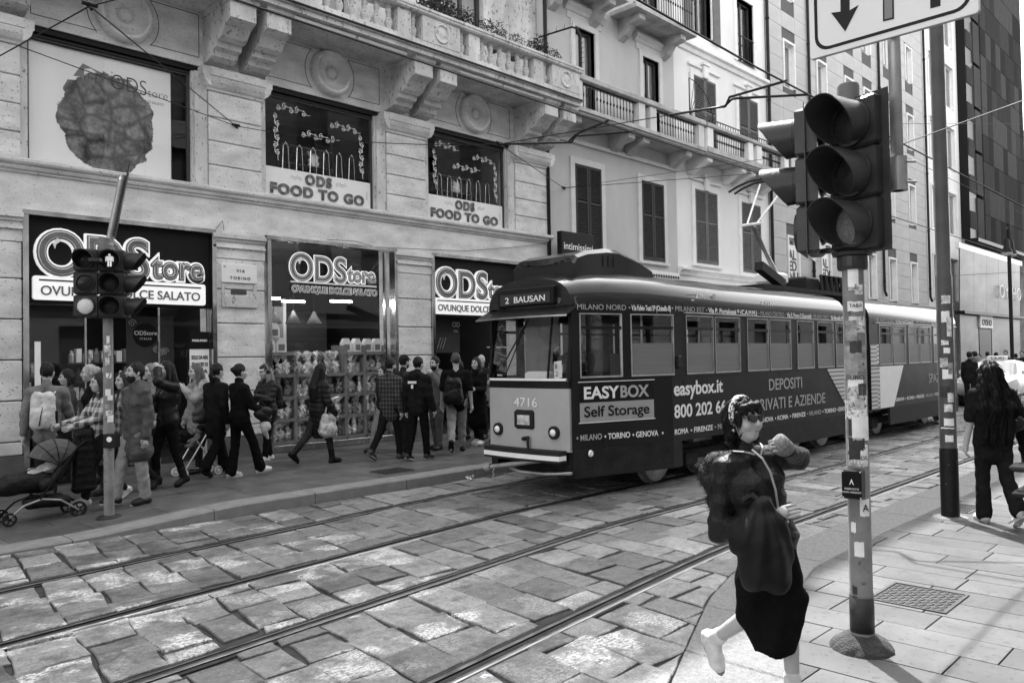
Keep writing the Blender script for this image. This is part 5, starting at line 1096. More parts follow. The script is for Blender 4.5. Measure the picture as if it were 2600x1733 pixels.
mb = MB(); mb.lathe([(.11, 2.385), (.12, 2.405), (.05, 2.41)], (BX, BY_, 0), 20); part(mb, 'drip_tray', m_sig, tl)
it = [(0, 2.13, .06, .14, m_stk[0]), (28, 2.1, .05, .06, m_stk[1]), (8, 1.99, .09, .06, m_stk[0]), (38, 1.9, .04, .05, m_stk[1]), (4, 1.72, .065, .07, m_stk[2]), (5, 1.725, .05, .04, m_stk[0]), (-2, 1.48, .09, .065, m_stk[0]), (30, 1.6, .07, .16, m_stk[4]), (-25, 1.55, .08, .2, m_stk[4]), (2, 1.35, .1, .14, m_stk[3]), (-12, 1.28, .14, .12, m_stk[5]), (25, 1.3, .08, .16, m_stk[5]), (-22, 1.18, .05, .1, m_stk[2]), (20, 1.15, .1, .14, m_stk[0]), (0, 1.1, .08, .06, m_stk[2]), (18, .98, .09, .13, m_stk[5]), (-15, .98, .09, .16, m_stk[3]), (12, 1.85, .1, .1, m_stk[3]), (-20, 1.8, .07, .12, m_stk[4]), (32, 1.44, .05, .07, m_stk[2]), (-8, 1.41, .1, .08, m_stk[4]), (10, 1.0, .1, .1, m_stk[1])]
it = [(a, .55+(z-.55)*.92+.17, w_, h, m) for a, z, w_, h, m in it]
it += [(-8, 1.155, .085, .13, m_stk[2]), (28, 1.14, .035, .07, m_stk[0]), (-30, .72, .03, .06, m_stk[0]), (-5, .58, .055, .085, m_stk[0]), (30, .82, .06, .1, m_stk[0]), (-32, .33, .03, .07, m_stk[2])]
stickers(tl, BX, BY_, .065, it, None)
def ptext(par, bx, by, r, s, az, z, h, m, bold=0):
    a0 = math.atan2(-by, -bx)+rad(az); p = (bx+(r+.008)*math.cos(a0), by+(r+.008)*math.sin(a0), z); text(s, h, m, par, p, .0008, (PI/2, 0, a0+PI/2), 'CENTER', bold=bold, name='sticker_text')
for s, az, z, h, m in (('PONY', 0, 2.175, .024, m_black), ('TABA', 8, 2.07, .03, m_black), ('another', 0, 1.295, .018, m_white), ('project', 2, 1.275, .018, m_white), ('EURO', -2, 1.635, .04, m_black), ('A', 30, .85, .06, m_black), ('DS', 28, 1.155, .035, m_black)): ptext(tl, BX, BY_, .065, s, az, z, h, m)
pb = thing('push_button_box', 'black pedestrian request box with a triangle on the sticker covered pole', 'push button', (BX, BY_, .93)); a0 = math.atan2(-BY_, -BX)+rad(-14); T = Matrix.Translation((BX, BY_, 0)) @ Matrix.Rotation(a0, 4, 'Z')
mb = MB(); mb.box(.055, .13, -.062, .05, .93, 1.10, .006); part(mb.xf(T), 'box', m_black, pb); mb = MB(); mb.prism([(-.045, 1.01), (.033, 1.01), (-.006, 1.075)], .1305, .132, 'x'); part(mb.xf(T), 'triangle', mat('box_triangle', .008, .5), pb); mb = MB(); mb.prism([(-.02, 1.012), (-.006, 1.05), (.008, 1.012), (-.002, 1.022), (-.006, 1.035), (-.011, 1.022)], .1322, .1335, 'x'); part(mb.xf(T), 'hand_symbol', m_white, pb)
for k, s in enumerate(('RISERVATO', 'NON VEDENTI')):
    p = T @ Vector((.1325, -.006, .985-.02*k)); text(s, .016, m_white, pb, p, .0005, (PI/2, 0, a0+PI/2), 'CENTER')
for yy_, zz in ((-.055, .938), (.043, .938), (-.055, 1.092), (.043, 1.092)): mb = MB(); mb.lathe([(.004, .13), (.004, .1325)], (0, yy_, zz), 8, 'x'); part(mb.xf(T), 'screw', m_lgrey, pb)
# --- lane sign on its own pipe
sg = thing('lane_sign', 'big white lane sign with black arrows at the top right', 'road sign', (5.02, 1.66, 2.75))
mb = MB(); mb.tube([(5.02, 1.66, 2.76), (5.02, 1.66, 4.5)], .036, 14); part(mb, 'pipe', m_galv, sg, smooth=True)
mb = MB(); mb.tube([(5.02, 1.655, 2.76), (5.02, 1.655, 2.96)], .052, 16); mb.bar((5.02, 1.655, 2.86), (4.95, 1.85, 2.86), .05, .12); part(mb, 'clamp', m_galv, sg, smooth=True, angle=40)
for z in (2.8, 2.92): mb = MB(); mb.tube([(4.99, 1.6, z), (5.03, 1.56, z)], .008, 6); part(mb, 'bolt', m_steel, sg)
SX = 4.955; _l, _r = onX(2057, 148, SX), onX(2487, 38, SX); ya, yb, za = _l.y, _r.y, (_l.z+_r.z)/2; zb = za+1.05
def rrect(y0, y1, z0, z1, r):
    P = []
    for cy, cz, q in ((y1-r, z1-r, 0), (y0+r, z1-r, 1), (y0+r, z0+r, 2), (y1-r, z0+r, 3)): P += [(cy+r*math.cos(q*PI/2+u*PI/12), cz+r*math.sin(q*PI/2+u*PI/12)) for u in range(7)]
    return P
mb = MB(); mb.prism(rrect(yb, ya, za, zb, .02), SX, SX+.025, 'x'); part(mb, 'plate', m_galv, sg)
mb = MB(); mb.prism(rrect(yb+.003, ya-.003, za+.003, zb-.003, .02), SX-.002, SX-.0004, 'x'); part(mb, 'white_face', mat('sign_white', .72, .45, var=.05, sc=2), sg)
mb = MB(); o1 = rrect(yb+.035, ya-.035, za+.035, zb-.035, .09); i1 = rrect(yb+.055, ya-.055, za+.055, zb-.055, .075); n = len(o1)
mb.add([(SX-.0035, a, b) for a, b in o1]+[(SX-.0035, a, b) for a, b in i1], [(k, (k+1) % n, n+(k+1) % n, n+k) for k in range(n)]); part(mb, 'border', m_black, sg)
def onSX(x, y): p = onX(x, y, SX-.0045); return (p.y, p.z)
mb = MB(); ar = [onSX(*q) for q in ((2146, 80), (2110, 33), (2134, 30), (2133, -90), (2157, -90), (2157, 27), (2180, 13))]; mb.prism(ar, SX-.005, SX-.004, 'x'); part(mb, 'down_arrow', m_black, sg)
mb = MB(); mb.prism([onSX(*q) for q in ((2242, 55), (2241, -90), (2268, -90), (2270, 48))], SX-.005, SX-.004, 'x'); part(mb, 'lane_bar', m_black, sg); mb = MB(); mb.prism([onSX(*q) for q in ((2246, 50), (2245, -90), (2265, -90), (2266, 45))], SX-.006, SX-.0052, 'x'); part(mb, 'lane_bar_fill', m_mid, sg)
mb = MB(); mb.prism([onSX(*q) for q in ((2362, 22), (2361, -90), (2386, -90), (2388, 15))], SX-.005, SX-.004, 'x'); part(mb, 'lane_bar', m_black, sg)
# --- tall lamp post
LX, LY = 9.37, 2.66
lp = thing('lamp_post', 'tall dark round lamp post with stickers at the near kerb', 'lamp post', (LX, LY, 0)); mb = MB(); mb.lathe([(.083, .75), (.08, 2.6), (.072, 2.62), (.068, 9)], (LX, LY, 0), 24); part(mb, 'shaft', mat('dark_grey_post', .075, .4, var=.3, sc=3, rvar=.1), lp, smooth=True, angle=40)
mb = MB(); mb.lathe([(.09, 0), (.09, .72), (.085, .76), (.07, .77)], (LX, LY, 0), 24); part(mb, 'black_sleeve', mat('scuffed_black', .012, .5, var=.3, spots=.25, ssc=25, sv=8), lp, smooth=True, angle=40)
mb = MB(); mb.lathe([(.19, 0), (.17, .02), (.1, .03)], (LX, LY, .005), 16); part(mb, 'mortar_collar', m_kerbn, lp)
stickers(lp, LX, LY, .083, [(12, 2.3, .09, .09, m_stk[1]), (5, 2.1, .08, .12, m_stk[0]), (28, 1.95, .05, .2, m_stk[1]), (-4, 1.86, .07, .05, m_stk[5]), (8, 1.77, .06, .06, m_stk[0]), (-16, 1.62, .08, .1, m_stk[3]), (8, 1.5, .1, .1, m_stk[0]), (-12, 1.3, .1, .12, m_stk[2]), (25, 1.25, .06, .1, m_stk[1]), (8, 1.15, .08, .08, m_stk[1]), (10, 1.0, .1, .08, m_stk[0]), (0, .97, .15, .012, m_stk[0]), (30, 1.55, .05, .12, m_stk[4])], None)
stickers(lp, LX, LY, .0845, [(8, .62+.02, .0, .0, m_stk[0])][:0]+[(8, .86-.03, .08, .07, m_stk[0])], None)
# --- left traffic light
QX, QY = 3.3, 9.75; qz = zs(3.3)
tq = thing('traffic_light', 'traffic light with a lit pedestrian figure at the far kerb, before the left shop front', 'traffic light', (QX, QY, qz), 0, 'traffic lights')
mb = MB(); mb.lathe([(.056, 0), (.055, 1.2), (.053, 2.3)], (QX, QY, qz), 18); part(mb, 'pole', m_pole, tq, smooth=True, angle=40); mb = MB(); mb.lathe([(.14, 0), (.12, .02), (.06, .03)], (QX, QY, qz+.001), 14); part(mb, 'foot_ring', m_under, tq)
mb = MB(); mb.tube([(QX, QY, 2.3), (QX, QY, 3.15)], .04, 10); part(mb, 'mast', m_sig, tq); mb = MB(); mb.lathe([(.062, 3.1), (.062, 3.25), (.055, 3.262), (0, 3.264)], (QX-.04, QY, 0), 18); part(mb, 'mast_cap', MATS['grey_cap'], tq, smooth=True, angle=40)
signal(tq, QX-.02, QY-.14, 2.34, rad(243), (m_lensd, m_lensd, m_lensd), .262, .098, vl=1.35); signal(tq, QX-.25, QY-.03, 2.34, rad(238), (m_lensl, m_lensd, m_lensd), .262, .092, visors=(0, 0, 1), vl=1.6); signal(tq, QX+.18, QY-.1, 2.34, rad(322), (m_lensd,)*3, .262, .092, vl=2.0)
T = Matrix.Translation((QX-.02, QY-.14, 2.34)) @ Matrix.Rotation(rad(243), 4, 'Z'); mb = MB(); z0 = .262*2.5
m_fig = mat('lit_pedestrian_figure', .9, .5, var=0, emit=.05)
for q in ((-.012, .012, .045, .07), (-.032, .032, -.01, .042), (-.022, -.003, -.075, -.012), (.003, .022, -.075, -.012), (-.042, -.034, -.02, .035), (.034, .042, -.02, .035)): mb.box(.04, .044, q[0], q[1], z0+q[2], z0+q[3])
part(mb.xf(T), 'pedestrian_figure', m_fig, tq)
for z in (2.36, 3.0): mb = MB(); mb.bar((QX-.25, QY-.02, z), (QX+.2, QY-.06, z), .05, .04); part(mb, 'mount_arm', m_sig, tq)
mb = MB(); mb.box(-.0, .12, -.06, .06, -.04, .0); part(mb.xf(Matrix.Translation((QX-.16, QY-.14, 3.0)) @ Matrix.Rotation(rad(238), 4, 'Z')), 'sensor_box', m_sig, tq)
stickers(tq, QX, QY, .055, [(a, z, random.uniform(.03, .07), random.uniform(.04, .09), m_stk[random.choice((0, 1, 3, 4, 5))]) for a, z in ((0, 2.05), (15, 1.9), (-10, 1.8), (5, 1.65), (-5, 1.45), (20, 1.4), (-15, 1.3), (5, 1.22), (12, .95), (25, .75), (-10, 1.95), (22, 1.15))], None)
pbq = thing('push_button_box', 'black push button box with a round pale disc on the far traffic light pole', 'push button', (QX, QY, .85)); T = Matrix.Translation((QX, QY, 0)) @ Matrix.Rotation(rad(225), 4, 'Z'); mb = MB(); mb.box(.02, .13, -.0, .14, .86, 1.02, .008); part(mb.xf(T), 'box', m_black, pbq); mb = MB(); mb.lathe([(.03, .13), (.03, .134)], (0, .07, .96), 16, 'x'); part(mb.xf(T), 'disc', m_lgrey, pbq)
a, b = onB(273, 640, QX, QY), onB(312, 445, QX, QY); bo = thing('bent_sign', 'bent sign on a leaning tube on top of the far traffic light', 'road sign', a); mb = MB(); mb.tube([a+(b-a)*-.12, a+(b-a)*.08, b], [.012, .042, .04], 12); part(mb, 'tube', m_galv, bo, smooth=True, angle=40)
mb = MB(); d = (b-a).normalized(); w_ = Vector((.34, .94, 0)).normalized(); q = w_.cross(d).normalized(); c0 = a+(b-a)*.2+Vector((.035, -.02, 0)); c1 = b+(b-a)*.12+Vector((.045, -.02, 0))
mb.add([c0-w_*.14-q*.008, c0+w_*.2-q*.008, c1+w_*.2-q*.008, c1-w_*.14-q*.008, c0-w_*.14+q*.008, c0+w_*.2+q*.008, c1+w_*.2+q*.008, c1-w_*.14+q*.008], [(0, 1, 2, 3), (7, 6, 5, 4), (0, 4, 5, 1), (1, 5, 6, 2), (2, 6, 7, 3), (3, 7, 4, 0)]); part(mb, 'sign_plate', m_sig, bo)
for f_ in (.1, .95): mb = MB(); p = a+(b-a)*f_; mb.lathe([(.048, -.015), (.048, .015)], p, 12); part(mb, 'band', m_trim, bo)
# --- bench at the right edge
bn = thing('bench', 'dark bench with rounded slabs cut by the right edge of the view', 'bench', (9.0, 1.2, 0)); m_bn = mat('dark_bench_enamel', .03, .25, var=.1, coat=.5)
mb = MB(); mb.box(8.72, 9.2, .4, 1.94, .40, .47, .03); part(mb, 'seat', m_bn, bn); mb = MB(); mb.box(8.7, 8.86, .4, 1.95, .64, .72, .03); part(mb, 'backrest', m_bn, bn)
for y in (.7, 1.6): mb = MB(); mb.box(8.9, 9.0, y, y+.08, 0, .4, .01); part(mb, 'leg', m_bn, bn); mb = MB(); mb.bar((8.8, y+.04, .44), (8.78, y+.04, .66), .05, .04); part(mb, 'back_support', m_bn, bn)
# --- far double street lamp
fl = thing('street_lamp', 'double headed street lamp far down the street before the sloping glass front', 'street lamp', (44.5, 10.0, .1)); p0 = onY(2570, 900, 10.0); fx = p0.x; bz = .1
mb = MB(); mb.tube([(fx, 10, .1), (fx, 10, 8.1)], .09, 10); part(mb, 'post', m_iron_b, fl)
for s in (-1, 1):
    mb = MB(); x0 = fx+s*.42; mb.tube([(fx, 10, 7.6), (fx+s*.2, 10, 7.9), (x0, 10, 7.75), (x0, 10, 7.3)], .03, 6); part(mb, 'arm', m_iron_b, fl); mb = MB(); mb.lathe([(.07, 7.3), (.12, 7.2), (.14, 6.9), (.26, 6.65), (.27, 6.6)], (x0, 10, 0), 16, cap=False); part(mb, 'lamp_shade', m_iron_b, fl, smooth=True); mb = MB(); mb.lathe([(.26, 6.6), (.18, 6.48), (.001, 6.45)], (x0, 10, 0), 16, cap=False); part(mb, 'diffuser', m_lgrey, fl, smooth=True)
# --- overhead wires
m_wire = mat('overhead_wire', .015, .6, var=0)
def wire(pts, r, label, name='overhead_wire', sag=0, group='overhead wires'):
    P = [Vector(p) for p in pts]
    if len(P) == 2 and sag: P = [P[0].lerp(P[1], k/10)-Vector((0, 0, sag*4*(k/10)*(1-k/10))) for k in range(11)]
    mb = MB(); mb.tube(P, r, 5); return tag(mb.build(name, m_wire), label, 'wire', group)
wire([(-6, 6.6, 5.25), (3, 7.1, 5.26), (9, 7.28, 5.3), (15, 7.25, 5.27), (40, 7.3, 5.28), (90, 7.3, 5.3)], .013, 'contact wire running above the tram roof along the far track')
wire([(-6, 3.9, 5.3), (3, 4.4, 5.3), (9, 4.55, 5.27), (40, 4.55, 5.2), (90, 4.55, 5.2)], .013, 'contact wire over the near track, passing behind the big traffic light')
A1 = Vector((6.69, FY-.05, 6.02)); A2 = Vector((15.75, BY-.01, 6.2)); k1, k2, k3 = onZ(228, 16, 5.32), onZ(45, 116, 5.4), onZ(1268, 366, 5.35)
wire([A1, k1], .008, 'span wire from the pier anchor up to the knot at the top left'); wire([A1, k2], .007, 'lower span wire from the pier anchor out to the left edge'); wire([k1, onZ(0, 142, 5.4)], .008, 'short wire from the top left knot down to the left edge'); wire([k1, onZ(330, -10, 5.3)], .007, 'wire leaving the top left knot towards the top of the view')
wire([A1, k3], .007, 'long thin span wire across the middle upper window', sag=.12); wire([k3, A2], .008, 'span wire from the knot by the right upper window down to the grey house'); wire([A2, onZ(1960, 437, 5.4)], .007, 'thin wire from the grey house anchor over the dark shutters'); wire([A2, onZ(2000, 395, 5.5)], .005, 'thinnest wire fanning out from the grey house anchor')
for k, (p, lab) in enumerate(((k1, 'cluster of clamps where wires meet at the top left'), (A1, 'small wall anchor on the pier left of the middle upper window'), (A2, 'small wall anchor on the grey house left of the shutters'), (k3, 'clamp where wires meet beside the right upper window'))):
    mb = MB(); mb.tube([p-Vector((.07, 0, -.02)), p+Vector((.07, 0, .02))], .022, 6); mb.tube([p-Vector((0, .05, .05)), p+Vector((0, .05, .03))], .015, 6); tag(mb.build('wire_clamp', m_wire), lab, 'clamp', 'wire clamps')
def arm(pts, lab): mb = MB(); mb.tube([onZ(x, y, 5.34) for x, y in pts], .018, 6); tag(mb.build('pull_off_arm', m_iron_b), lab, 'wire arm', 'bent arms holding the contact wire')
arm(((1268, 366), (1430, 362), (1450, 362), (1468, 338), (1545, 306)), 'upper bent arm holding the contact wire below the iron balcony'); arm(((1445, 358), (1462, 342), (1470, 345), (1612, 333)), 'lower bent arm holding the contact wire below the iron balcony'); arm(((1700, 292), (1828, 272), (1842, 270), (1852, 247), (1998, 205)), 'upper bent arm holding the contact wire before the cream house'); arm(((1838, 272), (1858, 252), (1870, 250), (2060, 240)), 'lower bent arm holding the contact wire before the cream house')
wire([k3, onZ(1700, 292, 5.34)], .008, 'wire linking the two pairs of bent arms'); wire([onX(2280, 370, 9), onX(2600, 255, 7.5)], .006, 'thick wire rising to the right edge past the lamp post'); wire([onY(2030, 313, 9), onY(2600, 315, 9)], .008, 'level wire crossing behind the big traffic light'); wire([onY(2250, 375, 8), onY(2600, 545, 8)], .008, 'wire dropping to the right across the dark tower'); wire([onY(2400, 605, 20), onY(2600, 580, 16)], .02, 'wire crossing in front of the tower soffit'); wire([onY(2405, 700, 12), onY(2600, 690, 12)], .012, 'wire crossing the sloping glass front')
# wall cable over the shop fronts
wire([onY(x, y, FY-.03) for x, y in ((545, 585), (565, 560), (570, 592))], .006, 'loose cable hanging on the pier beside the left shop front', 'wall_cable', group='loose wall cables'); wire([onY(x, y, FY-.04) for x, y in ((830, 608), (900, 612), (950, 626), (1010, 630), (1180, 637), (1300, 628), (1385, 618))], .006, 'loose cable sagging along the wall over the right shop front', 'wall_cable', group='loose wall cables')
# --- litter
mb = MB(); leaves(mb, (0, 0, .02), (.09, .06, .015), 14, .05); o = mb.build('paper_scrap', m_white); p = onZ(1193, 1217, 0); o.location = (p.x, p.y, .01); tag(o, 'crumpled white paper scrap in the gutter before the tram', 'litter')
# --- taxi
m_car = mat('white_car_paint', .6, .25, var=.04, coat=.8); m_cg = mat('car_window', .03, .06, var=0, coat=.5)
CXX, CYY = 30.2, 7.0
cr = thing('taxi', 'white taxi with a roof sign at the right edge behind the long haired woman', 'car', (CXX, CYY, 0), PI)
L_ = [(-2.2, .55, .7, .62), (-2.1, .45, .86, .78), (-1.5, .3, .98, .86), (-.75, .3, 1.0, .88), (0, .3, 1.02, .88), (1.0, .3, 1.02, .88), (1.8, .35, 1.05, .86), (2.2, .5, 1.0, .74)]   # x, z0, z1, half width
vs = []; fs = []; n = 10
for x, z0, z1, h in L_: vs += [(-x, h*a, z0+(z1-z0)*b) for a, b in ((-.86, 0), (-1, .18), (-1, .6), (-.96, .85), (-.8, 1), (.8, 1), (.96, .85), (1, .6), (1, .18), (.86, 0))]
for k in range(len(L_)-1):
    for j in range(n): fs.append((k*n+j, (k+1)*n+j, (k+1)*n+(j+1) % n, k*n+(j+1) % n))
fs += [tuple(range(n)), tuple((len(L_)-1)*n+j for j in range(n-1, -1, -1))]
mb = MB(); mb.add(vs, fs); mb.build('body', m_car, cr, smooth=True, angle=35)
def loft(L_, prof): 
    vs = []; fs = []; n = len(prof)
    for x, z0, z1, h in L_: vs += [(-x, h*a, z0+(z1-z0)*b) for a, b in prof]
    for k in range(len(L_)-1):
        for j in range(n-1): fs.append((k*n+j, (k+1)*n+j, (k+1)*n+j+1, k*n+j+1))
    return vs, fs
mb = MB(); v_, f_ = loft([(-1.05, .98, .99, .74), (-.35, .98, 1.42, .64), (.3, .98, 1.46, .64), (1.2, .98, 1.4, .62), (1.9, .98, 1.05, .7)], [(-1, 0), (-.98, .15), (-.86, .85), (-.7, 1), (.7, 1), (.86, .85), (.98, .15), (1, 0)]); mb.add(v_, f_); mb.build('cabin', m_car, cr, smooth=True, angle=35)
mb = MB(); mb.add([(1.03, -.66, 1.0), (1.03, .66, 1.0), (.4, .56, 1.4), (.4, -.56, 1.4)], [(0, 1, 2, 3)]); mb.build('windscreen', m_cg, cr)
for s in (-1, 1):
    mb = MB(); mb.add([(.85, s*.735, 1.0), (.3, s*.60, 1.38), (-.2, s*.60, 1.41), (-.2, s*.735, 1.0)], [(0, 1, 2, 3)]); mb.build('side_window', m_cg, cr); mb = MB(); mb.box(.6, .75, s*.9-.08, s*.9+.08, 1.0, 1.14, .03); mb.build('mirror', m_car, cr); mb = MB(); mb.box(2.0, 2.16, s*.58-.14, s*.58+.14, .66, .8, .03); mb.build('headlight', mat('car_lamp', .5, .1, m=.5), cr)
    for x in (1.35, -1.35): mb = MB(); mb.lathe([(.2, -.1), (.31, -.1), (.325, -.06), (.325, .08), (.3, .1), (.2, .1)], (x, s*.76, .325), 20, 'y'); mb.build('tyre', m_rub, cr, smooth=True, angle=40); mb = MB(); mb.lathe([(.2, -.09), (.12, -.07), (.03, -.095), (.0, -.095)], (x, s*.76+(0 if s < 0 else .18), .325), 14, 'y'); mb.build('rim', m_trim, cr)
mb = MB(); mb.box(-.05, .13, -.28, .28, 1.46, 1.6, .03); mb.build('roof_sign', m_lgrey, cr); text('TAXI', .12, m_black, cr, (.135, -.2, 1.48), .002, (PI/2, 0, PI/2), world=False, width=.4)
# ================================================================ PEOPLE
V3 = lambda *a: np.array(a, float)
def rotm(yaw=0, pitch=0, roll=0): return np.array(Euler((rad(pitch), rad(roll), rad(yaw)), 'XYZ').to_matrix())
def cloth(v, kind='cloth'):
    n = f'{kind}_{int(v*1000)}'
    if n in MATS: return MATS[n]
    if kind == 'plaid' or kind == 'check':
        M, t, b, N, L = _nodes(n); tc = N('ShaderNodeTexCoord').outputs['Object']; sp = N('ShaderNodeSeparateXYZ'); L(tc, sp.inputs[0]); per = .07 if kind == 'plaid' else .11
        def st(o, w_): return _maths(t, 'LESS_THAN', _maths(t, 'FRACT', _maths(t, 'DIVIDE', _maths(t, 'ADD', o, 5), per)), w_)
        xy = _maths(t, 'ADD', sp.outputs[0], sp.outputs[1]); a, c = st(xy, .12 if kind == 'plaid' else .5), st(sp.outputs[2], .12 if kind == 'plaid' else .5)
        m = _maths(t, 'ADD', _maths(t, 'MULTIPLY', a, .5), _maths(t, 'MULTIPLY', c, .5)); L(_mr(t, m, 0, 1, v, v*7+.1), b.inputs['Base Color']); b.inputs['Roughness'].default_value = .9; MATS[n] = M; return M
    return mat(n, v, {'leather': .38, 'nylon': .42, 'denim': .85}.get(kind, .88), var=.3, sc=9, bump=.75 if kind != 'leather' else .3, bsc=24, spec=.04 if kind == 'cloth' else .16)
m_skin = {}
def skinm(v): return mat(f'skin_{int(v*100)}', v, .5, var=.08, sc=18, spec=.25)
def folds(P, amp, seed=0.):
    x, y, z = P[:, 0], P[:, 1], P[:, 2]
    return .8*amp*(np.sin(41*z+17*x+9*y+seed)*.5+np.sin(53*z-23*x+31*y+2*seed)*.35+np.sin(19*x-27*y+11*z+seed*3)*.5+np.sin(83*z+40*y-35*x)*.2)
def person(label, X, Y, heading, H=1.72, z=None, sex='m', leg=((6, 6), (-6, 8)), arm=((8, 8, 18), (-8, 8, 18)), lean=0, side=0, head=(0, 0), top=None, low=None, shoe=None, hair=None, skin=.40, h=.0145, group=None, beard=None, cat='person', seat=None, glasses=0):
    top = dict(v=.03, t=.02, hem=.06, wr=.006, kind='cloth') | (top or {}); low = dict(v=.02, t=.014, flare=.0, kind='cloth', wr=.005) | (low or {}); shoe = dict(v=.02, sole=.02, boot=0) | (shoe or {}); hair = dict(style='short', v=.015) | (hair or {})
    zb = (zs(X) if Y > 8.9 else .01) if z is None else z
    root = thing('person', label, cat, (X, Y, zb), rad(heading)-PI/2, group); s = H/1.75; T = Matrix.Translation((X, Y, zb)) @ Matrix.Rotation(rad(heading)-PI/2, 4, 'Z'); Ti = T.inverted()
    sw = .19 if sex == 'm' else .165; hwid = .09 if sex == 'm' else .095; J = {}
    feet = []; legs = []
    for sg, (a, k) in zip((-1, 1), leg):
        a, b = rad(a), rad(a-k); hip = V3(sg*hwid, 0, 0); kn = hip+.43*V3(0, math.sin(a), -math.cos(a)); an = kn+.41*V3(0, math.sin(b), -math.cos(b)); pt = (b*.9 if b < -.2 else max(0, b)*.35); R = rotm(0, math.degrees(pt))
        hl = an+R@V3(0, -.05, -.07); to = an+R@V3(sg*.015, .175, -.07); ba = an+R@V3(sg*.01, .11, -.075); legs.append((hip, kn, an, hl, to, ba, R)); feet += [hl[2], to[2], ba[2]]
    hz = -min(feet) if seat is None else seat; off = V3(0, 0, hz); legs = [tuple(p+off for p in l[:6])+(l[6],) for l in legs]
    Pc = V3(0, 0, hz+.02); Rt = rotm(0, -lean, side); up = lambda x, y, z_: Pc+Rt@V3(x, y, z_)
    ch, sh, nb = up(0, 0, .28), up(0, -.01, .47), up(0, -.005, .53); Rh = rotm(head[0], -lean*.3+head[1]); hc = nb+Rt@V3(0, .02, .06)+Rh@V3(0, .015, .10); hd = lambda x, y, z_: hc+Rh@V3(x, y, z_)
    arms = []
    for sg, a in zip((-1, 1), arm):
        so = up(sg*sw, -.01, .44)
        if a[0] == 'w': el, wr = (np.array(Ti @ Vector(a[1]))/s), (np.array(Ti @ Vector(a[2]))/s)
        elif a[0] == 'l': el, wr = V3(*a[1])+V3(0, 0, 0), V3(*a[2])
        else:
            pi_, ou, eb = rad(a[0]), rad(a[1]), rad(a[2]); d = V3(sg*math.sin(ou), math.sin(pi_)*math.cos(ou), -math.cos(pi_)*math.cos(ou)); el = so+.29*d; p2 = pi_+eb; tw = rad(a[3]) if len(a) > 3 else 0
            d2 = V3(sg*math.sin(ou)*.5-sg*math.sin(tw), math.sin(p2)*math.cos(tw), -math.cos(p2)); d2 /= np.linalg.norm(d2); wr = el+.25*d2
        arms.append((so, el, wr))
    S = lambda p: tuple(np.array(p)*s); r_ = lambda r: r*s
    c_ = lambda a, b, ra, rb, *k: ('c', S(a), S(b), r_(ra), r_(rb))+k
    def torso(t, hem=None, flare=0):
        t = t*.72; o = []; tw = .008 if sex == 'm' else 0
        for sg in (-1, 1):
            o += [c_(up(sg*.06, -.01, .0), up(sg*(.05 if sex == 'f' else .06), 0, .16), .095+t+(.012 if sex == 'f' else 0), .085+tw+t), c_(up(sg*.05, 0, .16), up(sg*.075, 0, .33), .085+tw+t, .092+tw+t), c_(up(sg*.075, 0, .33), up(sg*.09, -.01, .43), .092+tw+t, .07+t), c_(up(sg*.05, -.01, .46), up(sg*sw*.96, -.01, .445), .05+t, .055+t)]
            if sex == 'f': o.append(('e', S(up(sg*.065, .075, .31)), tuple(s*(q+t) for q in (.055, .05, .055))))
            if hem: o.append(c_(up(sg*.06, -.01, .02), Pc+V3(sg*(.055+flare*.5), -.01, -hem), .097+t, .098+t*.8+flare))
        return o
    body = torso(0)+[c_(nb-V3(0, 0, .05), hd(0, -.012, -.06), .05 if sex == 'm' else .043, .05 if sex == 'm' else .043), ('e', S(hd(0, -.005, .015)), tuple(np.array((.074, .093, .108))*s), Rh), ('e', S(hd(0, .022, -.052)), tuple(np.array((.055, .064, .066))*s), Rh), ('e', S(hd(0, .05, -.088)), tuple(np.array((.03, .028, .026))*s), Rh), c_(hd(0, .085, .012), hd(0, .106, -.026), .009, .0155, .012), ('e', S(hd(0, .08, .03)), tuple(np.array((.045, .014, .012))*s), Rh)]
    for sg in (-1, 1): body.append(('e', S(hd(sg*.077, -.012, -.008)), tuple(np.array((.011, .021, .031))*s), Rh, .006)); body.append(('-e', S(hd(sg*.031, .098, .012)), tuple(np.array((.02, .014, .011))*s), Rh, .008)); body.append(('e', S(hd(sg*.042, .062, -.03)), tuple(np.array((.025, .025, .025))*s), Rh, .02))
    body.append(('e', S(hd(0, .084, -.062)), tuple(np.array((.022, .012, .011))*s), Rh, .008))
    ex = MB()
    for sg, (so, el, wr) in zip((-1, 1), arms):
        d = (wr-el)/max(1e-6, np.linalg.norm(wr-el)); lat = np.cross(d, V3(sg, .2, .1)); lat /= np.linalg.norm(lat); nr = np.cross(lat, d)
        body += [c_(so, el, .05, .04), c_(el, wr, .039, .027), c_(wr+d*.02, wr+d*.075, .026, .031, .015), ('e', S(wr+d*.055), tuple(np.array((.03, .03, .045))*s*.75))]
        for q, ln in zip((-.03, -.01, .01, .029), (.06, .074, .078, .068)):
            b0 = wr+d*.07+lat*q; nn = nr*(-1 if nr@V3(-sg, 0, 0) < 0 else 1); p1 = b0+d*ln*.5+nn*.006; p2 = p1+d*ln*.33+nn*.018; p3 = p2+d*ln*.17+nn*.02; ex.tube([S(p) for p in (b0, p1, p2, p3)], [.0098*s, .009*s, .008*s, .006*s], 6)
        b0 = wr+d*.025+lat*.026; ex.tube([S(p) for p in (b0, b0+d*.03+lat*.02, b0+d*.06+lat*.024)], [.012*s, .010*s, .008*s], 6)
    for sg, (hip, kn, an, hl, to, ba, R) in zip((-1, 1), legs): body += [c_(hip, kn, .082, .052), c_(kn, an, .053, .036), c_(an, ba, .036, .028)]
    smesh('body', body, skinm(skin), h*(.8 if glasses else .9), .022*s, None, root, ex)
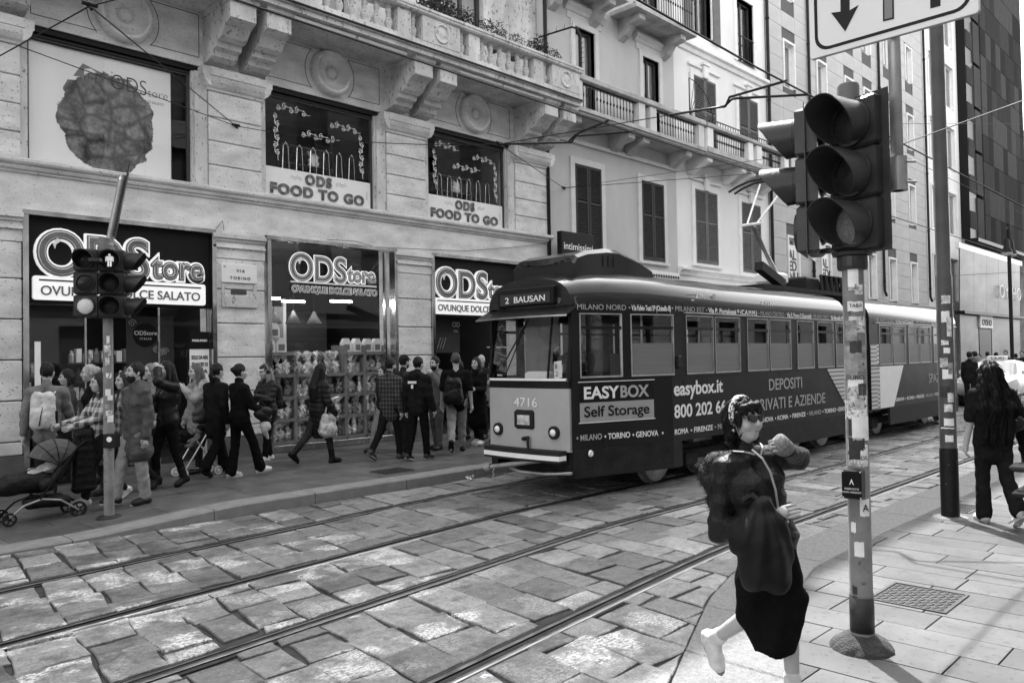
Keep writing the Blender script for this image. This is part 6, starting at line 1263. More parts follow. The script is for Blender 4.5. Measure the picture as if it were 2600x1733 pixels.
    # face: eyes, brows, mouth
    if head is not None:
        mb = MB()
        for sg in (-1, 1): mb.lathe([(.001, -.008*s), (.008*s, -.006*s), (.012*s, 0), (.008*s, .006*s), (.001, .008*s)], S(hd(sg*.031, .086, .011)), 8)
        mb.build('eyes', mat('eye_dark', .02, .2), root, smooth=True)
        mb = MB(); mb.tube([S(hd(x, .0985-abs(x)*.25, -.062+abs(x)*.05)) for x in (-.024, 0, .024)], [.002*s, .0045*s, .002*s], 5); mb.build('mouth', mat('lips', .16, .5), root)
        for sg in (-1, 1): mb = MB(); mb.tube([S(hd(sg*x, .099-x*.28, .032+.1*x*(1-x*18))) for x in (.012, .03, .05)], [.004*s, .0045*s, .002*s], 5); mb.build('eyebrow', mat('brow', .03, .8), root)
    # clothes
    t = top['t']; tp_ = torso(t, top['hem'], top.get('flare', .0)); t = t*.72; sl = top.get('sleeve', 1.)
    for so, el, wr in arms:
        if sl < .6: e2 = so+(el-so)*(sl*2); tp_.append(c_(so, e2, .056+t, .052+t))
        else: tp_ += [c_(so, el, .054+t, .046+t, .009), c_(el, el+(wr-el)*(.96), .045+t, .034+t, .012)]
    if top.get('collar', 1): tp_.append(c_(nb-V3(0, 0, .02), nb+Rt@V3(0, 0, .03), .055+t*.6, .05+t*.6))
    if top.get('hood'): tp_ += [('e', S(up(0, -.09, .5)), tuple(np.array((.12, .075, .09))*s)), c_(up(-.08, 0, .5), up(.08, 0, .5), .045, .045)]
    if top.get('hoodup'): tp_ += [('e', S(hd(0, -.025, .02)), tuple(np.array((.098, .115, .128))*s), Rh), ('-e', S(hd(0, .1, -.01)), tuple(np.array((.066, .09, .095))*s), Rh)]
    tp_.append(('-e', S(hd(0, .02, -.03)), tuple(np.array((.06, .075, .085))*s), Rh, .01)) if not top.get('hoodup') else None
    q = top.get('quilt', 0); am = top['wr']*s; sd = X*7+Y*3
    dsp = (lambda P: folds(P, am, sd)) if not q else (lambda P: folds(P, am*.5, sd)+.011*np.abs(np.sin(P[:, 2]*PI/q+.6*np.sin(P[:, 0]*5))) - .006)
    smesh(top.get('name', 'jacket'), tp_, cloth(top['v'], top['kind']), h, .024*s, dsp, root)
    t = low['t']*.72; lw = []
    if low.get('skirt'):
        hz_ = low['skirt']; kf = legs[0][1]; Bm = V3(0, kf[1]*.85, hz_)
        for sg, l in zip((-1, 1), legs): lw += [c_(Pc+V3(sg*.055, -.01, .06), l[0]*.5+l[1]*.5, .095+t, .088+t), c_(l[0]*.5+l[1]*.5, l[1], .088+t, .068+t), c_(l[1], Bm+V3(sg*.045, 0, 0), .06+t, .055+t+low['flare']), c_(kf+V3(sg*.045, 0, .1), Bm+V3(sg*.05, 0, 0), .075, .066+low['flare'])]
        mk = legs[0][1]*.62+legs[1][1]*.38; lw += [c_(Pc-V3(0, 0, .1), mk, .1, .1, .05), c_(mk, Bm+V3(0, -.02, 0), .1, .085, .05)]
        lw.append(('-c', S(Bm-V3(0, 0, .12)-V3(.3, 0, 0)), S(Bm-V3(0, 0, .12)+V3(.3, 0, 0)), .12, .12, .01)); nm = 'skirt'
    else:
        for sg, l in zip((-1, 1), legs):
            hip, kn, an = l[:3]; e_ = kn+(an-kn)*low.get('len', .96); lw += [c_(Pc+V3(sg*.055, -.01, .03), hip+V3(0, 0, -.05), .1+t, .09+t), c_(hip, kn, .085+t, .058+t, .01), c_(kn, e_, .057+t, .044+t+low['flare'], .012)]
        nm = 'trousers'
    am2 = low['wr']*s; smesh(nm, lw, cloth(low['v'], low['kind']), h, .022*s, lambda P: folds(P, am2, sd+2), root)
    for sg, (hip, kn, an, hl, to, ba, R) in zip((-1, 1), legs):
        hl2, ba2, to2 = hl+R@V3(0, .015, .035), ba+R@V3(0, 0, .032), to+R@V3(0, -.03, .028); pr = [c_(hl2, ba2, .043, .047), c_(ba2, to2, .046, .04), c_(an+R@V3(0, .0, .015), hl2, .049, .044), c_(an, ba2, .046, .042)]
        if shoe['boot']: pr.append(c_(an, kn+(an-kn)*(1-shoe['boot']), .05, .056))
        dn = R@V3(0, 0, -1); cut = hl+R@V3(0, 0, .004)
        o = smesh('shoe', pr, cloth(shoe['v'], 'leather'), h*.75, .015*s, lambda P: .0015*np.sin(P[:, 2]*120), root)
        mb = MB(); out = []
        for k in range(14):
            a = 2*PI*k/14; yy = math.cos(a); lx = (.042 if yy > 0 else .036)*math.sin(a); ly = .06+.135*yy; out.append((lx, ly))
        pl = shoe.get('plat', .018); R2 = R
        lo = [S(an+R2@V3(x, y, -.078)) for x, y in out]; hi = [S(an+R2@V3(x, y, -.078+pl)) for x, y in out]; n = 14; mb.add(lo+hi, [tuple(range(n)), tuple(range(2*n-1, n-1, -1))]+[(k, n+k, n+(k+1) % n, (k+1) % n) for k in range(n)]); so_ = mb.build('sole', cloth(shoe['sole']), o); 
    # hair / headgear
    st = hair['style']; hm = mat(f"hair_{int(hair['v']*1000)}", hair['v'], .45, var=.4, sc=40, st=(1, 1, .12), bump=.5, bsc=160); hp = []
    strand = lambda P: .004*np.sin(P[:, 0]*150+4*np.sin(P[:, 2]*9))+.003*np.sin(P[:, 1]*170)
    if st not in ('bald', 'none'):
        hp = [('e', S(hd(0, -.016, .03)), tuple(np.array((.084, .1, .108))*s), Rh), ('-e', S(hd(0, .105, -.045)), tuple(np.array((.08, .07, .115))*s), Rh, .02), ('-e', S(hd(0, .0, -.16)), tuple(np.array((.13, .14, .1))*s), Rh, .02)]
        if st in ('long', 'longback'):
            ln = hair.get('len', .34)
            hp += [c_(hd(0, -.06, .02), up(0, -.11, .53-ln*.4), .075, .085), c_(up(-.04, -.12, .53-ln*.4), up(-.05, -.125, .53-ln), .065, .03), c_(up(.04, -.12, .53-ln*.4), up(.05, -.125, .53-ln), .065, .03)]
            if st == 'longback': hp += [c_(hd(sg*.05, -.04, .0), up(sg*.13, -.1, .3), .06, .075) for sg in (-1, 1)]+[c_(up(sg*.13, -.1, .3), up(sg*.12, -.12, .0), .075, .04) for sg in (-1, 1)]
            if st == 'long':
                for sg in (-1, 1): hp += [c_(hd(sg*.07, -.01, 0), up(sg*.095, .03, .47), .032, .035), c_(up(sg*.095, .03, .47), up(sg*.1, .065, .53-ln), .034, .016)]
        if st == 'bun': hp += [('e', S(hd(0, -.115, .05)), tuple(np.array((.045, .04, .045))*s))]
        if st == 'pony': hp += [c_(hd(0, -.1, .04), hd(0, -.14, -.06), .035, .03), c_(hd(0, -.14, -.06), hd(0, -.12, -.2), .032, .01)]
        if st == 'bob': hp += [c_(hd(-.055, -.05, .0), hd(-.065, -.03, -.09), .04, .03), c_(hd(.055, -.05, 0), hd(.065, -.03, -.09), .04, .03), c_(hd(0, -.08, 0), hd(0, -.07, -.1), .05, .04)]
        smesh('hair', hp, hm, h*.85, .02*s, strand, root)
    if beard: smesh('beard', [('e', S(hd(0, .025, -.06)), tuple(np.array((.062, .073, .072))*s), Rh), ('-e', S(hd(0, .05, .02)), tuple(np.array((.12, .12, .055))*s), Rh, .01), ('-e', S(hd(0, .11, -.058)), tuple(np.array((.026, .03, .013))*s), Rh, .008), ('-e', S(hd(0, -.08, -.06)), tuple(np.array((.09, .075, .1))*s), Rh, .01)], mat('beard', beard, .8, var=.4, sc=60), h*.7, .01, None, root)
    if hair.get('cap') is not None:
        cv = hair['cap']; smesh('cap', [('e', S(hd(0, -.012, .055)), tuple(np.array((.09, .106, .085))*s), Rh), ('-e', S(hd(0, 0, -.045)), tuple(np.array((.15, .15, .08))*s), Rh, .01)], cloth(cv), h*.8, .01, None, root)
        if hair.get('brim') is not None: mb = MB(); pts = [hd(x*.075, .07+.085*math.sqrt(max(0, 1-x*x)), .052-.02*abs(x)) for x in (-1, -.8, -.5, 0, .5, .8, 1)]; b_ = [hd(x*.085, .055, .058) for x in (-1, -.8, -.5, 0, .5, .8, 1)]; mb.add([S(p) for p in pts+b_]+[S(p+V3(0, 0, .008)) for p in pts+b_], [(k, k+1, 8+k, 7+k) for k in range(6)]+[(14+k, 21+k, 22+k, 15+k) for k in range(6)]+[(k, 14+k, 15+k, k+1) for k in range(6)]); mb.build('cap_brim', cloth(hair['brim']), root)
    if glasses:
        mb = MB()
        for sg in (-1, 1): mb.add([S(hd(sg*x, y, z_)) for x, y, z_ in ((.006, .106, .024), (.064, .092, .03), (.062, .092, .0), (.03, .103, -.014), (.008, .107, -.002), (.006, .1, .024), (.064, .084, .03), (.062, .084, .0), (.03, .096, -.014), (.008, .1, -.002))], [(0, 1, 2, 3, 4), (9, 8, 7, 6, 5), (0, 5, 6, 1), (1, 6, 7, 2), (2, 7, 8, 3), (3, 8, 9, 4), (4, 9, 5, 0)]); mb.bar(S(hd(sg*.063, .09, .022)), S(hd(sg*.082, -.01, .012)), .012*s, .004*s)
        mb.build('sunglasses', mat('black_glasses', .006, .08, var=0, coat=1), root)
    J.update(T=T, s=s, hd=hd, up=up, arms=arms, legs=legs, Pc=Pc, root=root, S=S, hc=hc); return J
def strands(o, n, l, d0, m, par, seed=1, w_=.0018, name='strands'):
    random.seed(seed); mb = MB(); me = o.data; k_ = len(me.vertices)
    for _ in range(n):
        v = me.vertices[random.randrange(k_)]; nr = v.normal; d = Vector(d0)+Vector((random.gauss(0, .25), random.gauss(0, .25), random.gauss(0, .25))); d = (d-nr*d.dot(nr)*.75).normalized(); q = l*random.uniform(.5, 1.3); sd = d.cross(nr).normalized()*w_; p = v.co+nr*.001
        mb.add([p-sd, p+sd, p+d*q*.5+nr*.006+sd*.7, p+d*q+nr*.004], [(0, 1, 2, 3)])
    return tag(mb.build(name, m, par), kind='stuff')
def hair_of(J): return [c for c in KIDS[J['root'].name] if c.name.startswith('hair')][0]
def wpt(J, p): return J['T'] @ Vector(J['S'](p))
def bag(name, label, cat, J, prims, v, kind='leather', disp=None, straps=None, h=.014, sv=None, extra=None):
    """a carried thing, shaped in its carrier's frame but standing on its own at top level"""
    t = thing(name, label, cat, J['T'].translation, J['root'].rotation_euler.z); S, s = J['S'], J['s']
    smesh('bag_body', [(p[0], S(p[1]), S(p[2]) if p[0][-1] == 'c' else tuple(np.array(p[2])*s))+tuple(q*s if p[0][-1] == 'c' and k < 2 else q for k, q in enumerate(p[3:])) for p in prims], cloth(v, kind) if not hasattr(v, 'name') else v, h, .02, disp, t)
    for st in (straps or []): mb = MB(); mb.tube([S(p) for p in st], .011*s, 6); mb.build('strap', cloth(sv if sv is not None else v if not hasattr(v, 'name') else .2, 'leather'), t)
    if extra:
        for n_, m_, pts, r in extra: mb = MB(); mb.tube([S(p) for p in pts], r*s, 6); mb.build(n_, m_, t)
    return t
WALK, WALK2, STAND = ((24, 14), (-14, 22)), ((-16, 26), (24, 12)), ((4, 4), (-4, 6)); G1 = 'people on the far sidewalk'
# --- along the shop fronts, left to right
j = person('man from behind in a grey jacket wearing a pale backpack', 3.2, 11.7, 62, 1.78, leg=((8, 8), (-8, 10)), arm=((-6, 10, 10), (14, 10, 20)), top=dict(v=.16, hem=.12, wr=.007), low=dict(v=.02), hair=dict(v=.012), group=G1)
up = j['up']; bag('backpack', 'pale backpack with a dark zip on the back of the man at the far left', 'backpack', j, [('c', up(-.07, -.2, .05), up(-.06, -.19, .38), .085, .075), ('c', up(.07, -.2, .05), up(.06, -.19, .38), .085, .075), ('e', up(0, -.26, .12), (.12, .06, .13))], .5, 'cloth', lambda P: folds(P, .004), [[up(sg*.11, -.14, .42), up(sg*.13, .03, .5), up(sg*.13, .13, .38), up(sg*.14, .0, .15)] for sg in (-1, 1)], sv=.5, extra=[('zip', m_black, [up(-.02, -.315, .02), up(0, -.325, .14), up(.02, -.31, .26)], .006), ('side_panel', m_black, [up(.14, -.2, .05), up(.14, -.2, .2)], .03)])
person('dark haired woman half hidden between the backpack man and the blonde woman', 3.8, 12.85, 170, 1.64, sex='f', top=dict(v=.06, hem=.1), hair=dict(style='bob'), group=G1)
j = person('blonde woman with a low bun and hoop earring in a black coat', 3.9, 12.2, 165, 1.70, sex='f', head=(10, 0), top=dict(v=.012, hem=.35, flare=.03, name='coat'), hair=dict(style='bun', v=.36), group=G1)
j = person('woman pushing the pushchair, mostly hidden behind the far traffic light pole', 3.52, 10.66, 184, 1.64, sex='f', arm=((38, 6, 38), (38, 6, 38)), leg=WALK, top=dict(v=.05, hem=.3, kind='check', name='coat'), hair=dict(style='long', v=.02, len=.3), group=G1, shoe=dict(v=.5, sole=.6))
person('woman in a dark checked coat close behind the bearded man', 3.95, 11.05, 190, 1.64, sex='f', leg=WALK2, top=dict(v=.022, hem=.4, kind='check', name='coat', hood=1), hair=dict(style='long', v=.03), group=G1)
j = person('bearded man in a dark parka and pale baggy trousers walking left', 3.78, 10.22, 188, 1.74, leg=((-2, 4), (19, 8)), arm=((-4, 8, 14), (-8, 10, 26)), head=(-6, 10), beard=.02, top=dict(v=.065, t=.034, hem=.28, flare=.035, hood=1, wr=.008, name='parka', kind='nylon'), low=dict(v=.22, t=.02, flare=.012, wr=.008), shoe=dict(v=.02, sole=.3), hair=dict(v=.015), group=G1)
person('figure in a pale hood peering out behind the bearded man', 4.85, 12.5, 200, 1.66, top=dict(v=.2, hoodup=1), hair=dict(style='none'), group=G1)
j = person('woman in a black leather jacket with her hand raised to her hair', 4.48, 11.0, 186, 1.70, sex='f', leg=((-8, 10), (16, 16)), arm=(('l', (-.17, .22, 1.48), (-.03, .16, 1.66)), (14, 8, 85)), head=(0, 4), top=dict(v=.012, hem=.04, t=.026, kind='leather', wr=.009), low=dict(v=.009, t=.008), shoe=dict(v=.01, sole=.25, boot=.35, plat=.06), hair=dict(style='long', v=.012, len=.38), group=G1)
bag('handbag', 'black studded leather handbag under the arm of the woman touching her hair', 'handbag', j, [('e', (.26, .02, 1.17), (.08, .2, .13)), ('c', (.26, -.12, 1.1), (.26, .14, 1.1), .07, .07)], .015, 'leather', lambda P: folds(P, .006), extra=[('stud_row', m_lgrey, [(.335, -.14, 1.08), (.345, 0, 1.05), (.335, .14, 1.08)], .008)])
j = person('long haired woman in a pale jacket with a big shoulder bag', 5.36, 12.05, 186, 1.66, sex='f', arm=(('l', (-.2, .14, 1.18), (-.06, .25, 1.36)), (-4, 8, 30)), leg=STAND, top=dict(v=.28, hem=.2, t=.034, wr=.01, hood=1, flare=.02), low=dict(v=.02), hair=dict(style='long', v=.09, len=.32), group=G1)
bag('shoulder_bag', 'large dark shoulder bag of the woman in the pale jacket', 'handbag', j, [('e', (-.24, .02, .95), (.08, .2, .16)), ('c', (-.24, -.14, .88), (-.24, .16, .88), .06, .06)], .06, 'leather', lambda P: folds(P, .006), [[(-.24, -.15, 1.0), (-.16, -.06, 1.4), (-.14, .06, 1.44), (-.24, .17, 1.0)]], sv=.03)
person('woman with dark tied hair in a black blazer, seen from behind', 5.42, 11.52, 20, 1.68, sex='f', leg=WALK, top=dict(v=.014, hem=.25, t=.03, name='blazer'), low=dict(v=.009, flare=.035), hair=dict(style='pony', v=.015), shoe=dict(v=.01), group=G1)
j = person('woman with a black bun in a black sweater and white sneakers walking right', 5.55, 11.05, 2, 1.66, sex='f', leg=((-4, 6), (24, 8)), arm=((10, 6, 30), (22, 6, 40)), head=(0, 6), top=dict(v=.009, hem=.1, t=.03, wr=.007, name='sweater'), low=dict(v=.008, flare=.03), shoe=dict(v=.55, sole=.6, plat=.03), hair=dict(style='bun', v=.012), group=G1)
bag('handbag', 'slouchy black bag held by the walking woman with the bun', 'handbag', j, [('e', (.22, .28, .98), (.07, .15, .1)), ('c', (.22, .2, .95), (.22, .34, .85), .07, .06)], .012, 'leather', lambda P: folds(P, .006), [[(.2, .2, 1.05), (.2, .24, 1.2), (.22, .32, 1.05)]])
bag('plastic_bag', 'crumpled pale bag in the hand of the walking woman with the bun', 'bag', j, [('e', (.24, .3, .78), (.06, .09, .09)), ('c', (.24, .28, .72), (.24, .34, .58), .05, .02)], .42, 'nylon', lambda P: folds(P, .012), h=.012)
j = person('woman in a white peaked cap and headphones with a dark puffer jacket', 6.75, 12.45, 186, 1.64, sex='f', leg=((10, 4), (-6, 4)), arm=((28, 8, 78, 12), (26, 8, 74, 12)), head=(0, -8), top=dict(v=.018, hem=.14, t=.045, quilt=.085, kind='nylon', name='puffer_jacket'), low=dict(v=.01), shoe=dict(v=.6, sole=.6), hair=dict(style='long', v=.2, len=.36, cap=.05, brim=.6), group=G1)
up, hd = j['up'], j['hd']; bag('backpack', 'small black backpack on the woman with the white peaked cap', 'backpack', j, [('c', up(-.05, -.2, .08), up(-.05, -.19, .36), .09, .08), ('c', up(.05, -.2, .08), up(.05, -.19, .36), .09, .08)], .012, 'nylon', lambda P: folds(P, .004))
hp = thing('headphones', 'dark over ear headphones on the woman with the white peaked cap', 'headphones', j['T'].translation, j['root'].rotation_euler.z)
for sg in (-1, 1): mb = MB(); mb.lathe([(.038, -.015), (.04, .0), (.035, .018), (0, .02)], j['S'](hd(sg*.088, -.012, -.005)), 14, 'x'); mb.build('ear_cup', m_black, hp, smooth=True)
mb = MB(); mb.tube([j['S'](hd(.1*math.sin(a), -.012, .02+.12*math.cos(a))) for a in [rad(q) for q in range(-85, 86, 17)]], .012, 6); mb.build('headband', m_mid, hp)
ph = thing('phone', 'dark phone in the hands of the woman with the white peaked cap', 'phone', j['T'].translation, j['root'].rotation_euler.z); w_ = (j['arms'][0][2]+j['arms'][1][2])/2*j['s']; mb = MB(); mb.bar(w_+V3(0, .06, .02), w_+V3(0, .14, .12), .075, .01, (1, 0, 0)); mb.build('body', m_black, ph)
j = person('woman in a long black puffer coat and boots walking right with a phone', 7.12, 11.42, 4, 1.66, sex='f', leg=((-24, 22), (16, 6)), arm=((20, 8, 66, 8), (4, 10, 30)), head=(0, -12), top=dict(v=.014, hem=.36, t=.04, quilt=.08, kind='nylon', flare=.0, name='puffer_coat'), low=dict(v=.035, t=.008), shoe=dict(v=.01, sole=.008, boot=.4, plat=.035), hair=dict(style='long', v=.012, len=.36), group=G1)
m_flor = mat('floral_tote', .45, .8, var=.75, sc=16)
bag('tote_bag', 'pale flower print tote bag carried by the woman in the long puffer coat', 'tote bag', j, [('c', (.2, -.06, .58), (.2, -.02, .8), .09, .075), ('c', (.2, .1, .56), (.2, .1, .8), .09, .075), ('e', (.22, .02, .58), (.1, .17, .13))], m_flor, 'cloth', lambda P: folds(P, .009), [[(.2+q, -.05, .86), (.2+q, 0, 1.06), (.2+q, .05, 1.06), (.2+q, .1, .86)] for q in (-.03, .03)], sv=.5)
ph = thing('phone', 'pale phone held up by the woman in the long puffer coat', 'phone', j['T'].translation, j['root'].rotation_euler.z); w_ = j['arms'][0][2]*j['s']; mb = MB(); mb.bar(w_+V3(0, .04, .02), w_+V3(.0, .2, .06), .07, .012); mb.build('body', m_lgrey, ph)
person('short person in dark clothes half hidden left of the plaid shirt man', 8.75, 11.85, 184, 1.6, sex='f', leg=WALK2, top=dict(v=.02, hem=.2), low=dict(v=.25, t=.02), hair=dict(style='bob', v=.01), group=G1)
j = person('man in a dark plaid overshirt and black trousers walking right', 8.2, 10.95, 12, 1.72, leg=((-20, 16), (14, 10)), arm=((18, 8, 20), (-10, 8, 22)), top=dict(v=.012, hem=.16, t=.03, kind='plaid', name='overshirt'), low=dict(v=.012), shoe=dict(v=.05, sole=.3), hair=dict(v=.012), beard=.02, group=G1)
person('bearded man in a dark flat cap between the plaid man and the hoodie man', 9.0, 11.6, 10, 1.74, beard=.015, top=dict(v=.03), hair=dict(v=.012, cap=.02, brim=.02), group=G1)
j = person('man in a black printed hoodie with white soled sneakers', 8.38, 10.42, 16, 1.70, leg=((-8, 10), (10, 4)), arm=((-6, 8, 16), (4, 8, 18)), top=dict(v=.012, hem=.1, t=.034, hood=1, name='hoodie', wr=.008), low=dict(v=.008, t=.02), shoe=dict(v=.03, sole=.65, plat=.028), hair=dict(v=.01), group=G1)
text('NASTY', .06, m_lgrey, j['root'], j['S'](j['up'](.11, -.155, .34)), .002, (PI/2, 0, 0), 'CENTER', world=False, name='print') if False else None
mb = MB(); up = j['up']
for k, q in enumerate((-.07, -.035, 0, .035, .07)): mb.box(q-.013, q+.013, -.165, -.158, 1.28+.0*k, 1.32)
mb.box(-.02, .02, -.165, -.158, 1.2, 1.26); mb.build('chest_print', m_lgrey, j['root'])
person('man in a grey hooded sweatshirt facing left, eating', 9.6, 11.4, 188, 1.72, arm=(('l', (-.22, .1, 1.2), (-.08, .2, 1.42)), (0, 8, 20)), leg=STAND, beard=.03, top=dict(v=.13, hem=.1, t=.034, hood=1, name='sweatshirt'), low=dict(v=.1, t=.02), hair=dict(v=.012), group=G1)
j = person('man in a black short sleeved shirt and pale trousers seen from behind', 9.55, 10.78, 48, 1.80, leg=((-24, 24), (14, 6)), arm=((8, 10, 12), (-4, 10, 14)), top=dict(v=.01, hem=.1, t=.026, sleeve=.42, name='shirt', collar=0), low=dict(v=.25, t=.024, wr=.009), shoe=dict(v=.01, sole=.01), hair=dict(v=.06), group=G1)
up = j['up']; bag('backpack', 'big black backpack slung on the man in the black short sleeved shirt', 'backpack', j, [('c', up(-.12, -.2, .02), up(-.1, -.2, .3), .11, .1), ('c', up(.02, -.2, .02), up(.0, -.2, .3), .11, .1), ('e', up(-.06, -.27, .06), (.15, .07, .13))], .012, 'nylon', lambda P: folds(P, .006), [[up(-.14, -.16, .36), up(-.13, .0, .51), up(-.13, .12, .38), up(-.18, .02, .1)]])
person('person with short dark hair far behind the man with the black backpack', 11.0, 12.3, 80, 1.62, sex='f', top=dict(v=.08), hair=dict(style='bob', v=.02), group=G1)
j = person('woman with long dark hair in a long black coat beside the tram nose', 10.55, 11.3, 196, 1.68, sex='f', arm=((22, 6, 70, 10), (14, 6, 78, 20)), leg=((4, 4), (-6, 6)), top=dict(v=.009, hem=.5, t=.03, flare=.03, name='coat'), low=dict(v=.012), shoe=dict(v=.55, sole=.6), hair=dict(style='long', v=.015, len=.36), group=G1)
person('bald man just behind the woman in the long black coat', 11.45, 12.1, 190, 1.74, top=dict(v=.02), hair=dict(style='none'), skin=.38, group=G1)
person('person in a pale top cut off by the tram nose', 11.05, 11.35, 190, 1.62, sex='f', top=dict(v=.45, hem=.12), low=dict(v=.03), hair=dict(style='bob', v=.02), group=G1)
# --- tram driver
person('tram driver behind the windscreen giving a thumbs up', 8.42, 6.98, 184, 1.74, z=.86, seat=.48, leg=((85, 85), (85, 85)), arm=((30, 12, 70), ('l', (.22, .2, .88), (.12, .34, 1.0))), top=dict(v=.012, name='uniform_jacket'), low=dict(v=.012), hair=dict(style='none'), skin=.36)
# --- woman seen from behind on the near sidewalk
LWX, LWY = 9.4, 2.25
j = person('woman with very long dark hair in black, walking away on the near sidewalk', LWX, LWY, 36, 1.68, sex='f', leg=((4, 4), (-12, 26)), arm=((4, 10, 10), ('l', (.30, .0, 1.12), (.36, .12, .95))), top=dict(v=.011, hem=.2, t=.03, sleeve=.4, wr=.007, name='t_shirt'), low=dict(v=.012, t=.016, flare=.025), shoe=dict(v=.4, sole=.5), hair=dict(style='longback', v=.008, len=.58), h=.012)
strands(hair_of(j), 5000, .09, (0, 0, -1), MATS['hair_8'], j['root']); up = j['up']; bag('handbag', 'small black shoulder bag with pale studs on the long haired woman', 'handbag', j, [('e', up(.2, -.1, .14), (.09, .06, .09))], .01, 'leather', None, [[up(.2, -.1, .2), up(.17, -.06, .46), up(.17, .04, .47), up(.2, .03, .2)]], extra=[('studs', m_white, [up(.14, -.16, .19), up(.25, -.13, .16)], .006)])
bag('folded_coat', 'black coat over the forearm of the long haired woman', 'coat', j, [('c', (.34, .05, 1.0), (.42, .1, .7), .09, .08), ('c', (.38, .1, .98), (.36, .0, .6), .08, .06)], .009, 'cloth', lambda P: folds(P, .01))
# --- crowd far down the street
FC = ['left of the taxi, in black', 'pale top, left of the taxi', 'just behind the taxi roof sign', 'at the right of the taxi roof sign', 'between the taxi and the tram end, with glasses', 'tall figure in the far crowd beyond the taxi', 'dark coat in the far crowd, rightmost', 'bare headed figure beside the tram end', 'white shirt in the far crowd']
for k, (px, X, v) in enumerate(((2462, 27.5, .02), (2487, 33, .4), (2530, 36, .03), (2555, 37, .05), (2468, 34, .04), (2580, 39, .03), (2596, 37, .02), (2476, 30, .15), (2508, 38, .5))):
    p = onX(px, 925, X); person(f'distant pedestrian {FC[k]}', p.x, p.y, random.choice((180, 190, 0, 20)), random.uniform(1.62, 1.78), z=.0, sex=random.choice('mf'), top=dict(v=v), leg=STAND, h=.024, group='distant crowd', hair=dict(style='short', v=.015))
# ================================================================ WOMAN IN THE FOREGROUND
WX, WY = 3.855, 1.95; F_ = Vector(_F0)
wl = lambda x, y, d=0.: onB(x, y, WX, WY)+F_*d
fw = person('woman in sunglasses and a black puffer jacket striding past in the foreground', WX, WY, -112, 1.57, z=.012, sex='f', leg=((6, 4), (-10, 44)), lean=-10, side=9, arm=(('w', wl(2056, 1172, .16), wl(1992, 1138, -.02)), ('w', wl(1822, 1345, -.03), wl(1930, 1290, -.2))), head=(8, 2), skin=.33, h=.0095, glasses=1,
    top=dict(v=.013, hem=.07, t=.028, quilt=.105, kind='nylon', wr=.005, name='puffer_jacket'), low=dict(v=.006, skirt=.30, t=.006, flare=.0, wr=.004), shoe=dict(v=.5, sole=.16, plat=.026), hair=dict(style='bob', v=.008))
hd, up, S = fw['hd'], fw['up'], fw['S']; r0 = fw['root']
M, t_, b_, N, L = _nodes('leopard_print'); tc = N('ShaderNodeTexCoord').outputs['Object']; L(_mr(t_, _noise(t_, tc, 75, 2), .47, .52, .62, .02), b_.inputs['Base Color']); b_.inputs['Roughness'].default_value = .7
mb = MB(); pts = [hd(.088*math.sin(a), -.012-.02*math.cos(a)*0, .03+.108*math.cos(a)) for a in [rad(q) for q in range(-112, 113, 16)]]; n = len(pts); vs = []
for k, p in enumerate(pts):
    nrm = p-hd(0, -.012, .03); nrm /= np.linalg.norm(nrm); fwd = hd(0, 1, 0)-hd(0, 0, 0); w2 = .03*(1-.45*abs(k/(n-1)-.5)*2)
    for q, o_ in ((-1, .0), (-.5, .012), (.5, .012), (1, .0), (.5, -.01), (-.5, -.01)): vs.append(S(p+fwd*w2*q+nrm*o_))
mb.add(vs, [(k*6+j, k*6+(j+1) % 6, (k+1)*6+(j+1) % 6, (k+1)*6+j) for k in range(n-1) for j in range(6)]); mb.build('headband', M, r0, smooth=True)
smesh('fringe', [('c', S(hd(-.06, .062, .07)), S(hd(-.045, .085, .042)), .024, .01), ('c', S(hd(-.02, .085, .08)), S(hd(-.012, .1, .045)), .026, .01), ('c', S(hd(.025, .085, .08)), S(hd(.03, .097, .045)), .026, .01), ('c', S(hd(.06, .06, .07)), S(hd(.06, .075, .035)), .024, .01), ('c', S(hd(.075, .03, .04)), S(hd(.08, .035, -.03)), .02, .008), ('c', S(hd(-.075, .03, .04)), S(hd(-.08, .035, -.03)), .02, .008)], MATS['hair_8'], .007, .012, lambda P: .002*np.sin(P[:, 0]*260), r0)
mb = MB(); mb.lathe([(.001, -.012), (.009, -.006), (.011, 0), (.009, .006), (.001, .012)], S(hd(.082, -.012, -.052)), 8); mb.lathe([(.001, -.012), (.009, -.006), (.011, 0), (.009, .006), (.001, .012)], S(hd(-.082, -.012, -.052)), 8); mb.build('earring', m_trim, r0, smooth=True)
strands(hair_of(fw), 3000, .05, (0, 0, -1), MATS['hair_8'], r0, 3)
# fur edged hood lying on the shoulders
m_fur = mat('dark_fur', .02, .8, var=.6, sc=30); fp = [('e', up(.1, -.16, .42), (.12, .1, .12)), ('e', up(-.02, -.2, .4), (.14, .09, .13)), ('e', up(.16, -.1, .33), (.085, .1, .13)), ('e', up(.15, -.13, .22), (.07, .08, .11)), ('e', up(-.14, -.08, .46), (.07, .09, .06))]
o = smesh('fur_hood', [(a, S(b), tuple(np.array(c)*fw['s'])) for a, b, c in fp], m_fur, .011, .05, lambda P: folds(P, .01)+.004*np.sin(P[:, 0]*190)*np.sin(P[:, 2]*210), r0)
mb = MB(); me = o.data; random.seed(5)
for k in range(2600):
    v = me.vertices[random.randrange(len(me.vertices))]; nrm = v.normal; d = (nrm+Vector((random.gauss(0, .5), random.gauss(0, .5), random.gauss(-.3, .5)))).normalized(); l = random.uniform(.014, .036); sd = d.orthogonal().normalized()*.0018
    mb.add([v.co-sd, v.co+sd, v.co+d*l], [(0, 1, 2)])
tag(mb.build('fur_strands', m_fur, r0), kind='stuff')
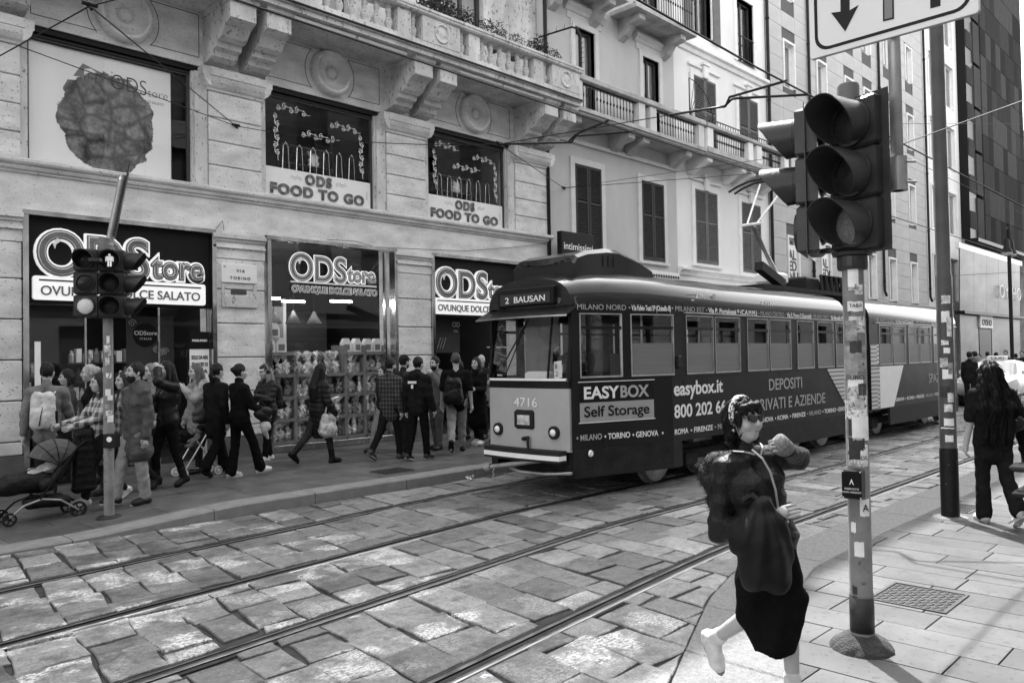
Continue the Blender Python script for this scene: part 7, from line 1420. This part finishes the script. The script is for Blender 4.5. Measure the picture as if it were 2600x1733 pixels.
# zip, collar edge, knitted mitten
zp = [up(.02, .075, .52), up(.0, .12, .46), up(-.015, .135, .38), up(-.02, .132, .28), up(-.02, .118, .2), up(-.015, .108, .14)]; mb = MB(); mb.tube([S(p+(up(0, .012, 0)-up(0, 0, 0))) for p in zp], .006, 6); mb.build('zip', m_galv, r0); mb = MB(); mb.tube([S(up(.1, .02, .535)), S(up(.07, .075, .52)), S(up(.02, .1, .49))], .005, 6); mb.tube([S(up(-.1, .02, .535)), S(up(-.06, .085, .52)), S(up(-.01, .11, .48))], .005, 6); mb.build('collar_piping', m_trim, r0)
so, el, wr = fw['arms'][0]; d = (wr-el)/np.linalg.norm(wr-el); smesh('mitten', [('c', S(wr-d*.02), S(wr+d*.05), .042, .048), ('e', S(wr+d*.09), (.045, .045, .05)), ('c', S(wr+d*.03), S(wr+d*.08+V3(0, 0, .045)), .02, .016)], mat('knit_grey', .16, .95, var=.7, sc=90), .008, .02, lambda P: .003*np.sin(P[:, 2]*330)*np.sin(P[:, 0]*330+P[:, 1]*200), r0)
for sg, (hip, kn, an, hl, to, ba, R) in zip((-1, 1), fw['legs']): smesh('sock', [('c', S(an+R@V3(0, 0, -.02)), S(kn+(an-kn)*.8), .048, .043)], cloth(.5), .009, .01, None, r0)
# big dark sack on her arm
c = wl(1886, 1358, -.26); sk = thing('sack_bag', 'large black drawstring sack hanging from the arm of the woman in the foreground', 'bag', c); Rr = Vector(_R0)
q = lambda x, z, d=0.: tuple(Rr*x*.86+F_*d+Vector((0, 0, z*.92)))
smesh('bag_body', [('c', q(.03, .2), q(.02, .05), .06, .12), ('c', q(.01, .05), q(.03, -.1), .125, .125), ('c', q(.03, -.1), q(.1, -.16), .12, .07), ('c', q(-.12, .06), q(.03, -.05), .05, .11), ('c', q(.1, .05), q(.12, -.12), .05, .06), ('e', q(.12, .14), (.05, .05, .03))], mat('black_sack', .008, .6, var=.3, sc=4, spec=.12), .009, .04, lambda P: .028*np.sin(np.arctan2(P[:, 2]-.28, P@np.array(_R0)-.02)*19)*np.clip(.32-P[:, 2], .12, .5)+folds(P, .006), sk)
mb = MB(); mb.tube([q(.03, .22), q(-.02, .27, .02), q(-.06, .24, .05)], .016, 6); mb.tube([q(.06, .2), q(.1, .17), q(.14, .12)], .02, 6); mb.build('strap', cloth(.012, 'nylon'), sk)

# ================================================================ PUSHCHAIRS
def wheel(mb, c, r, w_): mb.lathe([(r*.72, -w_/2), (r, -w_/2), (r*1.04, 0), (r, w_/2), (r*.72, w_/2), (r*.72, -w_/2)], c, 18, 'y', cap=False)
pc = thing('pushchair', 'black pushchair with a grey folding canopy and a child at the left edge', 'pushchair', (2.82, 10.4, zs(2.82)), PI); m_fab = cloth(.012, 'nylon')
smesh('seat', [('c', (.02, -.14, .48), (.02, .14, .48), .1, .1), ('c', (-.1, -.13, .55), (-.26, -.13, .82), .07, .06), ('c', (-.1, .13, .55), (-.26, .13, .82), .07, .06), ('c', (-.18, 0, .6), (-.26, 0, .84), .09, .07)], m_fab, .016, .04, lambda P: folds(P, .004), pc)
smesh('foot_cover', [('c', (.05, 0, .52), (.42, 0, .5), .16, .14), ('c', (.42, 0, .5), (.62, 0, .42), .13, .07)], m_fab, .016, .05, lambda P: folds(P, .006), pc)
mb = MB(); ribs = []; N_ = 10
for k, a in enumerate((20, 52, 84, 116, 140)):
    a = rad(a); R1 = .34; ribs.append([(-.12+R1*math.cos(a)*math.sin(b)**.6 if 0 < b < PI else -.12, .2*math.cos(b), .72+R1*math.sin(a)*math.sin(b)**.6-(.0)) for b in [PI*j/N_ for j in range(N_+1)]])
vs = [p for r in ribs for p in r]; m = N_+1; fs = [(k*m+j, (k+1)*m+j, (k+1)*m+j+1, k*m+j+1) for k in range(4) for j in range(N_)]
mid = MB(); mb.add(vs, fs); mb.build('canopy', cloth(.075, 'nylon'), pc, smooth=False)
for r in ribs: mb = MB(); mb.tube(r, .007, 5); mb.build('canopy_rib', m_black, pc)
for s_ in (-1, 1):
    mb = MB(); mb.tube([(.12, s_*.23, .3), (-.02, s_*.235, .5), (-.34, s_*.24, .95), (-.42, s_*.22, 1.0)], .014, 7); mb.build('frame_bar', m_black, pc); mb = MB(); mb.tube([(.46, s_*.2, .1), (.3, s_*.22, .24), (.1, s_*.23, .3), (-.12, s_*.23, .26), (-.34, s_*.22, .1)], .013, 7); mb.build('chassis_bar', m_galv if s_ > 0 else m_black, pc)
    for x, r in ((.46, .085), (-.34, .105)):
        mb = MB(); wheel(mb, (x, s_*.2, r), r, .035); mb.build('tyre', m_rub, pc, smooth=True, angle=40); mb = MB()
        for k in range(5): a = 2*PI*k/5; mb.bar((x, s_*.2, r), (x+r*.75*math.cos(a), s_*.2, r+r*.75*math.sin(a)), .014, .02, (0, 1, 0))
        mb.lathe([(.02, -.025), (.02, .025)], (x, s_*.2, r), 8, 'y'); mb.build('rim', m_black, pc)
mb = MB(); mb.tube([(-.42, -.22, 1.0), (-.45, 0, 1.02), (-.42, .22, 1.0)], .018, 8); mb.build('handle', m_black, pc)
smesh('basket', [('c', (-.2, -.13, .24), (.18, -.13, .24), .07, .06), ('c', (-.2, .13, .24), (.18, .13, .24), .07, .06), ('c', (-.2, 0, .22), (.18, 0, .22), .08, .07)], m_fab, .018, .03, lambda P: folds(P, .004), pc)
ch = thing('person', 'small child in pale clothes lying in the black pushchair', 'child', (2.82, 10.4, zs(2.82)), PI); smesh('body', [('e', (-.2, 0, .8), (.075, .07, .08)), ('e', (-.125, 0, .79), (.014, .014, .012)), ('c', (-.16, 0, .72), (.02, 0, .62), .075, .085), ('c', (.02, -.05, .6), (.2, -.06, .62), .05, .04), ('c', (.02, .05, .6), (.2, .06, .62), .05, .04), ('c', (-.12, .08, .7), (.03, .13, .66), .033, .025), ('c', (-.12, -.08, .7), (.03, -.13, .66), .033, .025)], skinm(.42), .012, .02, None, ch); smesh('romper', [('c', (-.15, 0, .715), (.02, 0, .62), .088, .096), ('c', (.02, -.05, .61), (.16, -.06, .625), .062, .052), ('c', (.02, .05, .61), (.16, .06, .625), .062, .052), ('c', (-.11, .08, .7), (0, .125, .67), .044, .036), ('c', (-.11, -.08, .7), (0, -.125, .67), .044, .036)], cloth(.45), .012, .02, lambda P: folds(P, .004), ch); smesh('bonnet', [('e', (-.215, 0, .815), (.082, .078, .085)), ('-e', (-.12, 0, .78), (.07, .06, .07))], cloth(.5), .01, .01, None, ch)
ct = thing('hanging_coat', 'long dark quilted coat hung over the pushchair handle', 'coat', (3.25, 10.45, zs(3.2))); smesh('coat_body', [('c', (-.06, 0, .95), (-.07, 0, .28), .06, .075), ('c', (.07, 0, .95), (.08, 0, .3), .06, .075), ('c', (0, .02, .95), (0, .02, .28), .06, .07)], cloth(.01, 'nylon'), .014, .04, lambda P: folds(P, .004)+.008*np.abs(np.sin(P[:, 2]*34)), ct)
ps_ = thing('pushchair', 'small folding pushchair with bare metal legs beside the pale jacket woman', 'pushchair', (5.2, 11.8, .13), PI); m_al = mat('bare_aluminium', .6, .3, m=.7, var=.1)
for s_ in (-1, 1):
    for a, b in (((-.28, .85), (.22, .08)), ((-.3, .08), (.02, .52))): mb = MB(); mb.tube([(a[0], s_*.15, a[1]), (b[0], s_*.15, b[1])], .012, 7); mb.build('leg', m_al, ps_)
    mb = MB(); mb.tube([(-.3, s_*.15, .1), (.22, s_*.15, .14)], .01, 6); mb.build('brace', m_al, ps_)
    for x in (-.3, .22): mb = MB(); wheel(mb, (x, s_*.15, .062), .062, .03); mb.lathe([(.03, -.017), (.03, .017)], (x, s_*.15, .062), 10, 'y'); mb.build('wheel', m_lgrey, ps_, smooth=True, angle=40)
smesh('seat', [('c', (-.02, -.1, .4), (-.02, .1, .4), .05, .05), ('c', (-.06, -.1, .42), (-.2, -.1, .7), .03, .03), ('c', (-.06, .1, .42), (-.2, .1, .7), .03, .03), ('c', (-.1, 0, .45), (-.2, 0, .7), .06, .05)], cloth(.03), .016, .03, None, ps_)
pc.scale = (.88,)*3; ch.scale = (.88,)*3
dl = thing('doll', 'small doll with a dark cap sitting in the folding pushchair', 'doll', (5.2, 11.8, .13), PI); smesh('body', [('e', (-.08, 0, .66), (.06, .06, .065)), ('c', (-.06, 0, .58), (0, 0, .48), .05, .055), ('c', (0, -.04, .47), (.1, -.05, .44), .03, .025), ('c', (0, .04, .47), (.1, .05, .44), .03, .025), ('c', (-.05, .06, .56), (.06, .08, .5), .02, .018), ('c', (-.05, -.06, .56), (.06, -.08, .5), .02, .018)], cloth(.14), .011, .015, None, dl); smesh('cap', [('e', (-.095, 0, .685), (.066, .066, .06)), ('-e', (-.02, 0, .65), (.05, .05, .045))], cloth(.015), .01, .01, None, dl)

# ================================================================ SHOP INTERIORS AND WINDOW GOODS
m_shelf = mat('window_shelf', .06, .5, var=.15); m_foil = [mat('foil_%d' % k, v, .16, m=.7, var=.8, sc=18, bump=1., bsc=46) for k, v in enumerate((.9, .6, .95, .35))]
ds = thing('display_shelves', 'dark display shelves filled with foil bags in the middle shop window', 'shelves', (8.75, 13.9, .26))
XS = [7.42, 7.98, 8.62, 9.12, 9.58, 10.1]
for x in XS: P_('shelf_post', m_mid, ds, (x-.035, x+.035, 13.62, 14.1, .27, 1.55 if 7.9 < x < 9 else 2.12))
cells = []
for k in range(5):
    lv = [.3, .72, 1.14, 1.56] if k in (0, 3, 4) else [.3, .72, 1.14]
    for z in lv+[lv[-1]+.42]:
        P_('shelf_board', m_mid, ds, (XS[k]+.036, XS[k+1]-.036, 13.6, 14.1, z-.05, z+.01)); 
    cells += [(XS[k]+.05, XS[k+1]-.05, z) for z in lv]
    for z in (.67, 1.09): text('dolci', .045, m_lgrey, ds, (XS[k]+.1, 13.595, z+.0), .001, shear=.3) if False else None
ORD = ['first', 'second', 'third', 'fourth', 'fifth', 'sixth', 'seventh', 'eighth', 'ninth', 'tenth']; bm = []
for k in range(5):
    random.seed(k); rr = [random.uniform(-.02, .02) for _ in range(9)]
    pr = [('e', (0, 0, .07), (.07, .05, .075)), ('e', (.02, 0, .14), (.06, .045, .06)), ('c', (0, 0, .16), (rr[0], 0, .22), .03, .02), ('c', (rr[0], 0, .22), (-.06+rr[1], 0, .33), .018, .03), ('c', (rr[0], 0, .22), (.05+rr[2], .01, .34), .018, .035), ('c', (rr[0], 0, .22), (rr[3], -.02, .35), .018, .03)]
    v_, f_ = snet(pr, .0125, .015, lambda P: .016*np.sin(P[:, 0]*75+k*2)*np.sin(P[:, 2]*62+P[:, 1]*60+k)+.009*np.sin(P[:, 2]*150+P[:, 0]*120)); me = bpy.data.meshes.new('foil_bag'); me.from_pydata(v_.tolist(), [], f_.tolist()); me.materials.append(m_foil[k % 4]); me.update(); bm.append(me)
random.seed(21)
for a, b, z in cells:
    n = max(3, int((b-a)/.125))
    for k in range(n):
        for dpt in (0,):
            o = link('foil_bag', random.choice(bm)); sc_ = random.uniform(.95, 1.22); o.scale = (sc_, sc_, sc_); o.location = (a+(b-a)*(k+.5)/n+random.uniform(-.02, .02), 13.72+random.uniform(-.03, .05), z+.012); o.rotation_euler = (random.uniform(-.12, .12), random.uniform(-.2, .2), random.uniform(-1, 1)); ci = [q for q in range(5) if abs(XS[q]+.05-a) < .01][0]; tag(o, f"foil sweet bag, {ORD[k]} of its row, {('lowest', 'second lowest', 'third', 'topmost')[round((z-.3)/.42)]} shelf, {ORD[ci]} shelf column", 'sweet bag', 'foil bags on the window shelves')
for k in range(10): o = link('foil_bag', random.choice(bm)); o.scale = (1.15,)*3; o.location = (8.05+k*.115, 13.78+.06*(k % 2), 1.57); o.rotation_euler = (0, random.uniform(-.2, .2), random.uniform(-1, 1)); tag(o, f'foil sweet bag heaped on top of the middle window shelves, {ORD[k]} from the left', 'sweet bag', 'foil bags heaped on top')
bx = MB(); bx.prism([(-.1, 0), (.1, 0), (.1, .17), (.045, .27), (-.045, .27), (-.1, .17)], -.06, .06, 'y'); bxm = bx.mesh('gift_box', m_lgrey); wn = MB(); wn.box(-.06, .06, -.066, -.061, .03, .15); wnm = wn.mesh('box_window', m_mid)
for k, (x, z, w_) in enumerate(((7.5, 1.99, 'bottom left of the left stack'), (7.74, 1.99, 'bottom right of the left stack'), (7.6, 2.27, 'top of the left stack'), (9.2, 1.99, 'first'), (9.45, 1.99, 'second'), (9.72, 1.99, 'third'), (9.95, 1.99, 'fourth'))):
    t = thing('gift_box', f'pale gift box on the window shelves, {w_}' + ('' if k < 3 else ' from the left on the right'), 'gift box', (x, 13.75, z), random.uniform(-.2, .2), 'house shaped gift boxes'); link('carton', bxm, t); link('box_window', wnm, t)
# upper part of the window: hanging lamps, white column, back boards
for k, x in enumerate((8.3, 8.75, 9.25)):
    t = thing('pendant_lamp', f'white cone pendant lamp inside the middle shop window, {("left", "middle", "right")[k]} of three', 'lamp', (x, 15.0, 2.6), 0, 'pendant lamps in the shop'); mb = MB(); mb.lathe([(.02, .28), (.06, .2), (.17, 0), (.165, 0)], (0, 0, 0), 14, cap=False); mb.build('lamp_shade', mat('pale_lamp_shade', .2, .5, var=.1), t, smooth=True); mb = MB(); mb.tube([(0, 0, .28), (0, 0, 1.4)], .006, 4); mb.build('cord', m_black, t)
t = thing('shop_partition', 'pale partition boards deep inside the middle shop', 'partition', (8.6, 15.6, .13)); P_('board', mat('pale_board', .3, .7, var=.2), t, (8.25, 8.85, 15.6, 15.65, 1.9, 3.0)); P_('board', mat('dark_board', .06, .7), t, (8.95, 10.0, 15.7, 15.75, .2, 2.9)); P_('post', m_lgrey, t, (8.86, 8.93, 15.6, 15.66, .14, 3.1)); P_('board', mat('white_board', .6, .7), t, (7.45, 7.85, 14.9, 14.95, 2.45, 2.95))
def goods(x0, x1, y, z0, rows, label, seed):
    t = thing('goods_shelf', label, 'shelves', ((x0+x1)/2, y, .13)); random.seed(seed)
    for r in range(rows):
        z = z0+r*.34; P_('shelf_board', m_shelf, t, (x0, x1, y, y+.3, z-.03, z)); x = x0+.03
        while x < x1-.1:
            w_ = random.uniform(.05, .12); hh = random.uniform(.12, .26); mb = MB(); v = random.choice((0, 1, 2, 3)); mb.lathe([(w_*.45, 0), (w_*.48, hh*.6), (w_*.25, hh*.8), (w_*.2, hh)], (x+w_/2, y+.08, z+.001), 7) if random.random() < .5 else mb.box(x, x+w_*.92, y+.02, y+.16, z+.001, z+hh); part(mb, 'package', (m_foil[1], m_mid, m_lgrey, m_shelf)[v], t); x += w_+.015
goods(3.7, 4.35, 15.2, .6, 4, 'shelf of packed sweets inside the left shop, left of the doorway', 3); goods(4.6, 6.3, 15.6, .5, 5, 'long shelf of packed sweets at the back of the left shop', 4); goods(11.3, 12.9, 15.6, .5, 5, 'shelf of packed sweets at the back of the right shop', 5)
t = thing('hanging_board', 'dark board with a round emblem and white swirls hanging in the left doorway', 'sign board', (5.3, 13.9, 1.9)); P_('panel', mat('board_grey', .05, .5), t, (5.0, 5.78, 13.9, 13.93, 1.75, 2.62)); mb = MB(); mb.lathe([(.2, 0), (.2, -.01)], (5.3, 13.895, 2.3), 24, 'y'); part(mb, 'emblem', m_black, t); text('ODStore', .1, m_lgrey, t, (5.3, 13.88, 2.3), .002, align='CENTER'); text('ITALIA', .05, m_lgrey, t, (5.3, 13.88, 2.22), .002, align='CENTER', sp=1.4)
for k, (x, z) in enumerate(((5.08, 2.5), (5.55, 2.0), (5.62, 2.02), (5.48, 2.05))): mb = MB(); mb.tube([(x+(.07-.005*q)*math.cos(q*.9), 13.885, z+(.07-.005*q)*math.sin(q*.9)) for q in range(13)], .008, 5); part(mb, 'swirl', m_txg, t)
t = thing('hanging_board', 'dark board with white swirls hanging in the right doorway', 'sign board', (12.0, 13.9, 1.9)); P_('panel', MATS['board_grey'], t, (11.35, 12.45, 13.9, 13.93, 1.95, 2.78)); text('OD', .16, m_lgrey, t, (12.2, 13.88, 2.55), .002); text('ITA', .08, m_lgrey, t, (12.25, 13.88, 2.42), .002)
for k in range(3): mb = MB(); mb.tube([(11.75+.08*k, 13.885, 2.05), (11.85+.08*k, 13.885, 2.3)], .008, 5); part(mb, 'swirl', m_txg, t)
t = thing('banner', 'tall white banner with black letters at the right of the left doorway', 'banner', (6.0, 13.45, 1.3)); P_('sheet', m_white, t, (5.86, 6.2, 13.44, 13.45, 1.1, 2.05)); P_('header', m_black, t, (5.86, 6.2, 13.435, 13.45, 2.05, 2.35)); text('POKI-POKI', .05, m_white, t, (5.9, 13.43, 2.18), .001, width=.26, bold=.002)
for k, s_ in enumerate(('SOLO DA NOI', 'TRANCIO DI', 'PIZZA')): text(s_, .085, m_black, t, (5.89, 13.435, 1.88-.12*k), .001, width=.28, bold=.003)
P_('barrier_post', m_lgrey, None, (3.52, 3.58, 12.75, 12.8, .14, 2.2)) if False else None
mb = MB(); mb.box(3.3, 3.37, 12.6, 12.63, .14, 2.15); tag(mb.build('door_guard', m_lgrey), 'tall pale upright strip beside the backpack man at the left doorway', 'post')
mb = MB(); mb.tube([(12.7, 13.25, 2.06), (13.9, 13.25, 2.06)], .015, 6); tag(mb.build('rail', m_trim), 'thin horizontal bar across the right shop doorway', 'rail')
